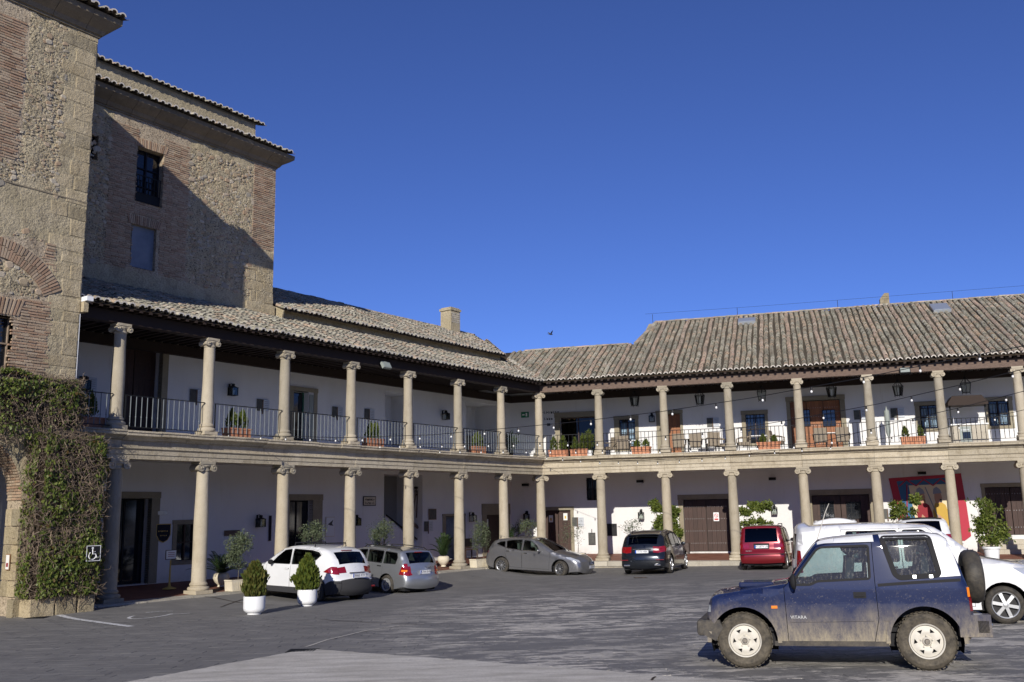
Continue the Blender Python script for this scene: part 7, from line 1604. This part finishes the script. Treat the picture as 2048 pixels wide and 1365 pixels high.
# black estate
K = road_car('parked_car', 'black luxury estate seen from behind beside the second ground column', 'car', 4.92, 1.92,
    [(.1,.25,.1), (0,.42,.2), (.02,.62,.22), (.15,.80,.2), (.5,.92,.14), (1.1,1.02,.1), (1.35,1.06,.1), (1.85,1.38,.1), (2.2,1.55,.12), (2.8,1.65,.14), (3.6,1.63,.14), (4.2,1.54,.14), (4.45,1.45,.14), (4.62,1.25,.18), (4.74,1.05,.2), (4.80,.85,.2), (4.90,.68,.2), (4.91,.42,.18), (4.82,.28,.1)],
    1.0, .25, (.9, 3.88), .36, 'paint_dark', [[(2.0,1.06), (2.75,1.07), (2.72,1.54), (2.4,1.50), (2.1,1.3)], [(2.83,1.07), (3.6,1.08), (3.6,1.54), (2.8,1.55)], [(3.68,1.09), (4.30,1.18), (4.22,1.42), (3.68,1.53)]],
    [[(1.5,.3), (2.77,.3), (2.79,1.07), (2.76,1.58), (2.3,1.52), (1.8,1.2), (1.48,1.0)], [(2.80,.3), (3.4,.32), (3.58,.7), (3.64,1.08), (3.63,1.57), (2.79,1.58)]],
    [((1.37, 1.08), (2.18, 1.54), -.92, .92, 'windscreen', 'car_glass', .008), ((4.47, 1.43), (4.70, 1.12), -.9, .9, 'rear_window', 'dark_glass', .008), ((4.74, 1.05), (4.82, .80), -1, -.66, 'tail_light', 'lamp_red', -.006), ((4.74, 1.05), (4.82, .80), .66, 1, 'tail_light', 'lamp_red', -.006)],
    's5', 'rim_alloy', .22, [([(4.30,.94), (5.0,.80), (5.0,1.02), (4.60,1.08)], 'tail_light', 'lamp_red')], nose=.08, taper=.12, archR=.42)
handles(K, ((2.6, .95), (3.4, .97)), 'chrome'); K.plate('1770 HBK', .88, 4.90, .52); K.box('chrome_bar', 'chrome', 4.86, 4.89, -.35, .35, .965, .985)
for sd in (1, -1):
    K.mirror(1.95, 1.07, 'paint_dark', sd); K.box('exhaust_tip', 'chrome', 4.92, 4.98, sd*.6-.12, sd*.6+.12, .34, .40, .01); K.box('reflector', 'lamp_red', 4.955, 4.97, sd*.7-.16, sd*.7+.16, .56, .58)
    MB().tube([(K.L/2-2.4, sd*.62, 1.60), (K.L/2-3.2, sd*.64, 1.68), (K.L/2-4.1, sd*.62, 1.60)], .018, 6).build('roof_rail', 'chrome', K.t)
MB().lathe([(.001, -K.L/2+.13), (.05, -K.L/2+.13), (.055, -K.L/2+.16)], 16, (0, 0, 1.05), 'x').build('badge', 'chrome', K.t); K.box('rear_spoiler', 'paint_dark', 4.35, 4.58, -.6, .6, 1.50, 1.53, .01)
# red people carrier
Rv = road_car('parked_car', 'dark red people carrier seen from behind in front of the citrus shrub', 'minivan', 4.45, 1.82,
    [(.1,.25,.1), (0,.42,.2), (.02,.6,.22), (.15,.78,.2), (.5,.92,.14), (.85,1.02,.1), (1.3,1.32,.1), (1.75,1.58,.1), (2.1,1.66,.12), (2.8,1.70,.12), (3.6,1.70,.12), (4.05,1.67,.1), (4.14,1.60,.08), (4.24,1.3,.1), (4.30,1.02,.12), (4.33,.8,.14), (4.42,.62,.14), (4.43,.42,.12), (4.36,.28,.08)],
    1.0, .18, (.88, 3.7), .32, 'paint_red', [[(1.75,1.08), (2.3,1.06), (2.3,1.58), (2.0,1.56)], [(2.38,1.06), (3.15,1.06), (3.15,1.6), (2.38,1.6)], [(3.23,1.06), (4.02,1.08), (4.0,1.57), (3.23,1.6)]],
    [[(1.35,.3), (2.32,.3), (2.34,1.06), (2.33,1.62), (1.9,1.6), (1.5,1.2), (1.33,1.0)], [(2.35,.3), (3.2,.3), (3.25,.7), (3.19,1.06), (3.19,1.64), (2.35,1.64)]],
    [((.87, 1.03), (1.7, 1.55), -.92, .92, 'windscreen', 'car_glass', .008), ((4.15, 1.58), (4.29, 1.08), -.9, .9, 'rear_window', 'dark_glass', .008), ((4.30, 1.0), (4.33, .80), -1, -.66, 'tail_light', 'lamp_dark_red', -.008), ((4.30, 1.0), (4.33, .80), .66, 1, 'tail_light', 'lamp_dark_red', -.008), ((4.30, 1.0), (4.33, .82), -.42, .42, 'plate_recess', 'trim_black', .01)],
    's7', 'rim_grey', .22, [([(4.12,.80), (4.5,.80), (4.5,1.0), (4.12,1.0)], 'tail_light', 'lamp_dark_red')], nose=.04, taper=.08, archR=.37, bulge=.03)
Rv.plate('M 6879 UB', .90, 4.385, .52); handles(Rv, ((2.2, .92), (3.05, .92)), 'trim_black'); Rv.box('rubbing_strip', 'trim_black', 4.455, 4.475, -.85, .85, .60, .63)
for sd in (1, -1): Rv.mirror(1.7, 1.08, 'trim_black', sd); MB().tube([(Rv.L/2-2.0, sd*.66, 1.66), (Rv.L/2-2.15, sd*.67, 1.76), (Rv.L/2-3.9, sd*.67, 1.76), (Rv.L/2-4.05, sd*.66, 1.68)], .018, 6).build('roof_rail', 'trim_black', Rv.t)
MB().tube([(-Rv.L/2+.14, 0, 1.1), (-Rv.L/2+.17, .4, 1.16)], .009, 4).build('wiper', 'trim_black', Rv.t)
tx = text('lettering', 'PEUGEOT', .055, Rv.t, (-Rv.L/2+.015, .48, .74), 'steel', .001); tx.rotation_euler = (PI/2, 0, -PI/2)
# white small van beyond the off-roader
def van(label, steer=0.): 
    c = road_car('parked_van', label, 'van', 4.22, 1.75,
    [(.12,.25,.1), (.02,.42,.2), (.03,.66,.22), (.15,.86,.2), (.45,.98,.14), (.95,1.08,.1), (1.12,1.12,.1), (1.5,1.45,.12), (1.8,1.66,.12), (2.1,1.71,.12), (2.8,1.745,.12), (3.5,1.74,.12), (3.98,1.71,.13), (4.10,1.64,.12), (4.16,1.3,.1), (4.2,.9,.1), (4.22,.6,.1), (4.20,.3,.08)],
    1.02, .14, (.80, 3.61), .315, 'paint_van', [[(1.50,1.10), (2.32,1.08), (2.32,1.62), (2.0,1.62), (1.72,1.42)], [(2.42,1.08), (3.28,1.08), (3.28,1.62), (2.42,1.62)]],
    [[(1.28,.3), (2.36,.3), (2.37,1.65), (1.92,1.66), (1.45,1.22), (1.26,1.05)], [(2.38,.3), (3.2,.3), (3.25,.68), (3.36,.8), (3.36,1.65), (2.38,1.65)]],
    [((1.14, 1.14), (1.76, 1.66), -.92, .92, 'windscreen', 'car_glass', .008), ((4.11, 1.60), (4.17, 1.18), -.82, .82, 'rear_window', 'dark_glass', .008), ((.02, .62), (.10, .32), -.7, .7, 'grille', 'trim_black', .008)],
    's6', 'rim_grey', .24, [([(0,.2), (.41,.2), (.42,.5), (.30,.52), (0,.52)], 'bumper', 'cladding'), ([(.08,.74), (.42,.80), (.62,.94), (.30,.93)], 'headlight', 'lamp_clear'), ([(4.08,.9), (4.4,.9), (4.4,1.3), (4.10,1.3)], 'tail_light', 'lamp_red'), ([(2.45,.60), (3.2,.60), (3.2,.68), (2.45,.68)], 'side_moulding', 'cladding')], nose=.10, taper=.07, archR=.385, rr=.70, steer=steer)
    handles(c, ((2.2, .98), (2.55, .98)), 'trim_black')
    for sd in (1, -1): c.mirror(1.6, 1.12, 'trim_black', sd, (.08, .09, .1))
    MB().tube([(c.L/2-1.1, -.5, 1.135), (c.L/2-1.25, .2, 1.17)], .012, 4).build('wiper', 'trim_black', c.t); return c
Vn = van('white small van parked directly behind the blue off-roader, nose to the right')
Vn2 = van('white van seen over the roof of the nearer van, parked at the wooden garage door')
# small white car with black roof parked before the banner
H = road_car('parked_car', 'small white car with a black roof glimpsed in front of the painted banner', 'car', 4.0, 1.72,
    [(.1,.25,.1), (0,.42,.2), (.02,.6,.22), (.15,.78,.2), (.6,.92,.14), (1.05,1.0,.1), (1.5,1.3,.1), (1.9,1.48,.12), (2.6,1.55,.14), (3.4,1.52,.12), (3.7,1.45,.12), (3.85,1.2,.14), (3.92,1.0,.14), (3.96,.7,.14), (3.98,.45,.12), (3.9,.28,.08)],
    .98, .22, (.8, 3.3), .31, 'paint_white', [[(1.7,1.02), (2.35,1.02), (2.35,1.45), (2.05,1.43)], [(2.43,1.02), (3.3,1.04), (3.45,1.3), (2.43,1.46)]], [[(1.3,.3), (2.38,.3), (2.39,1.48), (1.95,1.46), (1.5,1.15), (1.28,1.0)]],
    [((1.07, 1.02), (1.85, 1.46), -.92, .92, 'windscreen', 'car_glass', .008), ((1.95, 1.5), (3.55, 1.5), -1, 1, 'roof_panel', 'trim_black', -.003), ((3.72, 1.43), (3.88, 1.1), -.85, .85, 'rear_window', 'dark_glass', .008)], 's7', 'rim_alloy', .2, [([(3.6,.85), (4.1,.85), (4.1,1.05), (3.7,1.05)], 'tail_light', 'lamp_red')], nose=.08)
# poses: nose heading in world degrees, one wheel pinned to its photo position
def pin(c, wi, sd, px, py, deg): place_by(c, (c.wh[wi], sd), px, py, math.radians(deg))
for c_, x_, y_, a_ in ((Q, -6.44, 29.38, 143.2), (E_s, -4.72, 32.89, 139), (D, .96, 40.28, -26.6), (K, 5.77, 39.31, 69.1), (Rv, 10.37, 39.35, 69.8)): c_.place(x_, y_, math.radians(a_))
pin(Vn, 0, -1, 2015, 1248, -17)
def at_depth(c, px, d, deg): r = ray(px, 1100)*(d); c.place(r.x, r.y, math.radians(deg))
at_depth(Vn2, 1675, 37., 72); at_depth(H, 1846, 36., 70); Vn2.t.scale = (1.06,)*3; H.t.scale = (1.16,)*3

print('objs',len(bpy.data.objects))
